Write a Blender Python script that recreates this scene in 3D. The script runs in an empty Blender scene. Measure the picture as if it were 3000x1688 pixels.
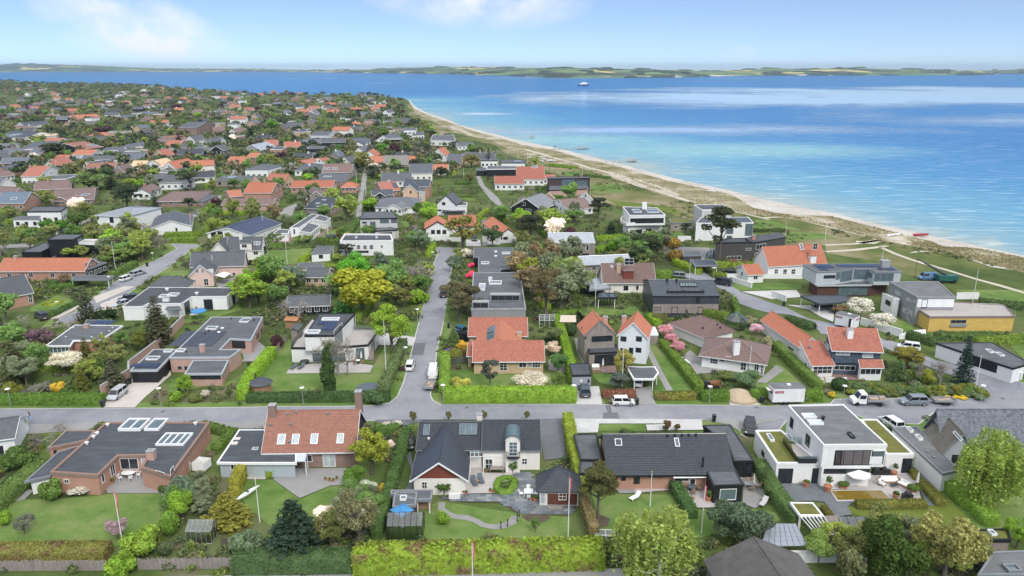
import bpy,math,random
import numpy as np
from mathutils import Vector,noise
from mathutils.geometry import delaunay_2d_cdt
S=bpy.context.scene;COL=S.collection
random.seed(7);RNG=np.random.default_rng(7)
R=math.radians
# ------------------------------------------------------------------ camera
CAMH=55.0;PITCH=R(16.3);FPX=2200.0
cam_d=bpy.data.cameras.new('camera');cam=bpy.data.objects.new('camera',cam_d);COL.objects.link(cam)
cam.location=(0,0,CAMH);cam.rotation_euler=(R(90)-PITCH,0,0)
cam_d.sensor_width=36;cam_d.lens=FPX*36/3000;cam_d.clip_end=60000;cam_d.clip_start=1
S.camera=cam
# ------------------------------------------------------------------ sky, sun, exposure
SUN_EL,SUN_AZ=R(46),R(152)
W=bpy.data.worlds.new('World');S.world=W;W.use_nodes=True
nt=W.node_tree;nt.nodes.clear()
def wn(t,**k):
 n=nt.nodes.new(t)
 for a,b in k.items():setattr(n,a,b)
 return n
sky=wn('ShaderNodeTexSky',sky_type='NISHITA',sun_disc=False,sun_elevation=SUN_EL,sun_rotation=SUN_AZ,altitude=0,air_density=0.45,dust_density=0.0,ozone_density=6.0)
tc=wn('ShaderNodeTexCoord')
sep=wn('ShaderNodeSeparateXYZ');nt.links.new(tc.outputs['Generated'],sep.inputs[0])
def wmath(op,a,b=None,c=None,clamp=False):
 n=wn('ShaderNodeMath',operation=op,use_clamp=clamp)
 for i,v in enumerate((a,b,c)):
  if v is None:continue
  if isinstance(v,(int,float)):n.inputs[i].default_value=v
  else:nt.links.new(v,n.inputs[i])
 return n.outputs[0]
# bright overhead cloud deck, out of view, added for soft fill light: the view direction meets a sheet at 1 km height
zz=wmath('MAXIMUM',sep.outputs[2],0.012)
cxy=wn('ShaderNodeCombineXYZ')
nt.links.new(wmath('DIVIDE',sep.outputs[0],wmath('ADD',zz,0.10)),cxy.inputs[0])
nt.links.new(wmath('DIVIDE',sep.outputs[1],wmath('ADD',zz,0.10)),cxy.inputs[1])
cn=wn('ShaderNodeTexNoise');cn.inputs['Scale'].default_value=0.55;cn.inputs['Detail'].default_value=8;cn.inputs['Roughness'].default_value=.58;cn.inputs['Distortion'].default_value=.35
cmap=wn('ShaderNodeMapping');cmap.inputs['Location'].default_value=(3.3,1.0,0.4);cmap.inputs['Scale'].default_value=(1,.8,1)
nt.links.new(cxy.outputs[0],cmap.inputs[0]);nt.links.new(cmap.outputs[0],cn.inputs['Vector'])
# the two cloud banks standing over the bay: direction tests in azimuth / elevation
def bank(az,el,wa,we,amp,skew=0.0):
 d=Vector((math.sin(R(az)),math.cos(R(az)),0))
 lat=wmath('DIVIDE',wmath('ADD',wmath('MULTIPLY',sep.outputs[0],d.y),wmath('MULTIPLY',sep.outputs[1],-d.x)),math.sin(R(wa)))
 ver=wmath('DIVIDE',wmath('ADD',wmath('SUBTRACT',sep.outputs[2],math.sin(R(el))),wmath('MULTIPLY',lat,skew)),math.sin(R(we)))
 front=wmath('GREATER_THAN',sep.outputs[1],0)
 q=wmath('ADD',wmath('MULTIPLY',lat,lat),wmath('MULTIPLY',ver,ver))
 return wmath('MULTIPLY',wmath('MULTIPLY',wmath('SUBTRACT',1.0,q,clamp=True),amp),front)
bn=wmath('ADD',wmath('ADD',bank(-25.0,2.3,6.6,2.9,1.25,.035),bank(-3.0,5.9,9.5,3.4,1.35,.012)),wmath('ADD',bank(16.3,.9,1.2,.9,.3),bank(50,14,14,5,.8)))
d2=wn('ShaderNodeTexNoise');d2.inputs['Scale'].default_value=14;d2.inputs['Detail'].default_value=7;d2.inputs['Roughness'].default_value=.6
m2=wn('ShaderNodeMapping');m2.inputs['Scale'].default_value=(1,1,1.5);nt.links.new(tc.outputs['Generated'],m2.inputs[0]);nt.links.new(m2.outputs[0],d2.inputs['Vector'])
deck=wmath('MULTIPLY',wmath('MULTIPLY',wmath('SUBTRACT',cn.outputs[0],.33,clamp=True),3.4,clamp=True),wmath('MULTIPLY',wmath('SUBTRACT',sep.outputs[2],.30,clamp=True),3.0,clamp=True))  # added deck kept high overhead, above the visible sky and its sea reflection
cl=wmath('MULTIPLY',bn,wmath('MULTIPLY',wmath('SUBTRACT',d2.outputs[0],.33,clamp=True),3.2))
cl=wmath('MULTIPLY',cl,wmath('MULTIPLY',sep.outputs[2],40,clamp=True),clamp=True)
cl=wmath('ADD',wmath('MULTIPLY',cl,.84),.16,clamp=True)
mixc=wn('ShaderNodeMixRGB');nt.links.new(cl,mixc.inputs[0])
SKYS=0.068
tint=wn('ShaderNodeMixRGB',blend_type='MULTIPLY');tint.inputs[0].default_value=1;tint.inputs[2].default_value=(1.0,1.0,1.0,1)
nt.links.new(sky.outputs[0],tint.inputs[1]);nt.links.new(tint.outputs[0],mixc.inputs[1]);mixc.inputs[2].default_value=(.52/SKYS,.535/SKYS,.555/SKYS,1)
mixd=wn('ShaderNodeMixRGB');nt.links.new(deck,mixd.inputs[0]);nt.links.new(mixc.outputs[0],mixd.inputs[1]);mixd.inputs[2].default_value=(1.16/SKYS,1.18/SKYS,1.21/SKYS,1)  # added deck set brighter than the visible clouds, to lift the shadows
bg=wn('ShaderNodeBackground');bg.inputs[1].default_value=SKYS
out=wn('ShaderNodeOutputWorld');nt.links.new(mixd.outputs[0],bg.inputs[0]);nt.links.new(bg.outputs[0],out.inputs[0])
sl=bpy.data.lights.new('sun','SUN');so=bpy.data.objects.new('sun',sl);COL.objects.link(so)
sl.energy=1.1;sl.angle=R(18);sl.color=(1,.95,.87)
so.rotation_euler=Vector((math.sin(SUN_AZ)*math.cos(SUN_EL),math.cos(SUN_AZ)*math.cos(SUN_EL),math.sin(SUN_EL))).to_track_quat('Z','Y').to_euler()
S.view_settings.view_transform='Standard';S.view_settings.look='None';S.view_settings.gamma=1;S.view_settings.use_curve_mapping=False
S.view_settings.exposure=0.95
try:
 S.cycles.use_denoising=True;S.cycles.max_bounces=6;S.cycles.diffuse_bounces=3;S.cycles.transparent_max_bounces=8;S.cycles.volume_bounces=0
except Exception:pass
# ------------------------------------------------------------------ survey helpers: a sight line from the drone, met with a level or a wall
VW=dict(A=(0,1150,2.6934),B=(700,1150,2.6934),C=(1100,1150,2.6934),D=(1640,1150,2.6934),E=(2240,1150,2.6934),F=(0,850,3.3895),G=(700,850,3.3895),H=(1200,850,3.3895),I=(1640,850,3.3895),J=(2240,850,3.3895),K=(0,550,3.3895),L=(700,550,3.3895),M=(1200,550,3.3895),N=(1640,550,3.3895),O=(2240,550,3.3895),Q=(0,220,3.3895),R=(600,220,3.3895),S=(1200,220,3.3895),T=(1800,150,2.07),U=(0,0,.8583))
def px(s):
 v=VW['U'];r=[]
 for t in s.split():
  if t in VW:v=VW[t];continue
  a,b=t.split(',');r.append((v[0]+float(a)/v[2],v[1]+float(b)/v[2]))
 return r
CP,SP=math.cos(PITCH),math.sin(PITCH)
CAM=Vector((0,0,CAMH))
def ray(p):
 a=(p[0]-1500)/FPX;b=-(p[1]-844)/FPX
 return Vector((a,CP+b*SP,-SP+b*CP))
def lev(p,z=0.0):
 d=ray(p);t=(z-CAMH)/min(d.z,-1e-4)
 return CAM+d*t
def P(s,z=0.0):return[lev(p,z)for p in px(s)]
def P1(s,z=0.0):return P(s,z)[0]
def hit(p,o,n):
 d=ray(p);t=(o-CAM).dot(n)/d.dot(n)
 return CAM+d*t
def top_h(base,ptop):
 n=Vector((base.x,base.y,0)).normalized()
 return hit(ptop,base,n).z-base.z
# ------------------------------------------------------------------ materials
MATS={}
def nodes(m):
 m.use_nodes=True;t=m.node_tree;t.nodes.clear();return t
class NT:
 def __init__(s,name):
  s.m=bpy.data.materials.new(name);s.t=nodes(s.m)
 def n(s,ty,ins=None,**k):
  n=s.t.nodes.new(ty)
  for a,b in k.items():setattr(n,a,b)
  for a,b in(ins or{}).items():s.set(n.inputs[a],b)
  return n
 def set(s,i,v):
  if hasattr(v,'is_linked')or hasattr(v,'links'):s.t.links.new(v,i)
  else:i.default_value=v
 def math(s,op,a,b=0.0,clamp=False):
  n=s.n('ShaderNodeMath',operation=op,use_clamp=clamp);s.set(n.inputs[0],a);s.set(n.inputs[1],b);return n.outputs[0]
 def mix(s,f,a,b,mode='MIX'):
  n=s.n('ShaderNodeMixRGB',blend_type=mode);s.set(n.inputs[0],f);s.set(n.inputs[1],a);s.set(n.inputs[2],b);return n.outputs[0]
 def noise(s,scale,vec,detail=4,rough=.55,dist=0):
  n=s.n('ShaderNodeTexNoise',{'Scale':scale,'Detail':detail,'Roughness':rough,'Distortion':dist});s.set(n.inputs['Vector'],vec);return n.outputs['Fac']
 def ramp(s,f,stops):
  n=s.n('ShaderNodeValToRGB');e=n.color_ramp.elements
  while len(e)<len(stops):e.new(.5)
  for i,(p,c)in enumerate(stops):
   e[i].position=p;e[i].color=c if len(c)==4 else(*c,1)
  s.set(n.inputs[0],f);return n.outputs[0]
 def pos(s):return s.n('ShaderNodeNewGeometry').outputs['Position']
 def out(s,sh,disp=None):
  o=s.n('ShaderNodeOutputMaterial');s.t.links.new(sh,o.inputs[0]);return s.m
 def bsdf(s,col,rough=.7,**k):
  b=s.n('ShaderNodeBsdfPrincipled');s.set(b.inputs['Base Color'],col);s.set(b.inputs['Roughness'],rough)
  for a,v in k.items():s.set(b.inputs[a.replace('_',' ')],v)
  return b
def c4(c):return(*c,1)
def shade(c,k):return(min(1,c[0]*k),min(1,c[1]*k),min(1,c[2]*k),1)
def mat(name,col,var=.18,scale=.6,rough=.75,streak=None,fine=0,bump=0,spec=.4,metal=0,col2=None):
 """painted / rendered / felted surface: two sizes of mottling, optional streaks along one axis"""
 if name in MATS:return MATS[name]
 t=NT(name);p=t.pos()
 n1=t.noise(scale,p,5,.6);n2=t.noise(scale*9,p,3,.6)
 f=t.math('ADD',t.math('MULTIPLY',n1,.65),t.math('MULTIPLY',n2,.35))
 f=t.math('MULTIPLY',t.math('SUBTRACT',f,.30),2.5,True)
 c=t.mix(f,shade(col,1-var),shade(col,1+var)if col2 is None else c4(col2))
 if streak:
  mp=t.n('ShaderNodeMapping',{'Vector':p,'Scale':streak});sn=t.noise(1,mp.outputs[0],4,.6)
  c=t.mix(t.math('MULTIPLY',t.math('SUBTRACT',sn,.5,True),2.6,True),c,shade(col,1+var*3.0))
  c=t.mix(t.math('MULTIPLY',t.math('SUBTRACT',.42,sn,True),2.6,True),c,shade(col,1-var*2.2))
 b=t.bsdf(c,rough,Metallic=metal);b.inputs['Specular IOR Level'].default_value=spec
 if bump:
  bn=t.n('ShaderNodeBump',{'Strength':bump,'Distance':.05,'Height':t.noise(fine or 6,p,3)});t.t.links.new(bn.outputs[0],b.inputs['Normal'])
 MATS[name]=t.out(b.outputs[0]);return MATS[name]
def brick_mat(name,c1,c2,mortar=(.32,.30,.27)):
 if name in MATS:return MATS[name]
 t=NT(name);p=t.pos();s=t.n('ShaderNodeSeparateXYZ',{0:p})
 cb=t.n('ShaderNodeCombineXYZ');t.set(cb.inputs[0],t.math('ADD',s.outputs[0],t.math('MULTIPLY',s.outputs[1],.83)));t.set(cb.inputs[1],s.outputs[2])
 br=t.n('ShaderNodeTexBrick',{'Vector':cb.outputs[0],'Color1':c4(c1),'Color2':c4(c2),'Mortar':c4(mortar),'Scale':1.0,'Mortar Size':.012,'Brick Width':.24,'Row Height':.07})
 n=t.noise(.9,p,5,.6)
 c=t.mix(.55,br.outputs[0],t.mix(n,shade(c1,.72),shade(c2,1.25)))
 b=t.bsdf(c,.85);MATS[name]=t.out(b.outputs[0]);return MATS[name]
def tile_mat(name,c1,c2,rough=.6,moss=None,spec=.4):
 """roof tile: each tile (mesh island) its own tone, with weathering"""
 if name in MATS:return MATS[name]
 t=NT(name);p=t.pos();g=t.n('ShaderNodeNewGeometry')
 vor=t.n('ShaderNodeTexWhiteNoise',noise_dimensions='3D');fl=t.n('ShaderNodeVectorMath',operation='SNAP');t.set(fl.inputs[0],p);fl.inputs[1].default_value=(.31,.31,.24);t.set(vor.inputs[0],fl.outputs[0])
 n=t.noise(.35,p,5,.65);f=t.math('ADD',t.math('MULTIPLY',vor.outputs[0],.6),t.math('MULTIPLY',n,.6))
 c=t.mix(f,c4(c1),c4(c2))
 w=t.noise(2.2,p,6,.7)
 c=t.mix(t.math('MULTIPLY',t.math('SUBTRACT',w,.51,True),4.6,True),c,c4(moss or shade(c1,.55)[:3]))
 b=t.bsdf(c,rough);b.inputs['Specular IOR Level'].default_value=spec
 MATS[name]=t.out(b.outputs[0]);return MATS[name]
def glass(name='window_glass',col=(.025,.032,.038),rough=.04,spec=.5):
 if name in MATS:return MATS[name]
 t=NT(name);p=t.pos();n=t.noise(.7,p,2)
 b=t.bsdf(t.mix(n,shade(col,.6),shade(col,1.6)),rough);b.inputs['Specular IOR Level'].default_value=spec
 MATS[name]=t.out(b.outputs[0]);return MATS[name]
def clear_glass():
 if 'clear' in MATS:return MATS['clear']
 t=NT('clear_glass');a=t.n('ShaderNodeBsdfTransparent',{0:(.78,.86,.85,1)});g=t.n('ShaderNodeBsdfGlossy',{0:(1,1,1,1),1:.04})
 fr=t.n('ShaderNodeFresnel',{0:1.5});mx=t.n('ShaderNodeMixShader');t.set(mx.inputs[0],t.math('ADD',fr.outputs[0],.08));t.set(mx.inputs[1],a.outputs[0]);t.set(mx.inputs[2],g.outputs[0])
 MATS['clear']=t.out(mx.outputs[0]);return MATS['clear']
def leaf_mat(name='foliage',trans=.40,lo=1.1,hi=2.5,brown=False):
 """leaves and blossom: the object's own colour, every leaf a little different"""
 if name in MATS:return MATS[name]
 t=NT(name);oi=t.n('ShaderNodeObjectInfo');g=t.n('ShaderNodeNewGeometry')
 r=t.math('ADD',t.math('MULTIPLY',g.outputs['Random Per Island'],hi-lo),lo)
 c=t.mix(1.0,oi.outputs['Color'],(1,1,1,1),'MULTIPLY')
 n1=t.noise(.55,t.pos(),3);r=t.math('MULTIPLY',r,t.math('ADD',t.math('MULTIPLY',n1,.7),.65))
 if brown:c=t.mix(t.math('MULTIPLY',t.math('SUBTRACT',t.noise(.42,t.pos(),4,.65),.50,True),7.0,True),c,(.15,.105,.05,1))
 hv=t.n('ShaderNodeHueSaturation',{'Color':c,'Value':r,'Saturation':.93});t.set(hv.inputs['Hue'],t.math('ADD',t.math('MULTIPLY',g.outputs['Random Per Island'],.035),.486))
 d=t.n('ShaderNodeBsdfDiffuse',{0:hv.outputs[0]});tr=t.n('ShaderNodeBsdfTranslucent',{0:hv.outputs[0]});mx=t.n('ShaderNodeMixShader',{0:trans});t.set(mx.inputs[1],d.outputs[0]);t.set(mx.inputs[2],tr.outputs[0])
 MATS[name]=t.out(mx.outputs[0]);return MATS[name]
def obj_mat(name='painted',rough=.4,spec=.5,metal=0):
 """plain paint in the object's own colour with slight dirt"""
 if name in MATS:return MATS[name]
 t=NT(name);oi=t.n('ShaderNodeObjectInfo');n=t.noise(3,t.pos(),4)
 c=t.mix(t.math('MULTIPLY',n,.35),oi.outputs['Color'],t.mix(1,oi.outputs['Color'],(.7,.68,.64,1),'MULTIPLY'))
 b=t.bsdf(c,rough,Metallic=metal);b.inputs['Specular IOR Level'].default_value=spec
 MATS[name]=t.out(b.outputs[0]);return MATS[name]
# ------------------------------------------------------------------ mesh building
class MB:
 def __init__(s):s.v=[];s.f=[];s.m=[]
 def poly(s,pts,mi=0):
  i=len(s.v);s.v+=[tuple(p)for p in pts];s.f.append(tuple(range(i,i+len(pts))));s.m.append(mi)
 def ob(s,o,u,v,w,mi=0):
  o,u,v,w=Vector(o),Vector(u),Vector(v),Vector(w)
  if u.cross(v).dot(w)<0:u,v=v,u
  i=len(s.v)
  s.v+=[tuple(o),tuple(o+u),tuple(o+u+v),tuple(o+v),tuple(o+w),tuple(o+u+w),tuple(o+u+v+w),tuple(o+v+w)]
  for q in((3,2,1,0),(4,5,6,7),(0,1,5,4),(1,2,6,5),(2,3,7,6),(3,0,4,7)):
   s.f.append(tuple(i+k for k in q));s.m.append(mi)
 def box(s,c,sx,sy,sz,yaw=0,mi=0):
  ca,sa=math.cos(yaw),math.sin(yaw);u=Vector((ca*sx,sa*sx,0));v=Vector((-sa*sy,ca*sy,0))
  s.ob(Vector(c)-u/2-v/2,u,v,(0,0,sz),mi)
 def prism(s,poly,z0,z1,mi=0,top=True,bot=True,mt=None):
  n=len(poly);i=len(s.v)
  s.v+=[(p[0],p[1],z0)for p in poly]+[(p[0],p[1],z1)for p in poly]
  for k in range(n):
   j=(k+1)%n;s.f.append((i+k,i+j,i+n+j,i+n+k));s.m.append(mi)
  if top:s.f.append(tuple(i+n+k for k in range(n)));s.m.append(mi if mt is None else mt)
  if bot:s.f.append(tuple(i+k for k in reversed(range(n))));s.m.append(mi)
 def tube(s,pts,r,n=6,r2=None,mi=0,cap=True):
  pts=[Vector(p)for p in pts];m=len(pts);rings=[]
  for k,p in enumerate(pts):
   d=(pts[min(k+1,m-1)]-pts[max(k-1,0)]).normalized()
   a=d.cross(Vector((0,0,1))if abs(d.z)<.9 else Vector((1,0,0))).normalized();b=d.cross(a)
   rr=r if r2 is None else r+(r2-r)*k/max(1,m-1)
   if isinstance(r,(list,tuple)):rr=r[k]
   i=len(s.v);s.v+=[tuple(p+(a*math.cos(6.2832*q/n)+b*math.sin(6.2832*q/n))*rr)for q in range(n)];rings.append(i)
  for k in range(m-1):
   for q in range(n):
    s.f.append((rings[k]+q,rings[k]+(q+1)%n,rings[k+1]+(q+1)%n,rings[k+1]+q));s.m.append(mi)
  if cap:
   s.f.append(tuple(rings[0]+q for q in reversed(range(n))));s.m.append(mi)
   s.f.append(tuple(rings[-1]+q for q in range(n)));s.m.append(mi)
 def lathe(s,c,prof,n=12,mi=0):
  i=len(s.v);c=Vector(c)
  for r,z in prof:s.v+=[(c.x+r*math.cos(6.2832*q/n),c.y+r*math.sin(6.2832*q/n),c.z+z)for q in range(n)]
  for k in range(len(prof)-1):
   for q in range(n):s.f.append((i+k*n+q,i+k*n+(q+1)%n,i+(k+1)*n+(q+1)%n,i+(k+1)*n+q));s.m.append(mi)
  s.f.append(tuple(i+(len(prof)-1)*n+q for q in range(n)));s.m.append(mi)
  s.f.append(tuple(i+q for q in reversed(range(n))));s.m.append(mi)
 def build(s,name,mats,parent=None,off=None,smooth=False,color=None):
  me=bpy.data.meshes.new(name)
  o=Vector((0,0,0))if off is None else Vector(off)
  me.from_pydata([(v[0]-o.x,v[1]-o.y,v[2]-o.z)for v in s.v],[],s.f)
  mats=mats if isinstance(mats,(list,tuple))else[mats]
  for m in mats:me.materials.append(m)
  if any(s.m):me.polygons.foreach_set('material_index',s.m)
  if smooth:me.polygons.foreach_set('use_smooth',[True]*len(s.f))
  me.update()
  return link(name,me,parent,None if parent is not None else o,color)
def link(name,data,parent=None,loc=None,color=None):
 ob=bpy.data.objects.new(name,data);COL.objects.link(ob)
 if parent is not None:ob.parent=parent
 if loc is not None:ob.location=loc
 if color is not None:ob.color=c4(color)
 return ob
def tag(o,label=None,cat=None,group=None,kind=None):
 if label:o['label']=label
 if cat:o['category']=cat
 if group:o['group']=group
 if kind:o['kind']=kind
 return o
def thing(name,label,cat,loc,group=None):
 o=link(name,None,None,loc);return tag(o,label,cat,group)
def qmesh(name,V,Q,mats,mi=None):
 me=bpy.data.meshes.new(name);V=np.asarray(V,np.float32);Q=np.asarray(Q,np.int32)
 me.vertices.add(len(V));me.vertices.foreach_set('co',V.ravel())
 me.loops.add(Q.size);me.loops.foreach_set('vertex_index',Q.ravel())
 me.polygons.add(len(Q));me.polygons.foreach_set('loop_start',np.arange(0,Q.size,4,dtype=np.int32));me.polygons.foreach_set('loop_total',np.full(len(Q),4,np.int32))
 for m in mats:me.materials.append(m)
 if mi is not None:me.polygons.foreach_set('material_index',np.asarray(mi,np.int32))
 me.update(calc_edges=True);return me
def area2(p):return sum(p[i][0]*p[(i+1)%len(p)][1]-p[(i+1)%len(p)][0]*p[i][1]for i in range(len(p)))
def ccw(p):return list(p)if area2(p)>0 else list(p)[::-1]
def offs(poly,d):
 n=len(poly);r=[]
 for i in range(n):
  a,b,c=[Vector((poly[k%n][0],poly[k%n][1]))for k in(i-1,i,i+1)]
  e1=(b-a).normalized();e2=(c-b).normalized();n1=Vector((e1.y,-e1.x));n2=Vector((e2.y,-e2.x))
  m=n1+n2
  if m.length<1e-3:m=n1
  m.normalize();k=d/max(.35,m.dot(n1));r.append((b.x+m.x*k,b.y+m.y*k))
 return r
def inside(pt,poly):
 x,y=pt[0],pt[1];c=False;j=len(poly)-1
 for i in range(len(poly)):
  if(poly[i][1]>y)!=(poly[j][1]>y)and x<(poly[j][0]-poly[i][0])*(y-poly[i][1])/(poly[j][1]-poly[i][1])+poly[i][0]:c=not c
  j=i
 return c
FOOT=[]
def block(poly):
 xs=[p[0]for p in poly];ys=[p[1]for p in poly];FOOT.append((min(xs),max(xs),min(ys),max(ys),[(p[0],p[1])for p in poly]))
def blocked(x,y,m=0):
 for a,b,c,d,p in FOOT:
  if a-m<=x<=b+m and c-m<=y<=d+m:
   if m==0:
    if inside((x,y),p):return True
   elif any(inside((x+i*m,y+j*m),p)for i in(-1,0,1)for j in(-1,0,1)):return True
 return False
# ------------------------------------------------------------------ houses
WHITE=mat('white_render',(.80,.80,.79),.05,.4,.8,(1.2,1.2,.18))
CREAM=mat('cream_render',(.78,.75,.70),.06,.4,.8,(1.2,1.2,.18))
FRW=mat('white_frame',(.82,.82,.82),.05,2,.45)
FRB=mat('black_frame',(.02,.022,.026),.2,2,.45)
FRG=mat('grey_frame',(.22,.24,.26),.1,2,.45)
DARKW=mat('black_wood',(.014,.016,.02),.35,1.2,.6,(5,5,.3))
FELT=mat('roof_felt',(.098,.107,.118),.26,.35,.8,(.25,1.6,1),spec=.5)
FELTB=mat('dark_felt',(.060,.068,.079),.28,.35,.7,(.3,1.4,1),spec=.5)
FELTG=mat('grey_felt',(.15,.155,.16),.18,.3,.85,(.4,1.2,1))
SLATE=mat('grey_concrete',(.34,.35,.36),.12,.5,.8,(1,1,.3))
BRICK=brick_mat('red_brick',(.42,.20,.14),(.52,.27,.19))
BRICKD=brick_mat('brown_brick',(.22,.13,.10),(.30,.19,.15))
BRICKP=brick_mat('pink_brick',(.50,.29,.24),(.58,.36,.30))
BRICKY=brick_mat('yellow_brick',(.55,.38,.22),(.62,.45,.28))
BRICKB=brick_mat('dark_grey_brick',(.055,.052,.055),(.09,.085,.085),(.05,.05,.05))
PINK=mat('pink_render',(.72,.52,.47),.06,.5,.8)
PEACH=mat('peach_render',(.66,.47,.33),.06,.5,.8)
GREYW=mat('grey_wood',(.27,.235,.21),.22,1.2,.8,(6,6,.25))
ZINC=mat('zinc_sheet',(.46,.49,.53),.08,.5,.38,(2,.3,1),metal=.5)
ZINCD=mat('dark_zinc',(.085,.10,.12),.14,.5,.4,(2,.3,1),metal=.45)
TBLK=tile_mat('black_glazed_tile',(.022,.026,.034),(.042,.050,.064),.32,(.05,.058,.066),.7)
TORG=tile_mat('orange_clay_tile',(.40,.14,.08),(.50,.195,.12),.75,(.28,.11,.075))
TRED=tile_mat('weathered_red_tile',(.35,.13,.09),(.45,.18,.125),.75,(.21,.08,.06))
TBRN=tile_mat('brown_red_tile',(.25,.115,.08),(.335,.16,.115),.75,(.18,.10,.075))
TDBR=tile_mat('dark_brown_tile',(.15,.095,.085),(.22,.14,.12),.5,(.10,.075,.07),.6)
TGRY=tile_mat('grey_tile',(.075,.085,.105),(.20,.22,.26),.6,(.05,.055,.065),.3)
TDGR=tile_mat('dark_grey_tile',(.065,.073,.085),(.11,.12,.135),.5,(.05,.055,.06),.5)
TAN=mat('bare_plywood',(.62,.47,.30),.1,.5,.8)
THATCH=mat('thatch',(.24,.225,.21),.18,.8,.95,(1,1,4))
SEDUM=mat('sedum_roof',(.13,.18,.03),.4,.8,.95,bump=.6,fine=5,col2=(.20,.18,.05))
GL=glass();GLB=glass('sky_glass',(.10,.14,.16),.06,.8);CURT=mat('curtained_glass',(.42,.46,.47),.25,1.5,.15,(4,4,.05))
PV=mat('solar_glass',(.02,.035,.08),.25,2,.12,spec=.8)
class House:
 def __init__(s,name,label,cat='house',group=None):
  s.name,s.label,s.cat,s.group=name,label,cat,group;s.root=None;s.walls=[];s.planes=[]
 def at(s,c):
  if s.root is None:s.root=thing(s.name,s.label,s.cat,(c[0],c[1],0),s.group);s.o=s.root.location.copy()
 def put(s,mb,name,mats,parent=None,label=None,kind=None,color=None,smooth=False):
  ob=mb.build(name,mats,parent or s.root,s.o,smooth,color);return tag(ob,label,None,None,kind)
 def wall_poly(s,poly,z0,z1,m,name='wall'):
  b=MB();b.prism(poly,z0,z1,top=True,bot=False)
  for i in range(len(poly)):
   a,c=poly[i],poly[(i+1)%len(poly)];s.walls.append((Vector((a[0],a[1],0)),Vector((c[0],c[1],0)),z0,z1))
  return s.put(b,name,m)
 def flat(s,spec,h,wall=None,roof=None,rim=None,over=.12,t=.3,z0=0,up=.08,rw=.22,zs=None,open_=False):
  poly=ccw([(p.x,p.y)for p in(P(spec,h if zs is None else zs)if isinstance(spec,str)else spec)])
  s.at((sum(p[0]for p in poly)/len(poly),sum(p[1]for p in poly)/len(poly)));block(offs(poly,.5))
  if not open_:s.wall_poly(offs(poly,-over),z0,h-t+.02,wall or WHITE)
  else:
   for q in offs(poly,-.3):
    b=MB();b.box((q[0],q[1],z0),.14,.14,h-t-z0);s.put(b,'post',wall or FRW)
  b=MB();b.prism(offs(poly,-.05),h-t,h-.05);s.put(b,'roof',roof or FELT)
  b=MB();o=offs(poly,.02);i=offs(poly,-rw);n=len(poly);za,zb=h-t-.02,h+up
  for k in range(n):
   j=(k+1)%n
   b.poly([(*o[k],za),(*o[j],za),(*o[j],zb),(*o[k],zb)]);b.poly([(*o[k],zb),(*o[j],zb),(*i[j],zb),(*i[k],zb)])
   b.poly([(*i[k],zb),(*i[j],zb),(*i[j],h-.06),(*i[k],h-.06)]);b.poly([(*o[j],za),(*o[k],za),(*i[k],za),(*i[j],za)])
  s.put(b,'roof_edge',rim or FRW)
  s.planes.append(([Vector((*p,h-.05))for p in poly],Vector((0,0,1))))
  s.poly=poly;return s
 def gable(s,spec,h,r,wall=None,roof=None,axis='x',rz=False,half=False,over=.35,og=.25,hip=(0,0),rp=.5,trim=None,tiles=None,gab=None,t=.16,z0=0,D=None,gut=None):
  q=px(spec)if isinstance(spec,str)else None
  if q:
   A,B=lev(q[0],h),lev(q[1],h)
   u=(B-A);u.z=0;n=Vector((-u.y,u.x,0)).normalized()
   if D is not None:d=D
   else:
    d=(lev(q[2],h+r if rz else h)-A).dot(n)
    if half:d*=2
  else:A,u,n,d=spec
  A=Vector((A.x,A.y,h));n=n*d
  if axis=='x':o,U,V=A,u,n
  else:o,U,V=A,n,u
  L,Wd=U.length,V.length;ux,vx=U/L,V/Wd;Z=Vector((0,0,1))
  s.at(A+u/2+n/2);rect=ccw([(p.x,p.y)for p in(A,A+u,A+u+n,A+n)]);block(offs(rect,.5))
  h0,h1=hip;r0=o+ux*h0+V*rp+Z*r;r1=o+ux*(L-h1)+V*rp+Z*r
  pl=[[o,o+U,r1,r0]]
  if rp<.99:pl.append([o+U+V,o+V,r0,r1])
  if h0>0:pl.append([o+V,o,r0])
  if h1>0:pl.append([o+U,o+U+V,r1])
  wpl=[]
  b=MB()
  for p in pl:
   nn=(p[1]-p[0]).cross(p[2]-p[1]).normalized()
   if nn.z<0:p.reverse();nn=-nn;p[:]=p[-2:]+p[:-2]if len(p)==4 else p[-2:]+p[:-2]
   s.planes.append((list(p),nn));dn=nn*t
   b.poly(p);b.poly([x-dn for x in reversed(p)])
   for k in range(len(p)):
    a,c=p[k],p[(k+1)%len(p)];b.poly([a,a-dn,c-dn,c])
  rf=s.put(b,'roof',roof or TDGR)
  if tiles:s.tile(pl,tiles,roof,rf)
  b=MB()
  for(a,c)in[(r0,r1)]+([(o,r0),(o+V,r0)]if h0>0 else[])+([(o+U,r1),(o+U+V,r1)]if h1>0 else[]):
   if rp<.99 and(c-a).length>.3:b.tube([a+Z*.03,c+Z*.03],.11,5)
  if b.v:s.put(b,'ridge',roof or TDGR,rf)
# walls under the roof
  iu0,iu1=(og if h0==0 else over),(og if h1==0 else over)
  rise=r/max(.1,Wd*rp)
  def roofz(v):return h+(v*rise if v<=Wd*rp else(Wd-v)*r/max(.1,Wd*(1-rp)))
  ws=[(iu0,over),(L-iu1,over),(L-iu1,Wd-(over if rp<.99 else.1)),(iu0,Wd-(over if rp<.99 else.1))]
  def pt(a,z):q=o+ux*a[0]+vx*a[1];return Vector((q.x,q.y,z))
  tz=t*1.15
  b=MB();ce=[pt(a,0)for a in ws];flip=area2([(p.x,p.y)for p in ce])<0;gb=MB()
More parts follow.
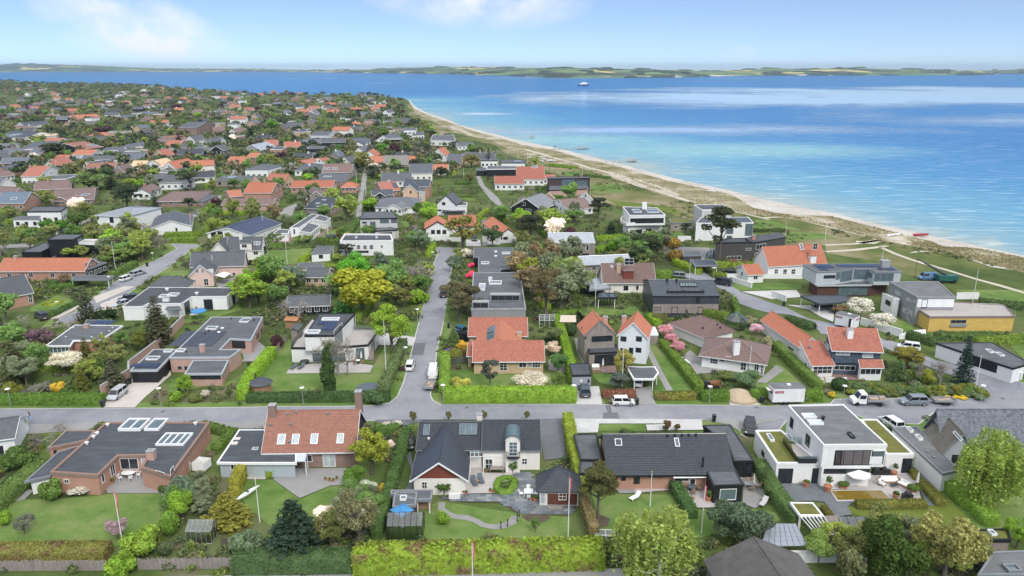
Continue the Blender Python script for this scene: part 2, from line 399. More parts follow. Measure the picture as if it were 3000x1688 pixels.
  for k in range(4):
   a,c=ws[k],ws[(k+1)%4];gabled=(k==1 and h1==0)or(k==3 and h0==0)
   za,zc=roofz(a[1])-tz,roofz(c[1])-tz
   if not gabled and k in(1,3):zc=za=min(za,zc)
   f=[pt(a,z0),pt(c,z0),pt(c,zc),pt(a,za)]
   tri=[pt(c,zc),pt((a[0],Wd*rp),h+r-tz),pt(a,za)]if gabled and rp<.99 else None
   if flip:
    f.reverse()
    if tri:tri.reverse()
   b.poly(f)
   if tri:(gb if gab else b).poly(tri)
   e=(pt(a,0),pt(c,0))if not flip else(pt(c,0),pt(a,0))
   s.walls.append((e[0],e[1],z0,(h+r)if gabled else max(za,zc)))
  s.put(b,'wall',wall or WHITE)
  for f in gb.f:
   g2=MB();g2.poly([gb.v[i]for i in f]);s.put(g2,'gable_wall',gab)
  if trim:
   for(end,hh,sg)in((0,h0,-1),(L,h1,1)):
    if hh>0:continue
    e0,e1=o+ux*end,o+V+ux*end;rr=o+ux*end+V*rp+Z*r
    for(a,c)in((e0,rr),(e1,rr)):
     if rp>.99 and a is e1:continue
     b=MB();b.ob(a-Z*.24,c-a,ux*(.05*sg),Z*.27);s.put(b,'bargeboard',trim,rf)
   for k,e in enumerate((o,o+V)):
    if k==1 and rp>.99:continue
    b2=MB();b2.ob(e+ux*(h0 and.02)-Z*.2,U-ux*((h0 and.02)+(h1 and.02)),vx*(-.07 if k==0 else.07),Z*.17);s.put(b2,'gutter',gut or trim,rf)
  s.r0,s.r1,s.ux,s.vx=r0,r1,ux,vx
  s.box=(o,U,V);return s
 def tile(s,planes,kind,m,rf):
  b=MB()
  for p in planes:
   e=(p[1]-p[0]);L=e.length;u=e/L;nn=(p[1]-p[0]).cross(p[2]-p[1]).normalized();v=nn.cross(u)
   H=max((q-p[0]).dot(v)for q in p);c={'pan':.36,'flat':.36,'seam':50}[kind]
   pts=[((q-p[0]).dot(u),(q-p[0]).dot(v))for q in p]
   def ext(y):
    xs=[]
    for k in range(len(pts)):
     (x0,y0),(x1,y1)=pts[k],pts[(k+1)%len(pts)]
     if(y0-y)*(y1-y)<=0 and abs(y1-y0)>1e-6:xs.append(x0+(x1-x0)*(y-y0)/(y1-y0))
    return(min(xs),max(xs))if len(xs)>1 else None
   if kind=='seam':
    x=.25
    while x<L:
     ys=[]
     for k in range(len(pts)):
      (x0,y0),(x1,y1)=pts[k],pts[(k+1)%len(pts)]
      if(x0-x)*(x1-x)<=0 and abs(x1-x0)>1e-6:ys.append(y0+(y1-y0)*(x-x0)/(x1-x0))
     if len(ys)>1 and max(ys)-min(ys)>.3:b.ob(p[0]+u*x+v*min(ys),u*.05,v*(max(ys)-min(ys)),nn*.07)
     x+=.48
    continue
   per,amp=(.30,.035)if kind=='pan' else(.33,.008);ns=4
   nrow=max(1,int(round(H/c)));c=H/nrow
   for j in range(nrow):
    y0,y1=j*c,(j+1)*c;e0,e1=ext(y0+.002),ext(y1-.002)
    if not e0 or not e1:continue
    a,z=min(e0[0],e1[0]),max(e0[1],e1[1]);k0=math.floor(a/per*ns);k1=math.ceil(z/per*ns);row=[]
    st=1 if kind=='pan' else 4
    for k in range(k0,k1+1,st):
     x=k*per/ns;w=amp*math.sin(k*math.pi/2*4/ns+.6)
     row.append((p[0]+u*min(max(x,e0[0]),e0[1])+v*y0+nn*(w+.058),p[0]+u*min(max(x,e1[0]),e1[1])+v*y1+nn*(w+.018+.006),p[0]+u*min(max(x,e0[0]),e0[1])+v*y0+nn*.004))
    i=len(b.v)
    for q in row:b.v+=[tuple(q[0]),tuple(q[1]),tuple(q[2])]
    for k in range(len(row)-1):
     g=i+3*k;b.f.append((g,g+3,g+4,g+1));b.f.append((g+2,g+5,g+3,g));b.m+=[0,0]
  s.put(b,'standing_seams' if kind=='seam' else 'roof_tiles',m,rf,kind='stuff')
 def face(s,p):
  best=None
  for(a,c,z0,z1)in s.walls:
   d=c-a;L=d.length
   if L<.05:continue
   d=d/L;n=Vector((d.y,-d.x,0));
   if ray(p).dot(n)>=0:continue
   q=hit(p,a,n);tt=(q-a).dot(d)
   if-.3<tt<L+.3 and z0-.8<q.z<z1+.8:
    k=(q-CAM).length
    if best is None or k<best[0]:best=(k,a,d,n,L)
  return best
 def win(s,spec,nx=1,ny=1,fr=None,pn=None,name='window',b=.08,out=.05,solid=False,label=None):
  q=px(spec)
  for i in range(0,len(q),2):
   p0,p1=q[i],q[i+1];f=s.face(((p0[0]+p1[0])/2,(p0[1]+p1[1])/2))
   if f is None:print('NOWALL',s.name,spec);continue
   _,a,d,n,L=f;h0,h1=hit(p0,a,n),hit(p1,a,n)
   x0,x1=sorted(((h0-a).dot(d),(h1-a).dot(d)));z0,z1=sorted((h0.z,h1.z))
   s.opening(a,d,n,max(x0,.05),min(x1,L-.05),max(z0,.06),z1,nx,ny,fr,pn,name,b,out,solid,label)
 def opening(s,a,d,n,x0,x1,z0,z1,nx=1,ny=1,fr=None,pn=None,name='window',b=.08,out=.05,solid=False,label=None,one=False):
  if x1-x0<.15 or z1-z0<.15:return
  Z=Vector((0,0,1));B=MB();w,hh=x1-x0,z1-z0;o=a+d*x0+Z*z0+n*.004
  if solid:
   B.ob(o,d*w,n*out,Z*hh)
   k=1
   while k<nx:B.ob(o+d*(w*k/nx)+n*out,d*.03,n*.02,Z*hh);k+=1
   return s.put(B,name,pn or FRB,label=label)
  B.ob(o,d*b,n*out,Z*hh);B.ob(o+d*(w-b),d*b,n*out,Z*hh);B.ob(o+d*b,d*(w-2*b),n*out,Z*b);B.ob(o+d*b+Z*(hh-b),d*(w-2*b),n*out,Z*b)
  mb=b*.7
  for k in range(1,nx):B.ob(o+d*(w*k/nx-mb/2)+Z*b,d*mb,n*out*.8,Z*(hh-2*b))
  for k in range(1,ny):B.ob(o+d*b+Z*(hh*k/ny-mb/2),d*(w-2*b),n*out*.7,Z*mb)
  f=s.put(B,name,fr or FRW,label=label)
  cells=[(i,j)for i in range(nx)for j in range(ny)]
  if one or w/nx<.35:
   B=MB();B.ob(o+d*b*.8+Z*b*.8,d*(w-1.6*b),n*.016,Z*(hh-1.6*b));s.put(B,'pane',pn or GL,f);return f
  for(i,j)in cells:
   B=MB();B.ob(o+d*(w*i/nx+b*.4)+Z*(hh*j/ny+b*.4),d*(w/nx-b*.8),n*.016,Z*(hh/ny-b*.8));s.put(B,'pane',pn or GL,f)
  return f
 def row(s,k,n,z0,z1,w,nx=1,ny=1,fr=None,pn=None,m=.9):
  a,c,zz0,zz1=s.walls[k];d=c-a;L=d.length
  if L<w+.6:return
  d=d/L;nn=Vector((d.y,-d.x,0));n=max(1,min(n,int((L-.6)/(w+.3))))
  for i in range(n):
   x=L*(i+.5)/n;s.opening(a,d,nn,x-w/2,x+w/2,z0,z1,nx,ny,fr,pn,one=True)
 def roofhit(s,p):
  best=None
  for(pl,n)in s.planes:
   d=ray(p)
   if d.dot(n)>=0:continue
   q=hit(p,pl[0],n);u=(pl[1]-pl[0]).normalized();v=n.cross(u)
   if inside(((q-pl[0]).dot(u),(q-pl[0]).dot(v)),[((x-pl[0]).dot(u),(x-pl[0]).dot(v))for x in pl]):
    k=(q-CAM).length
    if best is None or k<best[0]:best=(k,q,u,v,n)
  return best
 def sky(s,spec,nx=1,fr=None,pn=None,hgt=.14,b=.09,name='roof_window',u=None):
  q=px(spec)
  for i in range(0,len(q),2):
   f=s.roofhit(((q[i][0]+q[i+1][0])/2,(q[i][1]+q[i+1][1])/2))
   if f is None:print('NOROOF',s.name,spec);continue
   _,c,uu,v,n=f
   if n.z>.99:
    uu=Vector(u).normalized()if u else Vector((1,0,0));v=n.cross(uu)
   p0,p1=hit(q[i],c,n),hit(q[i+1],c,n);e=p1-p0;w,hh=abs(e.dot(uu)),abs(e.dot(v));cc=(p0+p1)/2;w,hh=max(w,.4),max(hh,.4)
   o=cc-uu*w/2-v*hh/2;B=MB()
   B.ob(o,uu*b,v*hh,n*hgt);B.ob(o+uu*(w-b),uu*b,v*hh,n*hgt);B.ob(o+uu*b,uu*(w-2*b),v*b,n*hgt);B.ob(o+uu*b+v*(hh-b),uu*(w-2*b),v*b,n*hgt)
   for k in range(1,nx):B.ob(o+uu*(w*k/nx-b/2)+v*b,uu*b,v*(hh-2*b),n*hgt*.9)
   fo=s.put(B,name,fr or FRW)
   for k in range(nx):
    B=MB();B.ob(o+uu*(w*k/nx+b*.4)+v*b*.4,uu*(w/nx-b*.8),v*(hh-b*.8),n*hgt*.55);s.put(B,'pane',pn or GLB,fo)
 def chim(s,spec,w,d,h,m=None,cap=None,name='chimney',yaw=0):
  f=s.roofhit(px(spec)[0])
  if f is None:print('NOCHIM',s.name,spec);return
  c=f[1];s.chim_at(c,w,d,h,m,cap,name,yaw)
 def chim_at(s,c,w,d,h,m=None,cap=None,name='chimney',yaw=0):
  B=MB();B.box((c.x,c.y,c.z-.6),w,d,h+.6,yaw);o=s.put(B,name,m or BRICK)
  B=MB();B.box((c.x,c.y,c.z+h),w+.12,d+.12,.09,yaw);B.tube([(c.x,c.y,c.z+h),(c.x,c.y,c.z+h+.3)],.12,8);s.put(B,'chimney_cap',cap or SLATE,o)
 def vent(s,spec,h=.5,r=.12,m=None):
  for p in px(spec):
   f=s.roofhit(p)
   if f:B=MB();c=f[1];B.lathe((c.x,c.y,c.z-.05),[(r,0),(r,h*.7),(r*1.5,h*.72),(r*1.5,h)],8);s.put(B,'roof_vent',m or FRG)
 def panel(s,spec,m,name='solar_panel',nx=1,ny=1,hgt=.1):
  q=px(spec)
  for i in range(0,len(q),2):
   f=s.roofhit(((q[i][0]+q[i+1][0])/2,(q[i][1]+q[i+1][1])/2))
   if f is None:print('NOROOF',s.name,spec);continue
   _,c,uu,v,n=f
   if n.z>.99:uu,v=Vector((1,0,0)),Vector((0,1,0))
   p0,p1=hit(q[i],c,n),hit(q[i+1],c,n);e=p1-p0;w,hh=abs(e.dot(uu)),abs(e.dot(v));o=(p0+p1)/2-uu*w/2-v*hh/2
   for a in range(nx):
    for k in range(ny):B=MB();B.ob(o+uu*(w*a/nx+.02)+v*(hh*k/ny+.02)+n*.05,uu*(w/nx-.05),v*(hh/ny-.05),n*hgt);s.put(B,name,m)
# ------------------------------------------------------------------ plants
LEAF=leaf_mat();BARK=mat('bark',(.14,.12,.10),.3,2,.9);BARKW=mat('birch_bark',(.55,.53,.50),.3,3,.85);BARKG=mat('grey_bark',(.30,.275,.25),.2,2,.9)
def rot_quads(Pn,N,size,asp,rng):
 n=len(Pn);T=rng.normal(size=(n,3));N=N/(np.linalg.norm(N,axis=1,keepdims=True)+1e-9)
 T-=(T*N).sum(1,keepdims=True)*N;T/=np.linalg.norm(T,axis=1,keepdims=True)+1e-9;Bv=np.cross(N,T)
 a=(size*.5)[:,None];b=(size*.5*asp)[:,None]
 V=np.stack([Pn-T*a-Bv*b,Pn+T*a-Bv*b,Pn+T*a+Bv*b,Pn-T*a+Bv*b],1).reshape(-1,3)
 return V,np.arange(4*n).reshape(n,4)
def lobes_pts(cent,rad,n,rng,up=.25,flat=1.0,inner=.72):
 w=np.array(rad)**2;k=rng.choice(len(rad),n,p=w/w.sum());D=rng.normal(size=(n,3));D[:,2]+=up;D/=np.linalg.norm(D,axis=1,keepdims=True)
 rr=np.array(rad)[k]*(inner+(1.06-inner)*rng.random(n)**.6)
 Pn=np.array(cent)[k]+D*rr[:,None]*np.array([1,1,flat]);return Pn,D
TPL={}
DET={'n':(9000,.24),'m':(2600,.40),'f':(520,.85)}
def branches(b,base,tips,r0,rng,zf=.3,n=5):
 H=max(t[2]for t in tips)
 b.tube([base,(base[0]+rng.normal()*.1,base[1]+rng.normal()*.1,H*zf),(rng.normal()*.2,rng.normal()*.2,H*.8)],[r0,r0*.75,r0*.25],n+2)
 for t in tips:
  z=H*(zf*.7+.35*rng.random()*(t[2]/H));s0=Vector((0,0,z));e=Vector(t);m=s0.lerp(e,.5)+Vector((rng.normal()*.2,rng.normal()*.2,-.2))
  b.tube([s0,m,e],[r0*.42,r0*.28,r0*.08],n)
def twigs(b,rng,levels,H,Wd,r0,n=3,spread=.55):
 def grow(p,d,L,r,lv):
  q=p+d*L;b.tube([p,p.lerp(q,.5)+Vector(rng.normal(size=3)*L*.05),q],[r,r*.85,r*.7],n if lv<levels else 5,cap=False)
  if lv==0:return
  for i in range(3 if lv>1 else 4):
   dd=(d+Vector(rng.normal(size=3)*spread)+Vector((0,0,.12))).normalized();grow(p.lerp(q,.55+.45*i/3),dd,L*(.62+.2*rng.random()),r*.6,lv-1)
 grow(Vector((0,0,0)),Vector((0,0,1)),H*.26,r0,levels)
def template(kind,det,var):
 key=(kind,det,var)
 if key in TPL:return TPL[key]
 rng=np.random.default_rng(hash_(kind)+var*17+ord(det));n,lf=DET[det];b=MB();V=Q=None;bark=BARK
 if kind in('round','open','blossom'):
  L={'round':18,'open':30,'blossom':20}[kind];c=[];r=[]
  for i in range(L):
   while True:
    p=rng.uniform(-1,1,3)
    if.25<np.linalg.norm(p)<.82:break
   rr=rng.uniform(.8,1.6)if kind!='open' else rng.uniform(.4,1.05);c.append([p[0]*3.1,p[1]*3.1,5.4+p[2]*3.0]);r.append(rr)
  nn=int(n*{'round':1,'open':.66,'blossom':.75}[kind]);Pn,D=lobes_pts(c,r,nn,rng,.3,.85,.72 if kind=='round' else.35)
  V,Q=rot_quads(Pn,D+rng.normal(size=D.shape)*.55,lf*(.85 if kind=='open' else 1)*rng.uniform(.55,1.35,nn),.7,rng)
  branches(b,(0,0,0),c[:12],.24,rng,.33,4 if det!='f' else 3)
 elif kind=='birch':
  c=[];r=[]
  for i in range(22):
   z=rng.uniform(3.5,11);w=3.2*math.sin(min(1,(12.4-z)/6.5)*1.57);a=rng.uniform(0,6.28);q=w*rng.uniform(.2,.9);c.append([math.cos(a)*q,math.sin(a)*q,z]);r.append(rng.uniform(.5,1.0))
  ns=int(n*.125);P0,D0=lobes_pts(c,r,ns,rng,.1,.7,.5);PP=[];
  for k in range(ns):
   Ln=rng.uniform(1.2,4.6);m=8;tt=np.linspace(0,1,m)[:,None]
   PP.append(P0[k]+np.concatenate([D0[k,:2]*.35*tt+rng.normal(size=(m,2))*.05,-tt*Ln],1))
  Pn=np.concatenate(PP);Pn[:,2]=np.maximum(Pn[:,2],.8);N=rng.normal(size=Pn.shape);N[:,2]*=.25
  V,Q=rot_quads(Pn,N,lf*rng.uniform(.6,1.3,len(Pn)),.62,rng);branches(b,(0,0,0),c[:12],.2,rng,.4,4);bark=BARKW
 elif kind in('spruce','fir'):
  PP=[];NN=[];tiers=15 if det!='f' else 9
  for i in range(tiers):
   z=.7+9.0*(i/tiers)**.95;w=(2.55*(1-(i/tiers))+.18)*rng.uniform(.85,1.1);k=11 if i<tiers*.7 else 6
   for j in range(k):
    a=6.283*(j+rng.random())/k;m=max(3,int(n/60*(w/2.5))//3);s_=rng.random(m)**.7;rr=w*s_*rng.uniform(.75,1.1)
    sd=rng.normal(size=m)*.28*(1.1-s_*.7);x=np.cos(a)*rr-np.sin(a)*sd;y=np.sin(a)*rr+np.cos(a)*sd
    PP.append(np.stack([x,y,z-rr*.28+.22*s_**2+rng.normal(size=m)*.1],1));NN.append(np.stack([np.cos(a)*.3+0*x,np.sin(a)*.3+0*x,np.ones(m)],1))
  Pn=np.concatenate(PP);N=np.concatenate(NN)+rng.normal(size=Pn.shape)*.4
  V,Q=rot_quads(Pn,N,lf*1.15*rng.uniform(.6,1.3,len(Pn)),.5,rng);b.tube([(0,0,0),(0,0,9.6)],.16,5,.02)
 elif kind=='pine':
  c=[];r=[]
  for i in range(15):
   z=rng.uniform(4.2,9.3);w=3.1*math.sqrt(max(.05,1-((z-6.3)/3.6)**2));a=rng.uniform(0,6.28);q=w*rng.uniform(.25,.85);c.append([math.cos(a)*q,math.sin(a)*q,z]);r.append(rng.uniform(.8,1.4))
  Pn,D=lobes_pts(c,r,n,rng,.45,.55,.5);V,Q=rot_quads(Pn,D+rng.normal(size=D.shape)*.7,lf*rng.uniform(.6,1.3,n),.45,rng);branches(b,(0,0,0),c[:10],.26,rng,.5,4)
 elif kind=='bare':
  twigs(b,rng,{'n':6,'m':5,'f':4}[det],9,7,{'n':.18,'m':.18,'f':.2}[det]);bark=BARKG
  nn=int(n*.10);pts=np.array(b.v[len(b.v)//3:]);Pn=pts[rng.integers(0,len(pts),nn)]+rng.normal(size=(nn,3))*.12
  V,Q=rot_quads(Pn,rng.normal(size=(nn,3)),lf*.55*rng.uniform(.5,1.2,nn),.5,rng)
 elif kind=='column':
  c=[[rng.normal()*.12,rng.normal()*.12,z]for z in np.linspace(.6,5.3,9)];r=[.85-.11*abs(i-3)*(1.0 if i>3 else.45)for i in range(9)]
  nn=int(n*.55);Pn,D=lobes_pts(c,r,nn,rng,.2,1,.75);V,Q=rot_quads(Pn,D+rng.normal(size=D.shape)*.5,lf*.75*rng.uniform(.6,1.2,nn),.6,rng);b.tube([(0,0,0),(0,0,5)],.1,4,.02)
 else:
  L=10 if kind=='bush' else 1;c=[];r=[]
  for i in range(L):
   a=rng.uniform(0,6.28);q=rng.uniform(.1,.95);c.append([math.cos(a)*q,math.sin(a)*q,rng.uniform(.5,1.45)]);r.append(rng.uniform(.4,.75))
  if kind=='ball':c=[[0,0,1.1]];r=[1.3]
  nn=int(n*.42);Pn,D=lobes_pts(c,r,nn,rng,.3,.85,.62 if kind=='bush' else.9);Pn[:,2]=np.maximum(Pn[:,2],.05)
  V,Q=rot_quads(Pn,D+rng.normal(size=D.shape)*.55,lf*.72*rng.uniform(.6,1.3,nn),.7,rng);b.tube([(0,0,0),(0,0,1.1)],.07,4)
 me=qmesh('foliage',V,Q,[LEAF]);i0=MB();bm_=bpy.data.meshes.new('stem');bm_.from_pydata(b.v,[],b.f);bm_.materials.append(bark);bm_.update()
 TPL[key]=(me,bm_);return TPL[key]
def hash_(s):return sum((i+1)*ord(c)for i,c in enumerate(s))%9973
NOM=dict(round=(8,9),open=(8,9),blossom=(8,9),birch=(7,12),spruce=(5,10),fir=(5,10),pine=(7,10),bare=(7,9),column=(2,6),bush=(3,2.2),ball=(2.6,2.2))
NTREE=0
def plant(kind,loc,wd,ht,col,label,cat=None,group=None,name=None,var=None,det=None,yaw=None):
 global NTREE;NTREE+=1;wd*=1.16;ht*=1.05
 dist=math.hypot(loc[0],loc[1])
 if det is None:det='n' if dist<165 else 'm' if dist<420 else 'f'
 var=NTREE%3 if var is None else var;fo,st=template(kind,det,var)
 small=kind in('bush','ball')
 nm=name or{'round':'broadleaf_tree','open':'garden_tree','blossom':'blossom_tree','birch':'birch_tree','spruce':'spruce_tree','fir':'fir_tree','pine':'pine_tree','bare':'bare_tree','column':'columnar_conifer','bush':'shrub','ball':'clipped_shrub'}[kind]
 t=thing(nm,label,cat or('shrub' if small else 'tree'),(loc[0],loc[1],loc[2]if len(loc)>2 else 0),group)
 nw,nh=NOM[kind];sc=(wd/nw,wd/nw,ht/nh);yw=random.uniform(0,6.28)if yaw is None else yaw
 for nm2,me in(('foliage' if small else 'crown',fo),('stem' if small else 'trunk',st)):
  o=link(nm2,me,t,None,col);o.scale=sc;o.rotation_euler=(0,0,yw)
 return t
def tree(kind,spec,col,label,wpx=None,cat=None,group=None,name=None,det=None,grow=1.0,yaw=None):
 """spec: foot, top, [left edge, right edge] in the photo"""
 q=px(spec);b=lev(q[0]);h=max(.4,top_h(b,q[1]))
 y=q[0][1];ppm=CP*(y-200.7)/CAMH
 w=(wpx/VW[spec.split()[0]][2])/ppm if wpx else h*.8
 return plant(kind,b,w,h*grow,col,label,cat,group,name,None,det,yaw)
LG=(.175,.27,.022);MG=(.085,.135,.030);DG=(.035,.060,.026);YG=(.20,.265,.035);OG=(.135,.155,.045);PUR=(.07,.032,.04);WHT=(.45,.42,.36);PNK=(.55,.28,.32);GREYG=(.16,.17,.12);BRN=(.15,.115,.075);SILV=(.13,.175,.11);YEL=(.48,.34,.02)
def hedge(spec,w,h,col,label,z=0,dens=None,leaf=None,name='hedge',closed=False,cat='hedge',group=None,lm=None):
 pts=[Vector((p.x,p.y,0))for p in(P(spec,z)if isinstance(spec,str)else spec)]
 if closed:pts.append(pts[0])
 L=sum((pts[i+1]-pts[i]).length for i in range(len(pts)-1));D=pts[len(pts)//2].length
 leaf=leaf or(.17 if D<110 else.22 if D<180 else.36 if D<300 else.6)
 area=L*(2*h+w);n=int(min(14000,area*(dens or 1.9)/leaf**2*.62));rng=np.random.default_rng(int(L*100)%9999)
 c=MB();k=.94;off0=pts[0].copy();hw=w/2*.9
 poly=pts if closed else pts
 left,right=[],[]
 for i,p in enumerate(pts):
  a=pts[max(i-1,0)];b=pts[min(i+1,len(pts)-1)]
  if closed and i in(0,len(pts)-1):a,b=pts[-2],pts[1]
  d=(b-a).normalized();nn=Vector((-d.y,d.x,0));left.append(p+nn*hw);right.append(p-nn*hw)
# clipped core, subdivided so that the top waves a little
 rows=[]
 for i in range(len(pts)-1):
  m=max(1,int((pts[i+1]-pts[i]).length/1.5))
  for j in range(m+(1 if i==len(pts)-2 else 0)):
   f=j/m;rows.append((left[i].lerp(left[i+1],f),right[i].lerp(right[i+1],f)))
 i0=0
 for r_,(a,b)in enumerate(rows):
  zt=h*k+rng.normal()*.04*h;c.v+=[(a.x,a.y,0),(a.x,a.y,zt),(b.x,b.y,zt),(b.x,b.y,0)]
  if r_:
   g=4*r_;c.f+=[(g-4,g,g+1,g-3),(g-3,g+1,g+2,g-2),(g-2,g+2,g+3,g-1)];c.m+=[0,0,0]
 if not closed:g=4*(len(rows)-1);c.f+=[(0,1,2,3),(g+3,g+2,g+1,g)];c.m+=[0,0]
 nq=len(c.f)
# leaves over top, both sides and the ends
 S_=np.array([(pts[i+1]-pts[i]).length for i in range(len(pts)-1)]);seg=rng.choice(len(S_),n,p=S_/S_.sum());f=rng.random(n)
 A=np.array([list(p)for p in pts]);p0=A[seg]+(A[seg+1]-A[seg])*f[:,None];Lf=np.array([list(p)for p in left]);Rt=np.array([list(p)for p in right])
 Le=Lf[seg]+(Lf[seg+1]-Lf[seg])*f[:,None];Re=Rt[seg]+(Rt[seg+1]-Rt[seg])*f[:,None]
 side=rng.random(n)*(2*h+w);P_=np.zeros((n,3));N_=np.zeros((n,3));bump=.5+.5*np.sin(p0[:,0]*1.9+p0[:,1]*2.3)*np.sin(p0[:,0]*.7-p0[:,1])
 m1=side<h;m2=(side>=h)&(side<2*h);m3=side>=2*h;out_=(Le-p0)/(np.linalg.norm(Le-p0,axis=1,keepdims=True)+1e-6)
 jit=rng.random(n)[:,None]*leaf*.6
 P_[m1]=(Le+out_*jit)[m1];P_[m1,2]=side[m1];N_[m1]=out_[m1]
 P_[m2]=(Re-out_*jit)[m2];P_[m2,2]=side[m2]-h;N_[m2]=-out_[m2]
 tt=(side[m3]-2*h)/w;P_[m3]=Le[m3]+(Re[m3]-Le[m3])*tt[:,None];P_[m3,2]=h*(.96+.05*bump[m3])+rng.random(m3.sum())*leaf*.5;N_[m3]=(0,0,1)
 if not closed:
  for(pa,pb,dr)in((left[0],right[0],(pts[0]-pts[1]).normalized()),(left[-1],right[-1],(pts[-1]-pts[-2]).normalized())):
   m=int(w*h*(dens or 1.9)/leaf**2*.6);e=rng.random((m,2));q=np.array(list(pa))+(np.array(list(pb))-np.array(list(pa)))*e[:,:1];q[:,2]=e[:,1]*h
   P_=np.concatenate([P_,q+np.array(list(dr))*leaf*.3]);N_=np.concatenate([N_,np.tile(np.array(list(dr)),(m,1))])
 n=len(P_);V,Q=rot_quads(P_,N_+rng.normal(size=(n,3))*.55,leaf*rng.uniform(.6,1.3,n),.7,rng)
 cv=np.array(c.v,np.float32);V=np.concatenate([cv,V])-np.array([off0.x,off0.y,0]);Qs=np.concatenate([np.array(c.f),Q+len(cv)])
 o=link(name,qmesh(name,V,Qs,[lm or LEAF]),None,(off0.x,off0.y,0),col);tag(o,label,cat,group)
 block([tuple(p)[:2]for p in left]+[tuple(p)[:2]for p in reversed(right)])if not closed else None
 return o
# ------------------------------------------------------------------ the setting
def interp(tab):
 t=sorted(tab);xs=np.array([a for a,b in t]);ys=np.array([b for a,b in t]);return lambda x:float(np.interp(x,xs,ys))
WL=px('S 0,250 60,320 200,390 400,450 500,500 700,550 900,600 1100,650 1300,690 1500,730 1700,780 1900,830 T 0,672 300,752 600,822 900,885 1200,950 1500,1020 1800,1085 2100,1150 2484,1235 3300,1415')
BL=px('S -4,256 40,332 200,405 400,472 540,522 700,577 870,616 1100,690 1250,718 1420,742 1600,795 1740,838 1900,866 T 0,694 300,780 560,838 720,875 850,955 1000,990 1300,1000 1500,1050 1640,1085 1930,1160 1990,1187 2200,1195 2484,1254 3300,1440')
DL=px('S -10,270 60,385 200,445 300,495 450,572 650,622 820,655 1000,745 1170,812 1400,865 1600,912 1800,955 2000,1022 2300,1122 2576,1217 T 500,930 700,960 830,990 1050,1010 1300,1065 1600,1145 1900,1200 2050,1230 2250,1290 2484,1345 3300,1560')
fW,fB,fD=interp(WL),interp(BL),interp(DL)
XS=np.concatenate([np.linspace(1199,1400,24),np.linspace(1420,3300,70)])
SEA_Z=-.5
def sheet(name,polys,m,z,kind='structure',blk=False,label=None):
 b=MB()
 for p in polys:
  p=ccw([(q[0],q[1])for q in p]);n=len(p)
  if n>4:
   vv,_,ff=delaunay_2d_cdt([Vector(q)for q in p],[],[list(range(n))],1,1e-4)[:3]
   for f in ff:b.poly([(vv[k].x,vv[k].y,z)for k in f])
  else:b.poly([(*q,z)for q in p])
  if blk:block(p)
 return tag(b.build(name,m),None,None,None,kind)
def ground_mat(name,stops,s1=.02,s2=.25,rough=.95,fine=.35,bump=0):
 t=NT(name);p=t.pos();n1=t.noise(s1,p,6,.6);n2=t.noise(s2,p,5,.65);n3=t.noise(3.5,p,3,.7)
 f=t.math('ADD',t.math('ADD',t.math('MULTIPLY',n1,.5),t.math('MULTIPLY',n2,.5-fine/3)),t.math('MULTIPLY',n3,fine/3))
 b=t.bsdf(t.ramp(f,stops),rough);b.inputs['Specular IOR Level'].default_value=.15
 if bump:bn=t.n('ShaderNodeBump',{'Strength':bump,'Distance':.08,'Height':n3});t.t.links.new(bn.outputs[0],b.inputs['Normal'])
 return t.out(b.outputs[0])
M_GARDEN=ground_mat('garden_ground',[(.40,(.06,.07,.03)),(.46,(.07,.105,.03)),(.52,(.10,.145,.04)),(.58,(.14,.14,.075)),(.66,(.18,.16,.12))],.03,.14)
M_LAWN=ground_mat('mown_lawn',[(.40,(.085,.155,.032)),(.47,(.120,.195,.050)),(.53,(.155,.22,.065)),(.60,(.21,.235,.10))],.06,.35,bump=.4)
M_LAWN2=ground_mat('dry_lawn',[(.30,(.085,.135,.022)),(.5,(.13,.17,.034)),(.7,(.20,.20,.065))],.06,.3,bump=.4)
M_MEADOW=ground_mat('shore_meadow',[(.40,(.055,.085,.026)),(.455,(.10,.135,.036)),(.485,(.135,.150,.052)),(.515,(.20,.185,.09)),(.57,(.29,.25,.16))],.018,.07,fine=.7)
M_SAND=ground_mat('beach_sand',[(.40,(.40,.37,.32)),(.48,(.49,.455,.405)),(.58,(.58,.55,.50))],.06,.5)
M_PATH=ground_mat('sandy_path',[(.3,(.40,.35,.27)),(.5,(.52,.47,.38)),(.7,(.58,.54,.46))],.1,.6)
M_DUNE=ground_mat('dune_grass_and_sand',[(.30,(.10,.115,.035)),(.44,(.18,.175,.08)),(.50,(.28,.245,.15)),(.55,(.39,.345,.245)),(.60,(.56,.51,.43))],.05,.16,fine=.8)
M_ASPH=ground_mat('worn_asphalt',[(.40,(.205,.212,.24)),(.48,(.25,.257,.285)),(.54,(.275,.28,.305)),(.60,(.32,.32,.335))],.05,.35,.9,.5)
M_ASPD=ground_mat('patched_asphalt',[(.3,(.13,.135,.15)),(.6,(.165,.17,.18))],.2,.8,.9)
M_PAVE=ground_mat('grey_paving',[(.3,(.22,.215,.21)),(.5,(.29,.285,.28)),(.7,(.34,.335,.325))],.1,.6,.9,.6)
M_CONC=ground_mat('pale_concrete',[(.3,(.44,.43,.42)),(.5,(.52,.51,.50)),(.7,(.57,.56,.55))],.1,.6,.9)
M_DARKP=ground_mat('dark_slate_paving',[(.3,(.10,.115,.13)),(.5,(.15,.165,.18)),(.7,(.20,.21,.22))],.15,.9,.7,.8)
M_TILEP=ground_mat('beige_paving',[(.3,(.42,.38,.34)),(.5,(.52,.48,.44)),(.7,(.58,.55,.51))],.1,.7,.9)
M_REDP=ground_mat('red_brick_paving',[(.3,(.20,.13,.115)),(.5,(.27,.185,.165)),(.7,(.32,.24,.22))],.2,1.2,.9)
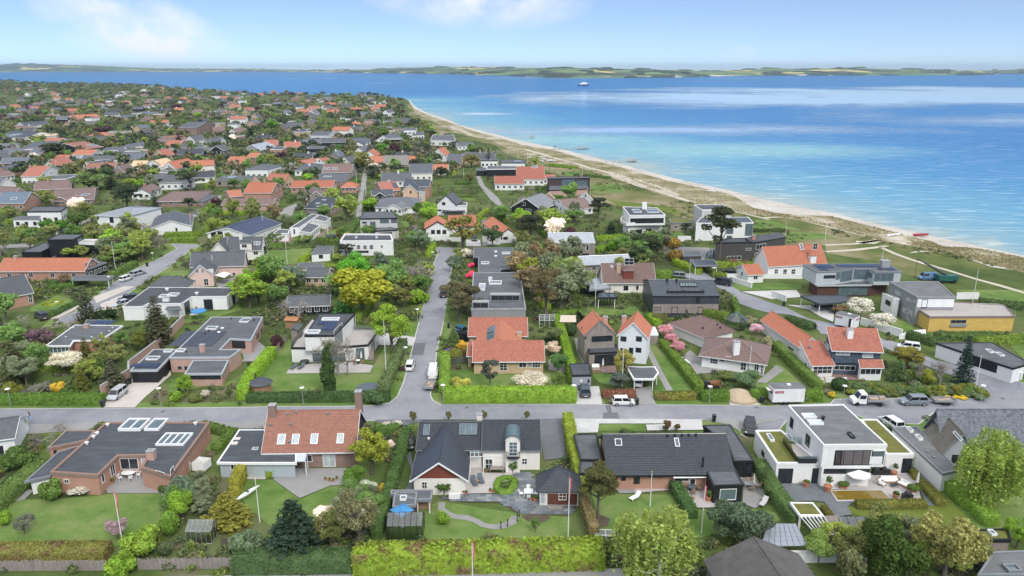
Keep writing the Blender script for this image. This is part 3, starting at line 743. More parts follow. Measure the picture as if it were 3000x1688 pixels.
M_SOIL=ground_mat('garden_soil',[(.3,(.05,.038,.028)),(.5,(.10,.08,.06)),(.65,(.13,.12,.07)),(.8,(.09,.11,.04))],.2,.9)
M_PEBB=ground_mat('white_pebbles',[(.3,(.36,.36,.36)),(.5,(.52,.52,.52)),(.7,(.70,.70,.69))],.3,1.6,.9,1.0)
M_DECK=mat('silvery_deck',(.44,.41,.40),.10,.4,.75,(.2,7.0,1))
M_DECKG=mat('grey_deck',(.40,.37,.35),.10,.4,.75,(.2,7.0,1))
coast=[(p.x,p.y)for x in XS[::-1]for p in[lev((x,fD(x)),0)]]
tip=[(p.x,p.y)for p in P('S -8,262 -40,235 R 1900,228 1790,212 1640,200 1400,200 1100,196 800,190 500,186 200,172 0,150 Q 2500,172 2000,150 1800,132 1500,104 1200,92 900,84 600,84 300,74 60,52 -20,40 -800,36')]
land=coast+tip+[(-3200,3600),(-3200,-150),(500,-150),(520,60)]
sheet('ground',[land],M_GARDEN,0)
# beach, dunes
def strip(name,f0,f1,z0,z1,m,rows=1,hfun=None):
 V=[];n=rows+1
 for x in XS:
  for j in range(n):
   f=j/rows;y=f0(x)+(f1(x)-f0(x))*f;p=lev((x,y),0);z=z0+(z1-z0)*f
   if hfun:z+=hfun(p,f)
   V.append((p.x,p.y,z))
 Q=[(i*n+j,i*n+j+1,(i+1)*n+j+1,(i+1)*n+j)for i in range(len(XS)-1)for j in range(rows)]
 me=qmesh(name,V,[q[::-1]for q in Q],[m]);o=link(name,me);return tag(o,kind='structure')
strip('beach',lambda x:fW(x)-3,lambda x:fB(x)+1,SEA_Z-.07,.06,M_SAND,6,lambda p,f:.06*noise.noise((p.x*.08,p.y*.08,0)))
XS0=XS;XS=np.linspace(1199,3300,420)
strip('dunes',fB,fD,.05,.06,M_DUNE,14,lambda p,f:(abs(math.sin(f*3.1416))**.6)*.42*max(0,.65+.9*noise.noise((p.x*.07,p.y*.045,3))+.7*noise.noise((p.x*.22,p.y*.16,1))+.35*noise.noise((p.x*.6,p.y*.5,2))))
XS=XS0
mead=[(p.x,p.y)for x in XS for p in[lev((x,fD(x)-.5),0)]]+[(p.x,p.y)for p in P('J 2900,330 2576,205 2520,185 O 2576,1186 2120,1095 1890,1040 1700,930 1360,850 1200,745 620,655 600,575 N 2250,560 2250,480 1930,430 1900,330 1330,330 1050,250 620,190 560,180 460,150 350,100 S 1960,1290 1850,1250 1800,1180 1790,1080 1380,960 1150,850 980,800 850,700 640,655 460,640 250,580 200,520 100,460 0,400 -20,300')]
sheet('meadow',[mead],M_MEADOW,.03,blk=True)
def ribbon(spec,w,z0=0):
 pts=[Vector((p.x,p.y,0))for p in P(spec)];l,r=[],[]
 for i,p in enumerate(pts):
  d=(pts[min(i+1,len(pts)-1)]-pts[max(i-1,0)]).normalized();n=Vector((-d.y,d.x,0))*w/2*random.uniform(.85,1.15);l.append(p+n);r.append(p-n)
 return[(q.x,q.y)for q in l+r[::-1]]
def dune_h(p,f):return(abs(math.sin(f*3.1416))**.6)*.42*max(0,.65+.9*noise.noise((p.x*.07,p.y*.045,3))+.7*noise.noise((p.x*.22,p.y*.16,1))+.35*noise.noise((p.x*.6,p.y*.5,2)))
def track(spec,w):
 q=px(spec);pts=[]
 for(a,e)in zip(q,q[1:]):
  m=max(2,int(abs(e[0]-a[0])/8));pts+=[(a[0]+(e[0]-a[0])*k/m,a[1]+(e[1]-a[1])*k/m)for k in range(m)]
 V=[];G_=[lev(p)for p in pts]
 for i,(s,g)in enumerate(zip(pts,G_)):
  d=(G_[min(i+1,len(pts)-1)]-G_[max(i-1,0)]).normalized();n=Vector((-d.y,d.x,0))*w*random.uniform(.4,.6);f=min(1,max(0,(s[1]-fB(s[0]))/(fD(s[0])-fB(s[0]))));z=max(dune_h(g+n*k,f)for k in(-1,0,1))+.08
  V+=[tuple(g+n+Vector((0,0,z))),tuple(g-n+Vector((0,0,z)))]
 tag(link('dune_track',qmesh('dune_track',V,[(2*i,2*i+1,2*i+3,2*i+2)for i in range(len(pts)-1)],[M_PATH])),kind='structure')
for s_,w_ in(('T 0,757 130,800 250,850 380,890 500,925',3.2),('S 1620,880 1800,930 1990,985 2150,1060 2330,1120 2576,1175',3.4),('S 2000,985 2200,1030 2400,1090 2576,1160 2700,1210',2.4),('S 300,505 400,520 520,560 650,610 800,640 900,650',3.5),('S 980,720 1150,745 1300,790 1480,840 1620,880',3.5)):track(s_,w_)
sheet('sandy_path',[ribbon('O 0,300 200,290 400,330 600,380 800,430 1000,480 1200,515 1300,530 1450,565 1600,592',2.4),ribbon('O 600,572 760,566 900,560 1100,530 1200,515',1.9),ribbon('O 605,637 760,630 900,620 1030,604 1150,590 1220,578',2.0),ribbon('O 1150,592 1300,660 1450,715 1600,760 1850,832 2100,910 2350,978 2576,1045 2900,1130',1.7),ribbon('N 1700,230 1850,262 1960,290 2080,318',1.5),ribbon('O 910,540 1050,550 1130,515',3.5)],M_PATH,.075)
sheet('sand_blowout',[[(p.x,p.y)for p in P('O 1250,480 1450,455 1690,550 1740,600 1500,570 1330,535')],[(p.x,p.y)for p in P('O 1850,640 2000,640 2300,760 2576,820 2576,835 2250,790 2000,700')],[(p.x,p.y)for p in P('O 1430,655 1520,625 1770,650 1700,640 1540,640')]],M_SAND,.07)
# marram grass on the dunes
rg=np.random.default_rng(3);Pn=[]
for k in range(15000):
 x=1350+1750*rg.random()**.8;f=rg.random();y=fB(x)+(fD(x)-fB(x))*f
 p=lev((x,y),0)
 if noise.noise((p.x*.09,p.y*.05,5))+.35*rg.random()>.02:Pn.append((p.x,p.y,.12+(abs(math.sin(f*3.14))**.6)*.42*max(0,.65+.9*noise.noise((p.x*.07,p.y*.045,3))+.7*noise.noise((p.x*.22,p.y*.16,1)))))
Pn=np.array(Pn);N=rg.normal(size=Pn.shape);N[:,2]=rg.random(len(Pn))*.4;V,Q=rot_quads(Pn,N,rg.uniform(.25,.6,len(Pn)),.5,rg)
o=link('marram_grass',qmesh('marram_grass',V,Q,[LEAF]),None,None,(.21,.18,.095));tag(o,'dry marram grass growing over the dunes behind the beach','dune grass',None,'stuff')
# sea
SH=np.array([[lev((x,fW(x)),SEA_Z).x,lev((x,fW(x)),SEA_Z).y]for x in np.linspace(1199,3300,160)])
az=np.radians(np.linspace(-48,62,230));rr=np.concatenate([np.linspace(90,900,130),np.geomspace(910,19000,90)])
V=[];DEP=[]
for r_ in rr:
 for a in az:V.append((r_*math.sin(a),r_*math.cos(a),SEA_Z))
V=np.array(V);XY=V[:,:2];DEP=np.full(len(V),1e9)
for s_ in SH:DEP=np.minimum(DEP,(XY[:,0]-s_[0])**2+(XY[:,1]-s_[1])**2)
DEP=np.sqrt(DEP);na=len(az)
Q=[(i*na+j,i*na+j+1,(i+1)*na+j+1,(i+1)*na+j)for i in range(len(rr)-1)for j in range(na-1)]
t=NT('sea_water');p=t.pos();at_=t.n('ShaderNodeAttribute',attribute_name='shore_distance').outputs['Fac']
def ell(name,cx,cy,rx,ry,rot=0):
 mp=t.n('ShaderNodeMapping',{'Vector':p,'Location':(-cx,-cy,0)});mp2=t.n('ShaderNodeMapping',{'Vector':mp.outputs[0],'Rotation':(0,0,rot),'Scale':(1/rx,1/ry,0)})
 ln=t.n('ShaderNodeVectorMath',{0:mp2.outputs[0]},operation='LENGTH');return t.math('SUBTRACT',1.0,ln.outputs['Value'],True)
def wpt(s):q=P1(s,SEA_Z);return q.x,q.y
st=t.n('ShaderNodeMapping',{'Vector':p,'Scale':(.0016,.0012,0),'Rotation':(0,0,.25)});big=t.noise(1,st.outputs[0],7,.62,.6)
st2=t.n('ShaderNodeMapping',{'Vector':p,'Scale':(.006,.0055,0),'Rotation':(0,0,.35)});med=t.noise(1,st2.outputs[0],6,.65,.8)
calm=t.math('ADD',t.math('MULTIPLY',ell('a',*wpt('T 2150,255'),1500,950),1.9),t.math('MULTIPLY',ell('b',*wpt('S 760,385'),95,60,.5),1.5))
calm=t.math('ADD',calm,t.math('MULTIPLY',ell('c',*wpt('T 150,480'),330,120,.35),1.5))
calm=t.math('ADD',calm,t.math('MULTIPLY',ell('d',*wpt('T 1200,300'),900,420),1.0))
calm=t.math('ADD',calm,t.math('MULTIPLY',ell('e',*wpt('T 2400,420'),420,230,.2),1.2))
calm=t.math('ADD',calm,t.math('MULTIPLY',ell('g',*wpt('S 1000,33'),2600,900),.7))
cv=t.math('ADD',t.math('SUBTRACT',calm,.62),t.math('ADD',t.math('MULTIPLY',t.math('SUBTRACT',big,.46),3.6),t.math('MULTIPLY',t.math('SUBTRACT',med,.5),1.1)))
cv=t.math('MULTIPLY',cv,1.1,True)
rip_m=t.n('ShaderNodeMapping',{'Vector':p,'Scale':(.06,.30,1),'Rotation':(0,0,-.38)})
rn=t.n('ShaderNodeTexNoise',{'Vector':rip_m.outputs[0],'Scale':1.0,'Detail':4,'Roughness':.65})
fn=t.n('ShaderNodeTexNoise',{'Vector':p,'Scale':3.1,'Detail':2})
def cen(o,k):
 v=t.n('ShaderNodeVectorMath',operation='SUBTRACT');t.set(v.inputs[0],o);v.inputs[1].default_value=(.5,.5,.5)
 w=t.n('ShaderNodeVectorMath',operation='SCALE');t.set(w.inputs[0],v.outputs[0]);t.set(w.inputs['Scale'],k);return w.outputs[0]
rough_amt=t.math('ADD',t.math('MULTIPLY',t.math('SUBTRACT',1.0,cv),.95),.035)
v1=t.n('ShaderNodeVectorMath',operation='ADD');t.set(v1.inputs[0],cen(rn.outputs['Color'],t.math('MULTIPLY',rough_amt,1.7)));t.set(v1.inputs[1],cen(fn.outputs['Color'],rough_amt))
fl=t.n('ShaderNodeVectorMath',operation='MULTIPLY');t.set(fl.inputs[0],v1.outputs[0]);fl.inputs[1].default_value=(1,1,0)
v2=t.n('ShaderNodeVectorMath',operation='ADD');t.set(v2.inputs[0],fl.outputs[0]);v2.inputs[1].default_value=(0,0,1)
nrm=t.n('ShaderNodeVectorMath',{0:v2.outputs[0]},operation='NORMALIZE')
dn=t.math('ADD',at_,t.math('MULTIPLY',t.math('SUBTRACT',med,.5),160.0))
sh_=t.math('DIVIDE',dn,330.0,True)
col=t.ramp(sh_,[(0,(.32,.41,.40)),(.04,(.19,.36,.44)),(.16,(.11,.32,.47)),(.40,(.040,.225,.45)),(1,(.012,.155,.40))])
bar=t.math('MULTIPLY',t.math('ADD',ell('h',*wpt('T 760,600'),150,70,.30),t.math('MULTIPLY',ell('i',*wpt('S 1500,640'),130,60,.4),.9)),1.5,True)
bar=t.math('MULTIPLY',bar,t.math('ADD',.35,t.math('MULTIPLY',med,1.1)),True)
col=t.mix(t.math('MULTIPLY',bar,.75),col,(.27,.50,.50,1))
bd=t.n('ShaderNodeBsdfDiffuse');t.set(bd.inputs[0],col);t.set(bd.inputs['Normal'],nrm.outputs[0])
bs=t.n('ShaderNodeBsdfGlossy',{0:(1,1,1,1),1:.06});t.set(bs.inputs['Normal'],nrm.outputs[0])
fr=t.n('ShaderNodeFresnel',{0:1.33});t.set(fr.inputs['Normal'],nrm.outputs[0])
ms=t.n('ShaderNodeMixShader');t.set(ms.inputs[0],t.math('MULTIPLY',fr.outputs[0],t.math('ADD',.26,t.math('MULTIPLY',cv,.80)),True));t.set(ms.inputs[1],bd.outputs[0]);t.set(ms.inputs[2],bs.outputs[0])
M_SEA=t.out(ms.outputs[0])
me=qmesh('sea',V,[q[::-1]for q in Q],[M_SEA]);a_=me.attributes.new('shore_distance','FLOAT','POINT');a_.data.foreach_set('value',DEP.astype(np.float32));tag(link('sea',me),kind='structure')
# the far shore: low farmed hills five to twenty kilometres off
base=interp(px('U -500,178 0,177 300,178 700,180 880,183 1100,186 1180,188 1380,194 1400,196 1560,196 1700,195 1850,191 2000,190 2200,190 2440,189 2500,186 2800,186 3300,187'))
ridge=interp(px('U -500,168 0,165 60,163 150,165 250,167 330,170 420,172 520,173 600,173 700,174 800,176 900,175 1000,171 1100,169 1200,170 1300,171 1400,171 1500,172 1600,174 1700,176 1790,178 1850,176 1930,172 2000,173 2060,173 2110,171 2145,170 2200,173 2300,174 2400,176 2480,176 2576,174 2800,174 3300,175'))
def ridge_at(x):return ridge(x)-1.0*noise.noise((x*.02,1,0))-.7*noise.noise((x*.07,2,0))
V=[];nr=9;XF=np.linspace(-560,3800,440)
for x in XF:
 p0=lev((x,base(x)),SEA_Z);D0=min(15000,p0.length);d=Vector((p0.x,p0.y,0)).normalized();top=ridge_at(x);el=(200.7-top)/FPX*1.04
 for j in range(nr):
  f=j/(nr-1);D=D0+2600*f;zr=CAMH+(D0+2600)*el;g=math.sin(min(1,f*1.0)*1.5708)**1.15
  z=SEA_Z+(zr-SEA_Z)*g+(12*noise.noise((x*.03,f*4,7))*f*(1-f)*2);V.append((d.x*D,d.y*D,z))
Q=[(i*nr+j,(i+1)*nr+j,(i+1)*nr+j+1,i*nr+j+1)for i in range(len(XF)-1)for j in range(nr-1)]
t=NT('far_fields');p=t.pos();mp=t.n('ShaderNodeMapping',{'Vector':p,'Scale':(.0024,.0016,0),'Rotation':(0,0,.3)})
vo=t.n('ShaderNodeTexVoronoi',{'Vector':mp.outputs[0],'Scale':1.0,'Randomness':.9});sp=t.n('ShaderNodeSeparateColor',{0:vo.outputs['Color']})
cr=t.n('ShaderNodeValToRGB');cr.color_ramp.interpolation='CONSTANT';e=cr.color_ramp.elements
while len(e)<6:e.new(.5)
for i,(q,c)in enumerate([(0,(.10,.19,.05)),(.28,(.03,.055,.03)),(.42,(.16,.25,.07)),(.60,(.60,.50,.16)),(.76,(.04,.07,.035)),(.88,(.13,.22,.06))]):e[i].position=q;e[i].color=c4(c)
t.set(cr.inputs[0],sp.outputs[0]);wn_=t.noise(.0035,p,5,.6)
sz=t.n('ShaderNodeSeparateXYZ',{0:p});cliff=t.math('MULTIPLY',t.math('LESS_THAN',sz.outputs[2],7.0),t.math('GREATER_THAN',t.noise(.0022,p,4),.55))
c=t.mix(t.math('MULTIPLY',t.math('SUBTRACT',wn_,.50,True),9,True),cr.outputs[0],(.028,.05,.03,1));c=t.mix(cliff,c,(.55,.50,.42,1))
M_FAR=t.out(t.bsdf(c,.95).outputs[0]);tag(link('far_hills',qmesh('far_hills',V,Q,[M_FAR])),kind='structure')
b=MB();rg=random.Random(5);fw=[]
for k in range(900):
 x=rg.uniform(-300,3300);f=rg.random()**1.6
 if noise.noise((x*.012,f*3,9))<.02:continue
 i=int((x+560)/4360*439);j=min(nr-1,int(f*nr));v=V[i*nr+j];fw.append((v[0]+rg.uniform(-60,60),v[1]+rg.uniform(-40,40),v[2]-4,rg.uniform(25,90),rg.uniform(9,17)))
PnL=[];
for(x,y,z,w,h)in fw:b.lathe((x,y,z),[(w,0),(w*.95,h*.6),(w*.6,h*.95),(w*.1,h*1.05)],7)
tag(b.build('far_woods',mat('far_wood_green',(.03,.05,.03),.3,.01)),'dark woods dotted along the hills across the bay','woods',None,'stuff')
# ------------------------------------------------------------------ roads, paving, lawns
MAIN=P('F -1500,1190 0,1186 350,1182 1355,1178 2000,1174 2500,1168 G 300,1162 1000,1160 1380,1150 1500,1125 1580,1060 1640,920 1700,700 1745,500 1800,300 1850,100 L 1850,1186 1940,750 1985,640 1935,588 2210,605 2150,650 2110,800 2080,960 2055,1186 G 2070,90 2010,400 1960,600 1945,740 1895,1050 1920,1100 2000,1142 H 250,1140 1660,1140 I 960,1146 1690,1150 1990,1158 2250,1165 J 100,1150 400,1140 660,1132 700,1090 900,1082 1600,1078 2195,1082 2205,1030 2190,1010 2100,980 2000,900 2030,760 2300,850 2576,930 2900,1020 E 2300,-60 2300,130 1340,150 1210,250 900,240 560,120 200,140 D 1790,215 1720,300 1600,300 1440,280 1350,255 1130,215 600,212 100,208 A 5000,250 C 1300,212 0,218 B 1060,222 400,232 0,235 A 1660,238 1000,238 600,248 0,262 -1500,275')
MAINW=[(p.x,p.y)for p in MAIN]
LEFT=[(p.x,p.y)for p in P('F 560,330 610,280 K 760,1230 950,1090 1130,950 1290,850 1370,800 1560,720 1700,640 1760,608 1740,585 1705,560 2000,572 2020,565 1850,650 1700,770 1450,930 1330,1010 1230,1080 F 1160,90 1090,160 1020,195 940,210 800,310')]
RIGHT=[(p.x,p.y)for p in P('N 1150,590 1480,620 1500,640 1380,770 1440,850 1520,900 1680,960 1800,1040 2000,1110 J 0,110 200,170 440,290 660,330 1100,470 1340,530 1300,560 1560,640 1700,700 2040,770 2000,900 1500,720 1250,600 950,470 560,440 480,330 300,260 I 2290,250 2060,225 1960,200 1790,140 1690,30 N 1540,980 1400,920 1210,890 1200,845 1290,860 1330,800 1180,700 1130,640')]
LANES=[[(p.x,p.y)for p in P(s)]for s in('R 1585,930 1612,930 1608,1010 1600,1220 L 1250,5 1240,60 1215,280 1160,300 1190,60 1200,5 R 1535,1220 1560,1010','S 660,1005 700,1000 745,1100 880,1220 M 890,120 985,280 905,300 895,190 800,120 S 800,1235 690,1090','K 2100,100 2200,70 2195,110 2010,260 1990,300 1850,280 2000,240','L 390,230 560,160 600,170 545,230 530,290 400,280','M 720,580 725,405 780,405 770,585','A -400,1600 -200,1470 1000,1462 B 300,1440 1050,1418 C 600,1412 1500,1400 1940,1392 2000,1520','K 0,575 330,550 330,590 0,610','F -200,900 0,700 60,615 70,650 0,760 -100,950','M 600,1000 660,990 660,1020 520,1110 500,1090')]
sheet('grass_verge',[offs(ccw(q),2.3)for q in(MAINW,LEFT)],M_LAWN,.035)
sheet('kerb',[offs(ccw(q),.2)for q in(MAINW,LEFT)],M_CONC,.07);sheet('road',[MAINW],M_ASPH,.08,blk=True);sheet('side_street',[LEFT],M_ASPH,.085,blk=True);sheet('shore_road',[RIGHT],M_ASPH,.09,blk=True)
for s_ in('F 1620,1210','H 570,1172','I 1955,1172','J 2365,1082','F 1085,105','G 2005,190'):
 c=P1(s_);sheet('manhole_cover',[[(c.x+.36*math.cos(k*.524),c.y+.36*math.sin(k*.524))for k in range(12)]],M_ASPD,.12)
for q in LANES:sheet('lane',[q],M_PAVE,.082,blk=True)
AZ=[0]
def area(name,m,z,*specs,blk=True):
 for s in specs:AZ[0]+=1;r=sheet(name,[[(p.x,p.y)for p in P(s)]],m,z+AZ[0]%9*.0035,blk=blk)
 return r
area('asphalt_patch',M_ASPD,.10,'G 1745,530 1855,530 1830,648 1715,648','H 1940,1148 1995,1148 2010,1222 2065,1222 2085,1285 1915,1285 1925,1222 1965,1222',blk=False)
area('forecourt',M_PAVE,.105,'A 0,265 600,250 700,240 830,240 690,300 260,330 0,330','A 1660,238 2047,235 2047,285 1670,275','B 0,237 200,232 210,290 0,290')
area('tarmac_drive',M_ASPD,.106,'C 0,220 1300,214 1480,212 1500,520 1330,540 1300,300 320,240 240,265 0,240')
area('pebble_bed',M_PEBB,.106,'D 100,212 840,215 830,250 310,250 300,320 130,325')
area('drive',M_CONC,.107,'D 840,215 1120,218 1130,300 690,305 680,260 840,255','H 1660,960 1880,960 1915,1138 1655,1140','G 1390,420 1760,475 1730,558 1400,550','J 220,150 700,165 680,320 560,270 440,200','N 1800,1035 2350,1020 2400,1090 2100,1110','M 790,440 870,440 900,570 770,570','M 560,520 700,520 710,585 560,585')
area('gravel_drive',M_TILEP,.108,'F 1290,890 1530,890 1660,860 1690,800 1700,850 1430,1080 1340,1172 1030,1172 1060,1100','K 920,1090 1230,985 1350,985 960,1150','F 500,290 780,150 790,180 560,295','F 1000,140 1200,60 1330,70 1210,170 1130,200 1000,200','B 0,600 230,600 210,690 0,690','I 1840,1010 1900,1080 2000,1150 1690,1150 1670,1080 1720,985')
area('paved_yard',M_PAVE,.109,'I 740,985 900,960 955,1145 790,1145','B 270,690 400,600 640,605 850,600 845,735 720,740 480,840','A 850,800 1340,800 1340,680 1110,600 930,590 800,680','D 1770,215 1440,280 1420,340 1500,380 1340,255 1130,220 1770,215','N 1150,590 1480,600 1500,640 1180,640')
area('lawn',M_LAWN,.05,'A 0,900 180,850 480,840 780,820 900,800 1400,800 1400,900 1290,1060 1200,1100 1000,1220 400,1220 0,1250 -100,1100','B -20,690 270,690 480,845 720,740 850,735 860,860 800,1000 600,1060 250,1060 60,900 0,800','C 345,930 500,860 1150,960 1540,985 1530,1140 1200,1160 340,1160','D 250,800 880,810 1050,930 1340,920 1520,920 1700,950 1740,1010 1640,1040 1100,1150 600,1150 330,1100','A 1610,290 1880,285 1850,350 1720,480 1600,450','D 310,255 660,258 690,305 300,308','G 470,500 560,480 520,770 640,820 1300,820 1450,560 1640,560 1440,900 1300,1000 900,1010 200,1020 60,980 330,700','F 2350,880 2560,720 2576,740 2300,960 2050,960 1650,1040 1700,900 1850,860 2200,930','H 400,800 640,800 1030,830 1380,830 1600,950 1600,975 400,978','H 1815,820 2020,840 2040,960 1900,930 1830,880','I 860,540 990,540 1350,1000 940,1010 960,800 900,600','I 2080,740 2190,740 2440,970 1940,970 1940,930 2200,800','H 1600,200 1800,175 2100,200 2240,160 2330,250 1560,255','F 300,180 560,50 740,110 700,190 300,220','F 1820,300 2030,225 2300,200 2360,130 2400,200 2080,290 1850,330','K 1680,830 1880,825 1870,895 1620,890','K 830,450 960,440 1040,475 830,480','K 780,310 900,320 880,340 780,345','L 80,740 100,690 310,630 720,600 720,750 460,765','L 770,510 870,430 1000,420 1000,510','L 470,520 600,490 590,550 450,560','L 1100,470 1195,340 1195,440 1150,470','L 1590,330 1760,340 1760,400 1660,400','M 470,100 650,100 650,130 470,130','N 920,480 1080,480 1180,420 1290,520 980,528','N 1930,320 2100,330 2400,420 1930,430','N 2250,440 2600,450 2750,510 2400,520 2250,550','S 1800,1090 2100,1080 2150,1170 1820,1175','S 1520,960 1700,950 1640,1000 1520,1000','R 1800,1000 2040,1000 2040,1060 1900,1060','J 1300,290 1460,280 1480,400 1260,440 1190,410','J 1880,0 2576,180 2576,0','D 1560,60 1560,60 1570,61','E 1200,900 1700,900 2047,800 2047,1100 1700,1080','N 1700,960 2400,950 2400,1010 1750,1020','J 2430,560 2576,540 2576,690')
area('dry_lawn',M_LAWN2,.052,'E 650,905 720,915 1270,910 1390,880 1230,730 1350,730 1680,1060 1500,1100 850,1010 690,960','N 480,120 1100,190 1330,300 1000,240 600,200','A 0,250 800,245 640,340 0,330','E 0,1000 10,1000 10,1010')
area('terrace',M_PAVE,.11,'I 1230,660 1290,600 1480,740 1780,790 1780,800 1480,830 1360,840','I 2020,860 2150,750 2225,800 2050,930 1950,920','H 1380,700 1600,600 1640,840 1380,800','K 2120,930 2350,890 2360,960 2170,1000','F 2390,720 2570,560 2576,600 2450,715','G 30,620 200,520 300,600 190,715 60,715','M 1100,700 1500,710 1500,740 1100,720','D 430,740 580,740 590,800 470,800','D 1380,640 1550,640 1640,860 1540,920 1440,880 1450,740')
area('brick_terrace',M_REDP,.112,'H 1800,750 2040,740 2060,830 1820,825','J 480,830 680,800 900,840 1160,850 1000,900 540,890','L 310,550 600,450 620,480 480,555','L 780,480 920,390 960,380 800,500')
area('yard_slabs',M_DARKP,.111,'E 150,740 450,720 580,860 720,860 650,905 690,970 560,990 470,870 380,860 200,870','E 1150,640 1190,590 1330,740 1400,900 1230,900 1270,870','C 230,800 300,780 280,600 240,500 280,470 300,600','D 1740,730 1850,720 1900,820 1780,800')
area('timber_deck',M_DECK,.13,'C 745,545 850,545 860,640 1095,640 1090,700 940,720 935,800 700,805 715,700','D 930,735 1180,730 1200,870 1440,870 1385,915 1020,915','D 580,745 870,735 885,775 590,800','E 462,640 1180,640 1235,850 1003,850 925,772 518,772','G 500,790 690,740 1100,720 1335,755 1300,826 470,836','I 1440,905 1450,900 1450,906')
area('flower_bed',M_SOIL,.06,'C 1150,975 1260,960 1370,970 1382,1000 1320,1030 1200,1020','A 430,1190 520,1160 740,1165 700,1205 440,1210','D 300,960 400,1000 380,1060 260,1080','A 1740,1150 1880,1160 1870,1250 1740,1270','E 1660,1090 1700,1080 1720,1140 1690,1150','H 400,740 480,740 430,970 385,975',blk=False)
sheet('garden_path',[ribbon('C 525,870 520,920 570,965 640,985 720,990 790,1015 850,1050 940,1065 1010,1055 1080,1030 1105,980',1.0),ribbon('A 60,940 150,840 230,770',1.6),ribbon('H 1660,480 1690,620 1740,725',1.1),ribbon('I 860,560 960,760 1090,1000',1.3)],M_PAVE,.075,blk=True)
pat=[(p.x,p.y)for p in P('C 480,825 930,805 1000,815 1095,760 1100,640 1245,640 1290,870 1590,895 1520,975 1150,960 1090,940 1000,875 700,870 560,850')];block(pat);block([(p.x,p.y)for p in P('E 450,590 1200,600 1400,900 150,900 150,720')]);block([(p.x,p.y)for p in P('A 1475,1195 1740,1195 1740,1020 1500,1020')]);block([(p.x,p.y)for p in P('C 90,1170 350,1165 340,1010 180,1010')])
# ------------------------------------------------------------------ vehicles and garden things
PAINT=obj_mat('car_paint',.22,.6);PLAIN=obj_mat('painted',.5,.4);RUB=mat('rubber',(.018,.018,.02),.2,3,.8);RIM=mat('alloy',(.45,.46,.48),.1,4,.3,metal=.7)
CGL=glass('car_glass',(.012,.015,.018),.03,.7);REDL=mat('tail_lamp_red',(.35,.015,.015),.1,3,.3);HEADL=mat('headlamp',(.65,.67,.70),.1,3,.15);CONT=mat('tarred_bin',(.025,.028,.032),.2,3,.55)
WOODF=mat('teak',(.34,.21,.12),.2,2,.7);CLOTHW=mat('white_cloth',(.82,.82,.80),.05,2,.9);TERRA=mat('terracotta',(.50,.21,.12),.15,3,.8);METALD=mat('dark_metal',(.03,.032,.036),.2,3,.45);GALV=mat('galvanised',(.45,.47,.49),.1,3,.45,metal=.6);WICK=mat('wicker',(.30,.21,.14),.2,6,.8);POLEW=mat('white_pole',(.82,.82,.82),.05,2,.4);REDF=mat('flag_red',(.62,.02,.035),.1,3,.8)
def copy_tree(o,parent=None):
 c=o.copy();COL.objects.link(c)
 if parent is not None:c.parent=parent
 for ch in list(KIDS.get(o.name,()))or[x for x in o.children]:copy_tree(ch,c)
 return c
KIDS={}
CARS={'hatch':(3.9,1.68,1.52,.20,.02,.62,.30),'suv':(4.6,1.88,1.66,.26,.03,.66,.24),'estate':(4.7,1.82,1.48,.27,.02,.58,.22),'saloon':(4.7,1.82,1.44,.27,.14,.55,.30),'van':(5.0,1.95,1.98,.16,.0,.85,.14),'mpv':(4.3,1.78,1.66,.2,.01,.64,.26)}
CART={}
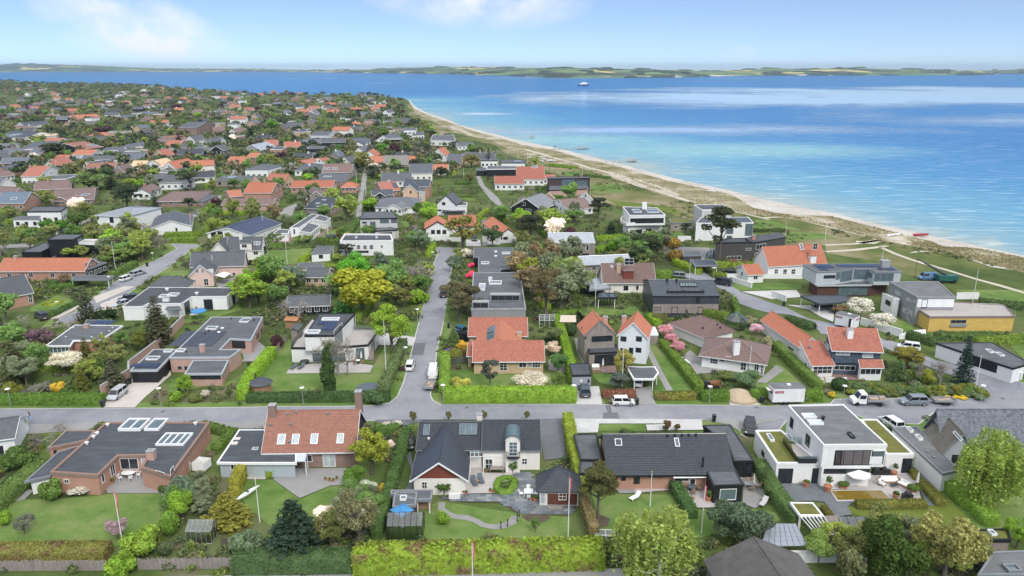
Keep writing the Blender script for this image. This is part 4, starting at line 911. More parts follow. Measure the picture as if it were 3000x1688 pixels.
def car_template(kind):
 L,Wd,H,hood,boot,belt,slope=CARS[kind];w=Wd/2;zb=.22;B=MB();bz=H*belt*.95 if kind!='van' else 1.15
 x0,x1=-L/2,L/2
 xs=[x0,x0+.10,x0+L*.10,x0+L*(boot+.08),x0+L*.5,x1-L*hood,x1-L*.10,x1-.12,x1]
 tops=[bz*.72,bz*.93,bz*.99,bz,bz,bz*.97,bz*.82,bz*.72,bz*.55];ws=[w*.84,w*.93,w*.98,w,w,w*.98,w*.95,w*.86,w*.72];bots=[zb+.12,zb,zb,zb,zb,zb,zb,zb+.02,zb+.12]
 sec=[]
 for x,t,ww,bo in zip(xs,tops,ws,bots):i=len(B.v);B.v+=[(x,-ww*.9,bo),(x,-ww,(bo+t)*.48),(x,-ww*.97,t*.93),(x,-ww*.82,t),(x,ww*.82,t),(x,ww*.97,t*.93),(x,ww,(bo+t)*.48),(x,ww*.9,bo)];sec.append(i)
 for a,b in zip(sec,sec[1:]):
  for k in range(8):B.f.append((a+k,a+(k+1)%8,b+(k+1)%8,b+k));B.m.append(0)
 B.f.append(tuple(sec[0]+k for k in reversed(range(8))));B.f.append(tuple(sec[-1]+k for k in range(8)));B.m+=[0,0]
 body=B;t=thing('parked_car' if kind!='van' else 'parked_van',None,None,(0,0,0));col=(1,1,1)
 body.build('body',PAINT,t,smooth=False)
 c0,c1=x0+L*boot+.06,x1-L*hood+.12;r0,r1=c0+(L*.045 if kind!='saloon' else L*.13),c1-L*slope*.55;wt,wb=w*.74,w*.86
 bb=[(c0,-wb,bz-.03),(c1,-wb,bz-.03),(c1,wb,bz-.03),(c0,wb,bz-.03)];tt=[(r0,-wt,H-.05),(r1,-wt,H-.05),(r1,wt,H-.05),(r0,wt,H-.05)];mid=[((r0+r1)/2,0,H)]
 C=MB()
 for k in range(4):C.poly([bb[k],bb[(k+1)%4],tt[(k+1)%4],tt[k]])
 C.poly([(x*1,y*.97,z+.03)for x,y,z in tt]);
 for k in range(4):C.poly([tt[k],tt[(k+1)%4],(tt[(k+1)%4][0],tt[(k+1)%4][1]*.97,H-.02),(tt[k][0],tt[k][1]*.97,H-.02)])
 C.build('cabin',PAINT,t)
 def pane(q,name,m=CGL,ins=.08,off=.015):
  q=[Vector(v)for v in q];c=sum(q,Vector())/4;n=(q[1]-q[0]).cross(q[2]-q[1]).normalized();p=MB();r=[v.lerp(c,ins)+n*off for v in q];p.poly(r);p.poly([v-n*.02 for v in reversed(r)])
  for k in range(4):p.poly([r[k],r[k]-n*.02,r[(k+1)%4]-n*.02,r[(k+1)%4]])
  p.build(name,m,t)
 pane([bb[1],bb[2],tt[2],tt[1]],'windscreen')
 if kind!='van':pane([bb[3],bb[0],tt[0],tt[3]],'rear_window',ins=.14)
 for(a,b,c,d)in((bb[0],bb[1],tt[1],tt[0]),(bb[2],bb[3],tt[3],tt[2])):
  a,b,c,d=map(Vector,(a,b,c,d));
  cuts=(0,.52,1)if kind!='van' else((.62,1)if a.y<0 else(0,.38))
  for f,g in zip(cuts,cuts[1:]):pane([a.lerp(b,f),a.lerp(b,g),d.lerp(c,g),d.lerp(c,f)],'side_window',ins=.12)
 for sx in(x0+L*.19,x1-L*.19):
  for sy in(-1,1):
   wh=MB();y=sy*(w-.10);wh.tube([(sx,y-.11,.32),(sx,y+.11,.32)],.32,14);o=wh.build('wheel',RUB,t)
   wh=MB();wh.tube([(sx,y+sy*.1,.32),(sx,y+sy*.125,.32)],.21,10);wh.build('rim',RIM,o)
 for sy in(-1,1):
  p=MB();p.ob((x1-.30,sy*w*.78-.16,bz*.60),(.25,0,-.02),(0,.32,0),(0,0,.13));p.build('headlight',HEADL,t)
  p=MB();p.ob((x0-.01,sy*w*.74-.13,bz*.62),(.12,0,0),(0,.26,0),(0,0,.18));p.build('tail_light',REDL,t)
  p=MB();p.box((c1-.25,sy*(w+.07),bz),.12,.2,.13);p.build('mirror',METALD,t)
 p=MB();p.ob((x0-.02,-.26,.45),(.03,0,0),(0,.52,0),(0,0,.11));p.build('number_plate',FRW,t)
 return t
def car(kind,spec,col,label,group=None,cat='car',z=.10):
 q=P(spec,z);f,r=q[0],q[1];c=(f+r)/2;yaw=math.atan2(f.y-r.y,f.x-r.x)
 if kind not in CART:
  CART[kind]=t=car_template(kind)
 else:
  src=CART[kind];t=src.copy();COL.objects.link(t)
  for ch in list(src['kids']):
   k=bpy.data.objects[ch].copy();COL.objects.link(k);k.parent=t
   for g in bpy.data.objects[ch].get('kids',[]):h=bpy.data.objects[g].copy();COL.objects.link(h);h.parent=k
 if 'kids' not in t:
  ks=[o for o in bpy.data.objects if o.parent==t];t['kids']=[o.name for o in ks]
  for o in ks:
   g=[x.name for x in bpy.data.objects if x.parent==o]
   if g:o['kids']=g
 t.location=(c.x,c.y,z);t.rotation_euler=(0,0,yaw);tag(t,label,cat,group)
 for o in bpy.data.objects:
  if o.parent==t:o.color=c4(col)
 return t
def flagpole(spec,label,pennant=True,r=.055,group='white flagpoles in the gardens',z=0,flag=None):
 q=px(spec);b=lev(q[0],z);h=max(5.0,top_h(b,q[1]));t=thing('flagpole',label,'flagpole',b,group);m=MB();m.tube([(0,0,0),(0,0,h)],r*1.25,8,r*.7);m.build('pole',POLEW,t)
 m=MB();m.lathe((0,0,h),[(.03,0),(.09,.05),(.09,.12),(.02,.17)],8);m.build('knob',REDF if pennant=='r' else mat('gold_paint',(.55,.36,.08),.1,3,.4),t)
 if pennant:
  m=MB();L=h*.42;n=7;
  for k in range(n):
   z0,z1=h-.15-L*k/n,h-.15-L*(k+1)/n;w0,w1=.22*(1-k/n)+.03,.22*(1-(k+1)/n)+.03;s0,s1=.06*math.sin(k*1.3),.06*math.sin((k+1)*1.3);x=r
   for(a,e,mi)in((0,.38,0),(.38,.62,1),(.62,1,0)):m.poly([(x+w0*a,s0,z0),(x+w0*e,s0+.05,z0),(x+w1*e,s1+.05,z1),(x+w1*a,s1,z1)],mi)
  m.build('pennant',[REDF,CLOTHW],t)
 return t
def lamp(spec,label,group='street lamps along the roads',h=None):
 q=px(spec);b=lev(q[0],.04);h=h or max(3.2,top_h(b,q[1]));t=thing('street_lamp',label,'street lamp',b,group)
 m=MB();m.tube([(0,0,0),(0,0,h-.35)],.07,8,.045);m.build('pole',GALV,t)
 m=MB();m.lathe((0,0,h-.35),[(.05,0),(.20,.12),(.20,.22)],10);m.build('lamp_glass',mat('opal_glass',(.72,.74,.72),.05,3,.3),t)
 m=MB();m.lathe((0,0,h-.12),[(.42,0),(.36,.06),(.10,.12)],12);m.build('lamp_shade',POLEW,t);return t
def bin_(spec,label,col=(.022,.026,.03),h=1.05,yaw=0,z=.1,group='wheeled rubbish bins'):
 b=P1(spec,z);t=thing('rubbish_bin',label,'rubbish bin',b,group);t.rotation_euler=(0,0,yaw);m=MB();s0,s1=.22,.29;
 v=[(-s0,-s0,.05),(s0,-s0,.05),(s0,s0,.05),(-s0,s0,.05),(-s1,-s1,h),(s1,-s1,h),(s1,s1,h),(-s1,s1,h)]
 for f in((3,2,1,0),(4,5,6,7),(0,1,5,4),(1,2,6,5),(2,3,7,6),(3,0,4,7)):m.poly([v[k]for k in f])
 m.build('body',PLAIN,t,color=col);m=MB();m.ob((-.31,-.33,h),(.62,0,0),(0,.66,.05),(0,0,.06));m.build('lid',PLAIN,t,color=shade(col,1.5)[:3])
 for sx in(-1,1):m=MB();m.tube([(sx*.2,.27,.1),(sx*.27,.27,.1)],.1,8);m.build('wheel',RUB,t)
 return t
def pot(spec,label,h=.45,r=.25,plantcol=MG,ph=.5,m=None,z=.13,group='potted plants on the terraces',kind='bush'):
 b=P1(spec,z);t=thing('plant_pot',label,'potted plant',b,group);mb=MB();mb.lathe((0,0,0),[(r*.68,0),(r,h*.85),(r*1.1,h*.86),(r*1.1,h),(r*.9,h),(r*.88,h*.9)],10);mb.build('pot',m or TERRA,t)
 if ph:
  fo,st=template(kind,'m',0);o=link('foliage',fo,t,(0,0,h*.8),plantcol);nw,nh=NOM[kind];o.scale=(r*3/nw,r*3/nw,ph/nh)
 return t
def legs(m,w,d,h,s=.04):
 for x in(-1,1):
  for y in(-1,1):yield(x*(w/2-s),y*(d/2-s))
def table(spec,label,w=1.6,d=.9,h=.73,round_=False,top=None,leg=None,yaw=0,z=.13,group=None):
 t=thing('garden_table',label,'table',P1(spec,z),group);t.rotation_euler=(0,0,yaw);m=MB()
 if round_:
  m.lathe((0,0,h-.05),[(w/2,0),(w/2,.05)],18);o=m.build('table_top',top or FRW,t);o.scale=(1,d/w if d else 1,1)
  m=MB();m.lathe((0,0,0),[(.3,0),(.3,.04),(.05,.08),(.05,h-.05)],8);m.build('pedestal',leg or METALD,t)
 else:
  m.box((0,0,h-.05),w,d,.05);m.build('table_top',top or WOODF,t)
  for x,y in legs(m,w,d,h):m=MB();m.box((x,y,0),.06,.06,h-.05);m.build('leg',leg or top or WOODF,t)
 return t
def chair(p,yaw,label,m=None,group=None,h=.44,w=.5,back=.45,arm=False,z=.13,name='garden_chair',seat=None):
 t=thing(name,label,'chair',(p.x,p.y,z),group);t.rotation_euler=(0,0,yaw);m=m or FRW;b=MB();b.box((0,0,h-.04),w,w,.05);b.build('seat',seat or m,t)
 b=MB();b.ob((-w/2,w/2-.03,h+.05),(w,0,0),(0,.06,0),(0,.12,back));b.build('backrest',seat or m,t)
 for x in(-1,1):
  for y in(-1,1):b=MB();b.box((x*(w/2-.03),y*(w/2-.03),0),.045,.045,h-.04);b.build('leg',m,t)
  if arm:b=MB();b.box((x*(w/2),0,h+.2),.06,w,.04);b.build('armrest',m,t)
 return t
def chairs(spec,rad,n,label,group,z=.13,m=None,a0=0,**k):
 c=P1(spec,z)
 for i in range(n):
  a=a0+6.283*i/n;rx,ry=rad if isinstance(rad,tuple)else(rad,rad);chair(Vector((c.x+rx*math.cos(a),c.y+ry*math.sin(a),0)),a-1.5708,label,m,group,z=z,**k)
def lounger(spec,yaw,label,m=None,fr=None,z=.13,group=None,back=.55):
 t=thing('sun_lounger',label,'sun lounger',P1(spec,z),group);t.rotation_euler=(0,0,yaw);m=m or CLOTHW;fr=fr or FRW
 b=MB();b.ob((-.95,-.32,.30),(1.3,0,0),(0,.64,0),(0,0,.08));b.build('seat',m,t);b=MB();b.ob((.36,-.32,.30),(.62*math.cos(back),0,.9*math.sin(back)),(0,.64,0),(-.05,0,.07));b.build('backrest',m,t)
 for x in(-.8,.3):
  for y in(-.28,.28):b=MB();b.box((x,y,0),.05,.05,.3);b.build('leg',fr,t)
 return t
def parasol(spec,label,r=1.4,h=2.4,m=None,closed=False,z=.13,n=8,m2=None):
 t=thing('parasol',label,'parasol',P1(spec,z));b=MB();b.tube([(0,0,0),(0,0,h)],.03,6);b.build('pole',WOODF if m2 is None else FRG,t);b=MB();b.lathe((0,0,0),[(.28,0),(.28,.08),(.06,.1)],10);b.build('base',SLATE,t)
 b=MB()
 if closed:b.lathe((0,0,h*.42),[(.10,0),(.20,.08),(.16,h*.25),(.10,h*.42),(.05,h*.56),(.01,h*.6)],8)
 else:
  for k in range(n):
   a,c=6.283*k/n,6.283*(k+1)/n;p,q=(r*math.cos(a),r*math.sin(a),h-.55),(r*math.cos(c),r*math.sin(c),h-.55);b.poly([p,q,(0,0,h)]);b.poly([(0,0,h-.04),(q[0],q[1],q[2]-.02),(p[0],p[1],p[2]-.02)]);b.poly([p,(p[0],p[1],p[2]-.16),(q[0],q[1],q[2]-.16),q])
 b.build('canopy',m or CLOTHW,t);return t
def sofa(spec,yaw,label,w=2.0,z=.13,m=None,cush=None,group=None):
 t=thing('garden_sofa',label,'sofa',P1(spec,z),group);t.rotation_euler=(0,0,yaw);m=m or WICK;b=MB();b.box((0,0,.02),w,.85,.30);b.build('base',m,t);b=MB();b.box((0,.38,.32),w,.12,.42);b.build('backrest',m,t)
 for s in(-1,1):b=MB();b.box((s*(w/2-.06),-.05,.32),.12,.74,.22);b.build('armrest',m,t)
 n=max(1,round(w/.8))
 for k in range(n):x=-w/2+.14+(w-.28)*(k+.5)/n;b=MB();b.box((x,-.06,.32),(w-.3)/n-.03,.72,.14);b.build('cushion',cush or CLOTHW,t);b=MB();b.ob((x-(w-.3)/n/2+.02,.22,.44),((w-.3)/n-.04,0,0),(0,.12,0),(0,.08,.34));b.build('back_cushion',cush or CLOTHW,t)
 return t
def solid(name,label,cat,spec,z0,z1,m,group=None,part=None):
 poly=ccw([(p.x,p.y)for p in P(spec,z1)]);c=(sum(p[0]for p in poly)/len(poly),sum(p[1]for p in poly)/len(poly),0);b=MB();b.prism(poly,z0,z1);o=b.build(name,m,None,c);block(poly);return tag(o,label,cat,group)
def wall(spec,h,m,label,t=.22,name='garden_wall',cat='wall',cap=None,z=0):
 pts=P(spec,z);c=pts[0];r=thing(name,label,cat,(c.x,c.y,0));b=MB()
 for a,e in zip(pts,pts[1:]):
  d=(e-a).normalized();n=Vector((-d.y,d.x,0));b.ob(a-n*t/2,e-a,n*t,(0,0,h))
 b.build('wall_body',m,r,c)
 b=MB()
 for a,e in zip(pts,pts[1:]):
  d=(e-a).normalized();n=Vector((-d.y,d.x,0));b.ob(a-n*(t/2+.04)+Vector((0,0,h)),e-a,n*(t+.08),(0,0,.07))
 b.build('coping',cap or m,r,c);return r
def fence(spec,h,m,label,pw=.16,gap=.015,vary=.05,post=None,horiz=False,z=0,name='wooden_fence',cat='fence'):
 pts=P(spec,z);c=pts[0];r=thing(name,label,cat,(c.x,c.y,0));rnd=random.Random(int(abs(c.x*10)));ms={}
 for a,e in zip(pts,pts[1:]):
  L=(e-a).length;d=(e-a)/L;n=Vector((-d.y,d.x,0));k=0;yaw=math.atan2(d.y,d.x)
  while k*2.2<L:b=MB();b.box((a.x+d.x*k*2.2+n.x*.06,a.y+d.y*k*2.2+n.y*.06,0),.09,.09,h*.96,yaw);b.build('post',post or m,r,c);k+=1
  if horiz:
   for j in range(int(h/pw)):
    b=MB();b.ob(a+Vector((0,0,.08+j*pw)),e-a,n*.025,(0,0,pw-gap));b.build('plank',m,r,c)
  else:
   if 'p' not in ms:
    b=MB();b.box((0,0,.05),pw-gap,.03,h);o=b.build('plank',m,r,Vector((0,0,0)));ms['p']=o.data;bpy.data.objects.remove(o)
   x=pw/2
   while x<L:
    o=link('plank',ms['p'],r,a+d*x-c);o.rotation_euler=(0,rnd.gauss(0,.012),yaw);o.scale=(1,1,1+rnd.gauss(0,vary));x+=pw
 return r
def greenhouse(spec,label,w,d,h,rid,fr=None,yaw=None,pan=None,z=.05,nx=5,ny=3):
 q=P(spec,z);a,b2=q[0],q[1];yaw=math.atan2(b2.y-a.y,b2.x-a.x);t=thing('greenhouse',label,'greenhouse',a);t.rotation_euler=(0,0,yaw);fr=fr or GALV;pan=pan or clear_glass();s=.03
 m=MB()
 pr=[(0,0,0),(w,0,0),(w,d,0),(0,d,0)];tp=[(x,y,h)for x,y,_ in pr];ra,rb=(0,d/2,rid),(w,d/2,rid)
 E=[(pr[k],pr[(k+1)%4])for k in range(4)]+[(tp[k],tp[(k+1)%4])for k in range(4)]+[(pr[k],tp[k])for k in range(4)]+[(ra,rb),(tp[0],ra),(tp[3],ra),(tp[1],rb),(tp[2],rb)]
 for k in range(1,nx):x=w*k/nx;E+=[((x,0,0),(x,0,h)),((x,d,0),(x,d,h)),((x,0,h),(x,d/2,rid)),((x,d,h),(x,d/2,rid))]
 for k in range(1,ny):y=d*k/ny;zt=h+(rid-h)*(1-abs(2*y/d-1));E+=[((0,y,0),(0,y,zt)),((w,y,0),(w,y,zt))]
 for p,q2 in E:m.tube([p,q2],s,4)
 m.build('frame',fr,t)
 def gl(p):b=MB();b.poly(p);b.build('pane',pan,t)
 for k in range(nx):
  x0,x1=w*k/nx,w*(k+1)/nx
  for y in(0,d):gl([(x0,y,.02),(x1,y,.02),(x1,y,h),(x0,y,h)]);gl([(x0,y,h),(x1,y,h),(x1,d/2,rid),(x0,d/2,rid)])
 for x in(0,w):gl([(x,0,.02),(x,d,.02),(x,d,h),(x,d/2,rid),(x,0,h)])
 return t
def person(spec,label,yaw,top,legs_,z=.1,h=1.74,stride=.3):
 b=P1(spec,z);t=thing('person',label,'person',b);t.rotation_euler=(0,0,yaw);k=h/1.74
 J=[((0,0,.92),.14),((0,0,1.15),.15),((0,0,1.38),.17),((0,0,1.48),.07),((0,0,1.56),.075),((0.02,0,1.66),.10),((0.01,0,1.74),.06),((.0,.10,.88),.10),((stride*.5,.10,.5),.07),((stride*.8,.10,.08),.045),((stride*.8+.16,.10,.03),.035),((0,-.10,.88),.10),((-stride*.35,-.10,.5),.07),((-stride*.95,-.10,.12),.045),((-stride*.95+.14,-.10,.03),.035),((0,.20,1.38),.06),((-.10,.26,1.12),.045),((.02,.26,.88),.035),((.06,.26,.80),.03),((0,-.20,1.38),.06),((.10,-.26,1.12),.045),((.24,-.25,.92),.035),((.30,-.25,.86),.03)]
 Eg=[(0,1),(1,2),(2,3),(3,4),(4,5),(5,6),(0,7),(7,8),(8,9),(9,10),(0,11),(11,12),(12,13),(13,14),(2,15),(15,16),(16,17),(17,18),(2,19),(19,20),(20,21),(21,22)]
 me=bpy.data.meshes.new('body');me.from_pydata([tuple(c*k for c in j[0])for j in J],Eg,[]);me.update();o=link('body',me,t)
 sk=o.modifiers.new('skin','SKIN');me.skin_vertices or None
 for i,j in enumerate(J):me.skin_vertices[0].data[i].radius=(j[1]*k,j[1]*k)
 me.skin_vertices[0].data[0].use_root=True;o.modifiers.new('sub','SUBSURF').levels=1
 m=NT('clothed_figure_'+label[:12].replace(' ','_'));tcn=m.n('ShaderNodeTexCoord');sp=m.n('ShaderNodeSeparateXYZ',{0:tcn.outputs['Object']})
 c=m.mix(m.math('GREATER_THAN',sp.outputs[2],.93*k),c4(legs_),c4(top));c=m.mix(m.math('GREATER_THAN',sp.outputs[2],1.49*k),c,(.45,.27,.19,1));c=m.mix(m.math('LESS_THAN',sp.outputs[2],.1),c,(.05,.05,.05,1));me.materials.append(m.out(m.bsdf(c,.8).outputs[0]))
 b=MB();b.lathe((.0,0,1.63*k),[(.105,0),(.115,.06),(.08,.13),(.02,.15)],10);b.build('hair',mat('brown_hair',(.10,.06,.035),.3,8,.8),t);return t
def pergola(name,label,cat,spec,h,m,n=6,sec=.08,ex=None):
 q=P(spec,h);a,b2,c,d=q;r=thing(name,label,cat,(a.x,a.y,0));o=Vector((a.x,a.y,0))
 for p in q:b=MB();b.box((p.x,p.y,0),.1,.1,h);b.build('post',m,r,o)
 for(p,e)in((a,b2),(d,c)):b=MB();v=(e-p);b.ob(p,v,(0,.09,0),(0,0,.15));b.build('beam',m,r,o)
 for k in range(n):f=k/(n-1);p,e=a.lerp(b2,f),d.lerp(c,f);b=MB();b.ob(p+Vector((0,0,.152)),e-p,(sec,0,0),(0,0,.12));b.build('rafter',m,r,o)
 return r
def sheetroof(name,label,cat,spec,h,m,bars=None,nx=6,ny=3,tilt=.25,posts=FRW):
 q=P(spec,h);r=thing(name,label,cat,(q[0].x,q[0].y,0));o=Vector((q[0].x,q[0].y,0));a,b2,c,d=[Vector(p)for p in q];c.z+=tilt;d.z+=tilt;block([(p.x,p.y)for p in q])
 for p in(a,b2,c,d):b=MB();b.box((p.x,p.y,0),.1,.1,p.z-.06);b.build('post',posts,r,o)
 for i in range(nx):
  for j in range(ny):
   def g(u,v):return a.lerp(b2,u).lerp(d.lerp(c,u),v)
   u0,u1,v0,v1=i/nx+.004,(i+1)/nx-.004,j/ny+.004,(j+1)/ny-.004;pp=[g(u0,v0),g(u1,v0),g(u1,v1),g(u0,v1)];b=MB();b.poly(pp);b.poly([p-Vector((0,0,.03))for p in reversed(pp)])
   for k in range(4):b.poly([pp[k],pp[k]-Vector((0,0,.03)),pp[(k+1)%4]-Vector((0,0,.03)),pp[(k+1)%4]])
   b.build('roof_sheet',m,r,o)
 if bars:
  for i in range(nx+1):p,e=a.lerp(b2,i/nx),d.lerp(c,i/nx);b=MB();b.tube([p+Vector((0,0,.02)),e+Vector((0,0,.02))],.035,4);b.build('glazing_bar',bars,r,o)
  for j in range(ny+1):p,e=a.lerp(d,j/ny),b2.lerp(c,j/ny);b=MB();b.tube([p-Vector((0,0,.05)),e-Vector((0,0,.05))],.04,4);b.build('purlin',bars,r,o)
 return r
# ------------------------------------------------------------------ houses of the first row, south of the road
h=House('brick_courtyard_house','flat-roofed brick house with a notched dark roof and large white roof lights')
h.flat('A 395,635 775,660 935,505 1165,502 1110,598 1345,672 1658,238 835,240',2.95,BRICK,FELTB,BRICKD,over=.1,rw=.35,up=.16)
h.win('A 503,682 550,720 942,520 1100,605',2,1);h.win('A 1230,612 1305,668',1,1);h.win('A 862,572 912,635',2,1);h.win('A 1112,520 1160,600',1,1,pn=CURT);h.win('A 1490,555 1506,610 792,640 828,700 1340,612 1380,660')
h.sky('A 1022,222 1106,306',2,hgt=.45,b=.2);h.sky('A 1222,220 1252,304',1,hgt=.4,b=.2);h.sky('A 1312,330 1448,422',4,hgt=.3,b=.2)
h.chim('A 1200,525',1.0,.9,1.3,BRICKP);h.vent('A 850,262 768,330 740,357 686,408 1543,252',.4,.2,FRW)
h.flat('A 190,705 400,655 640,412 455,470',2.35,WHITE,FELTB,FRG,over=.4,up=.03);h.win('A 307,722 345,765')
h.flat('A 372,442 690,378 755,302 522,300',2.7,BRICK,FELTB,BRICKD,up=.1);h.win('A 420,458 450,480',fr=FRB)
h=House('white_gabled_house','low white house with a black slate roof cut off by the photo edge');h.gable('A -150,395 117,358 -60,270',2.5,1.6,WHITE,TDGR,axis='x',D=8.5,trim=FRW);h.win('A -20,425 35,485',fr=FRB);h.win('A -110,440 -70,490')
h=House('brown_tiled_house','brick house under a steep brown tiled roof with four roof windows in a row')
h.gable('B 175,480 925,470 600,140',2.6,4.3,BRICKD,TBRN,half=True,rz=True,over=.5,og=.25,trim=FRW,tiles='flat',gab=DARKW)
h.sky('B 312,330 362,412 425,330 472,410 572,327 620,408 778,325 824,404',1,hgt=.16,pn=CURT);h.vent('B 455,165 252,265 410,262 400,398 385,180 700,178',.4,.14)
h.win('B 300,497 366,548 438,493 502,548 517,493 582,547',1,1);h.win('B 658,490 766,588',2,1,pn=CURT,name='terrace_door');h.chim('B 270,172',.95,.95,1.5,BRICKD);
h.chim_at(lev(px('B 950,135')[0],5.6),.95,.95,3.0,BRICKD)
h.flat('A 1710,553 1888,556 2340,556 2345,292 1885,292',2.45,mat('pale_blue_boards',(.40,.46,.50),.06,.6,.7,(6,6,.3)),FELTB,FRW,over=.3,up=.02);h.win('A 1817,565 1875,610',2,1);h.sky('A 1858,360 1890,374 1835,395 1868,412 2000,437 2030,453',pn=TAN);h.sky('B 112,436 148,452',pn=TAN)
sheetroof('polycarbonate_canopy','clear corrugated canopy over the yard beside the brown tiled house','canopy','A 1885,548 2410,545 2420,486 1925,486',2.3,mat('polycarbonate',(.55,.60,.70),.08,.5,.25,(6,.2,1),spec=.6),None,6,2,.1)
h=House('black_tiled_house','white house with glossy black tiled wings and a barrel-vaulted dormer tower')
h.gable('C 272,700 732,698 545,236',2.35,2.75,CREAM,TBLK,axis='y',rz=True,over=.45,og=.45,trim=FRW,tiles='flat',gab=mat('oxblood_boards',(.20,.055,.04),.15,.6,.7,(1,1,8)))
h.win('C 364,704 410,757',2,2)
h.gable('C 318,452 840,452 600,233',3.1,2.0,CREAM,TBLK,half=True,rz=True,over=.3,og=.1,tiles='pan',trim=FRG);h.sky('C 383,255 424,340',1,fr=FRG);h.sky('C 665,250 800,335',3,fr=FRG);h.vent('C 420,370',.3,.12,FRW)
h.gable('C 838,458 1310,455 1100,215',3.3,2.35,CREAM,TBLK,half=True,rz=True,over=.35,og=.2,tiles='pan',trim=FRG)
h.win('C 865,523 925,610',2,2,name='terrace_door');h.win('C 1155,518 1198,568',2,2);h.win('C 858,497 1012,509',solid=True,name='awning_box',pn=FRW)
h.chim('C 822,222',.8,.8,1.1,CREAM);q=P('C 1028,628 1140,628',0);a,e=q;d=(e-a).normalized();n=Vector((d.y,-d.x,0));w=(e-a).length;tw=MB();tz=5.0
tw.ob(a-n*2.6+n*.35,e-a,n*2.6,(0,0,tz));ar=[(w*.5-(w*.5+.12)*math.cos(3.1416*k/12),tz+.05+1.0*math.sin(3.1416*k/12))for k in range(13)]
fr_=[a+n*.35+d*x+Vector((0,0,z-tz+tz))for x,z in ar];tw.poly([Vector((p.x,p.y,p.z))for p in fr_]);h.put(tw,'dormer_tower',CREAM)
vm=MB()
for(p0,p1)in zip(fr_,fr_[1:]):
 o0,o1=p0+n*.25+Vector((0,0,.04)),p1+n*.25+Vector((0,0,.04));vm.poly([o0,o1,o1-n*3.4,o0-n*3.4]);vm.poly([o0-Vector((0,0,.12)),o1-Vector((0,0,.12)),o1,o0])
h.put(vm,'vaulted_roof',mat('verdigris_zinc',(.14,.20,.21),.12,.8,.35,metal=.4))
A0=a+n*.35;h.opening(A0,d,n,w*.22,w*.82,2.75,4.95,2,4,FRW,GLB,name='balcony_door');bl=MB()
for k in range(9):an=3.1416*k/8;p=A0+d*(w*.52-w*.46*math.cos(an))+n*(.1+.55*math.sin(an));bl.tube([(p.x,p.y,2.65),(p.x,p.y,3.5)],.02,4)
for z in(2.65,3.5):bl.tube([A0+d*(w*.52-w*.46*math.cos(3.1416*k/12))+n*(.1+.55*math.sin(3.1416*k/12))+Vector((0,0,z))for k in range(13)],.035,5)
h.put(bl,'balcony_rail',METALD);m_=MB();m_.prism([tuple((A0+d*(w*.52-w*.46*math.cos(3.1416*k/12))+n*(.02+.6*math.sin(3.1416*k/12))).to_2d())for k in range(13)],2.5,2.65);h.put(m_,'balcony_floor',DARKW)
sheetroof('glass_porch','small glazed porch roof in the angle between the black tiled wings','porch','C 748,505 850,503 835,447 750,447',2.7,clear_glass(),FRW,3,2,.3);
h2=House('tiled_garden_house','square annex with a black tiled hipped roof and red-brown boarded front','outbuilding')
h2.gable('C 1270,785 1632,787 1425,545',2.35,2.1,CREAM,TBLK,axis='y',rz=True,over=.45,hip=(3.1,1.2),tiles='flat',trim=FRG,gut=FRG)
h2.win('C 1358,798 1590,886',solid=True,name='boarding',pn=mat('red_brown_boards',(.13,.05,.035),.2,.8,.7,(1,1,9)),out=.03);h2.win('C 1445,792 1507,848',2,2,out=.08);h2.win('C 1300,790 1345,880',1,1,pn=CURT,name='door')
b=MB();q=P('C 1358,905 1475,905 1475,920 1358,922',.3);b.prism(ccw([(p.x,p.y)for p in q]),.1,.42);h2.put(b,'step',GREYW)
s_=House('garden_shed','brown boarded shed with a flat felt roof and open wood store','shed');s_.flat('C 133,905 318,888 332,788 152,786',2.3,mat('brown_boards',(.095,.045,.035),.25,.9,.75,(1,1,9)),FELT,FRG);s_.flat('C 325,848 442,846 452,770 120,772 118,800',2.2,None,FELT,FRG,open_=True);s_.sky('C 200,823 242,855',hgt=.3)
solid('log_pile','split firewood stacked under the lean-to of the brown shed','firewood','C 335,880 438,878 440,840 335,842',.12,.9,mat('cut_logs',(.36,.20,.13),.4,7,.9,col2=(.55,.36,.25)))
h=House('black_roofed_house','long brick house with a matt black tiled roof and flat black extensions')
h.gable('D 372,655 1385,650 800,328',2.5,3.3,BRICK,TBLK,half=True,rz=True,over=.5,og=.45,trim=FRB,tiles='flat',gab=BRICK)
h.sky('D 432,368 492,422',1,fr=FRW,pn=glass('dark_blind',(.05,.06,.07),.4));h.sky('D 900,362 948,430',1);h.vent('D 435,325 1008,325 1142,322 850,348 908,345 964,345 1018,344 1075,343',.35,.13,FRB)
h.win('D 485,662 520,695 700,655 742,668 765,655 808,668 420,662 450,695',fr=FRB);h.win('D 585,658 630,720',fr=FRB,name='door')
h.flat('D 162,530 338,530 292,326 108,330',2.55,DARKW,FELT,FRB,over=.1,up=.04);h.flat('D 150,640 268,640 275,540 160,538',2.3,DARKW,FELT,FRB)
h.flat('D 868,600 1150,606 1213,735 1452,727 1365,568 862,576',2.8,DARKW,FELT,FRB,over=.1,up=.03);h.win('D 1265,762 1388,846',1,1,fr=FRW,pn=GLB);h.win('D 905,672 1020,702 1025,678 1070,730',1,1,fr=FRW);h.chim('D 1126,588',.22,.22,1.2,FRB,FRB)
h.flat('D 1375,542 1535,540 1343,253 1128,258 1205,318 1292,330',2.7,DARKW,FELT,FRB,over=.1,up=.03);h.win('D 1480,560 1530,640',2,1,fr=FRB)
q=P('D 885,625 1150,622',2.75)+P('D 1160,672 897,675',2.15);b=MB();b.poly(q);b.poly([p-Vector((0,0,.04))for p in reversed(q)]);h.put(b,'awning',CLOTHW)
h=House('white_cube_villa','white cubist villa with a raised upper storey and moss-green roof terraces')
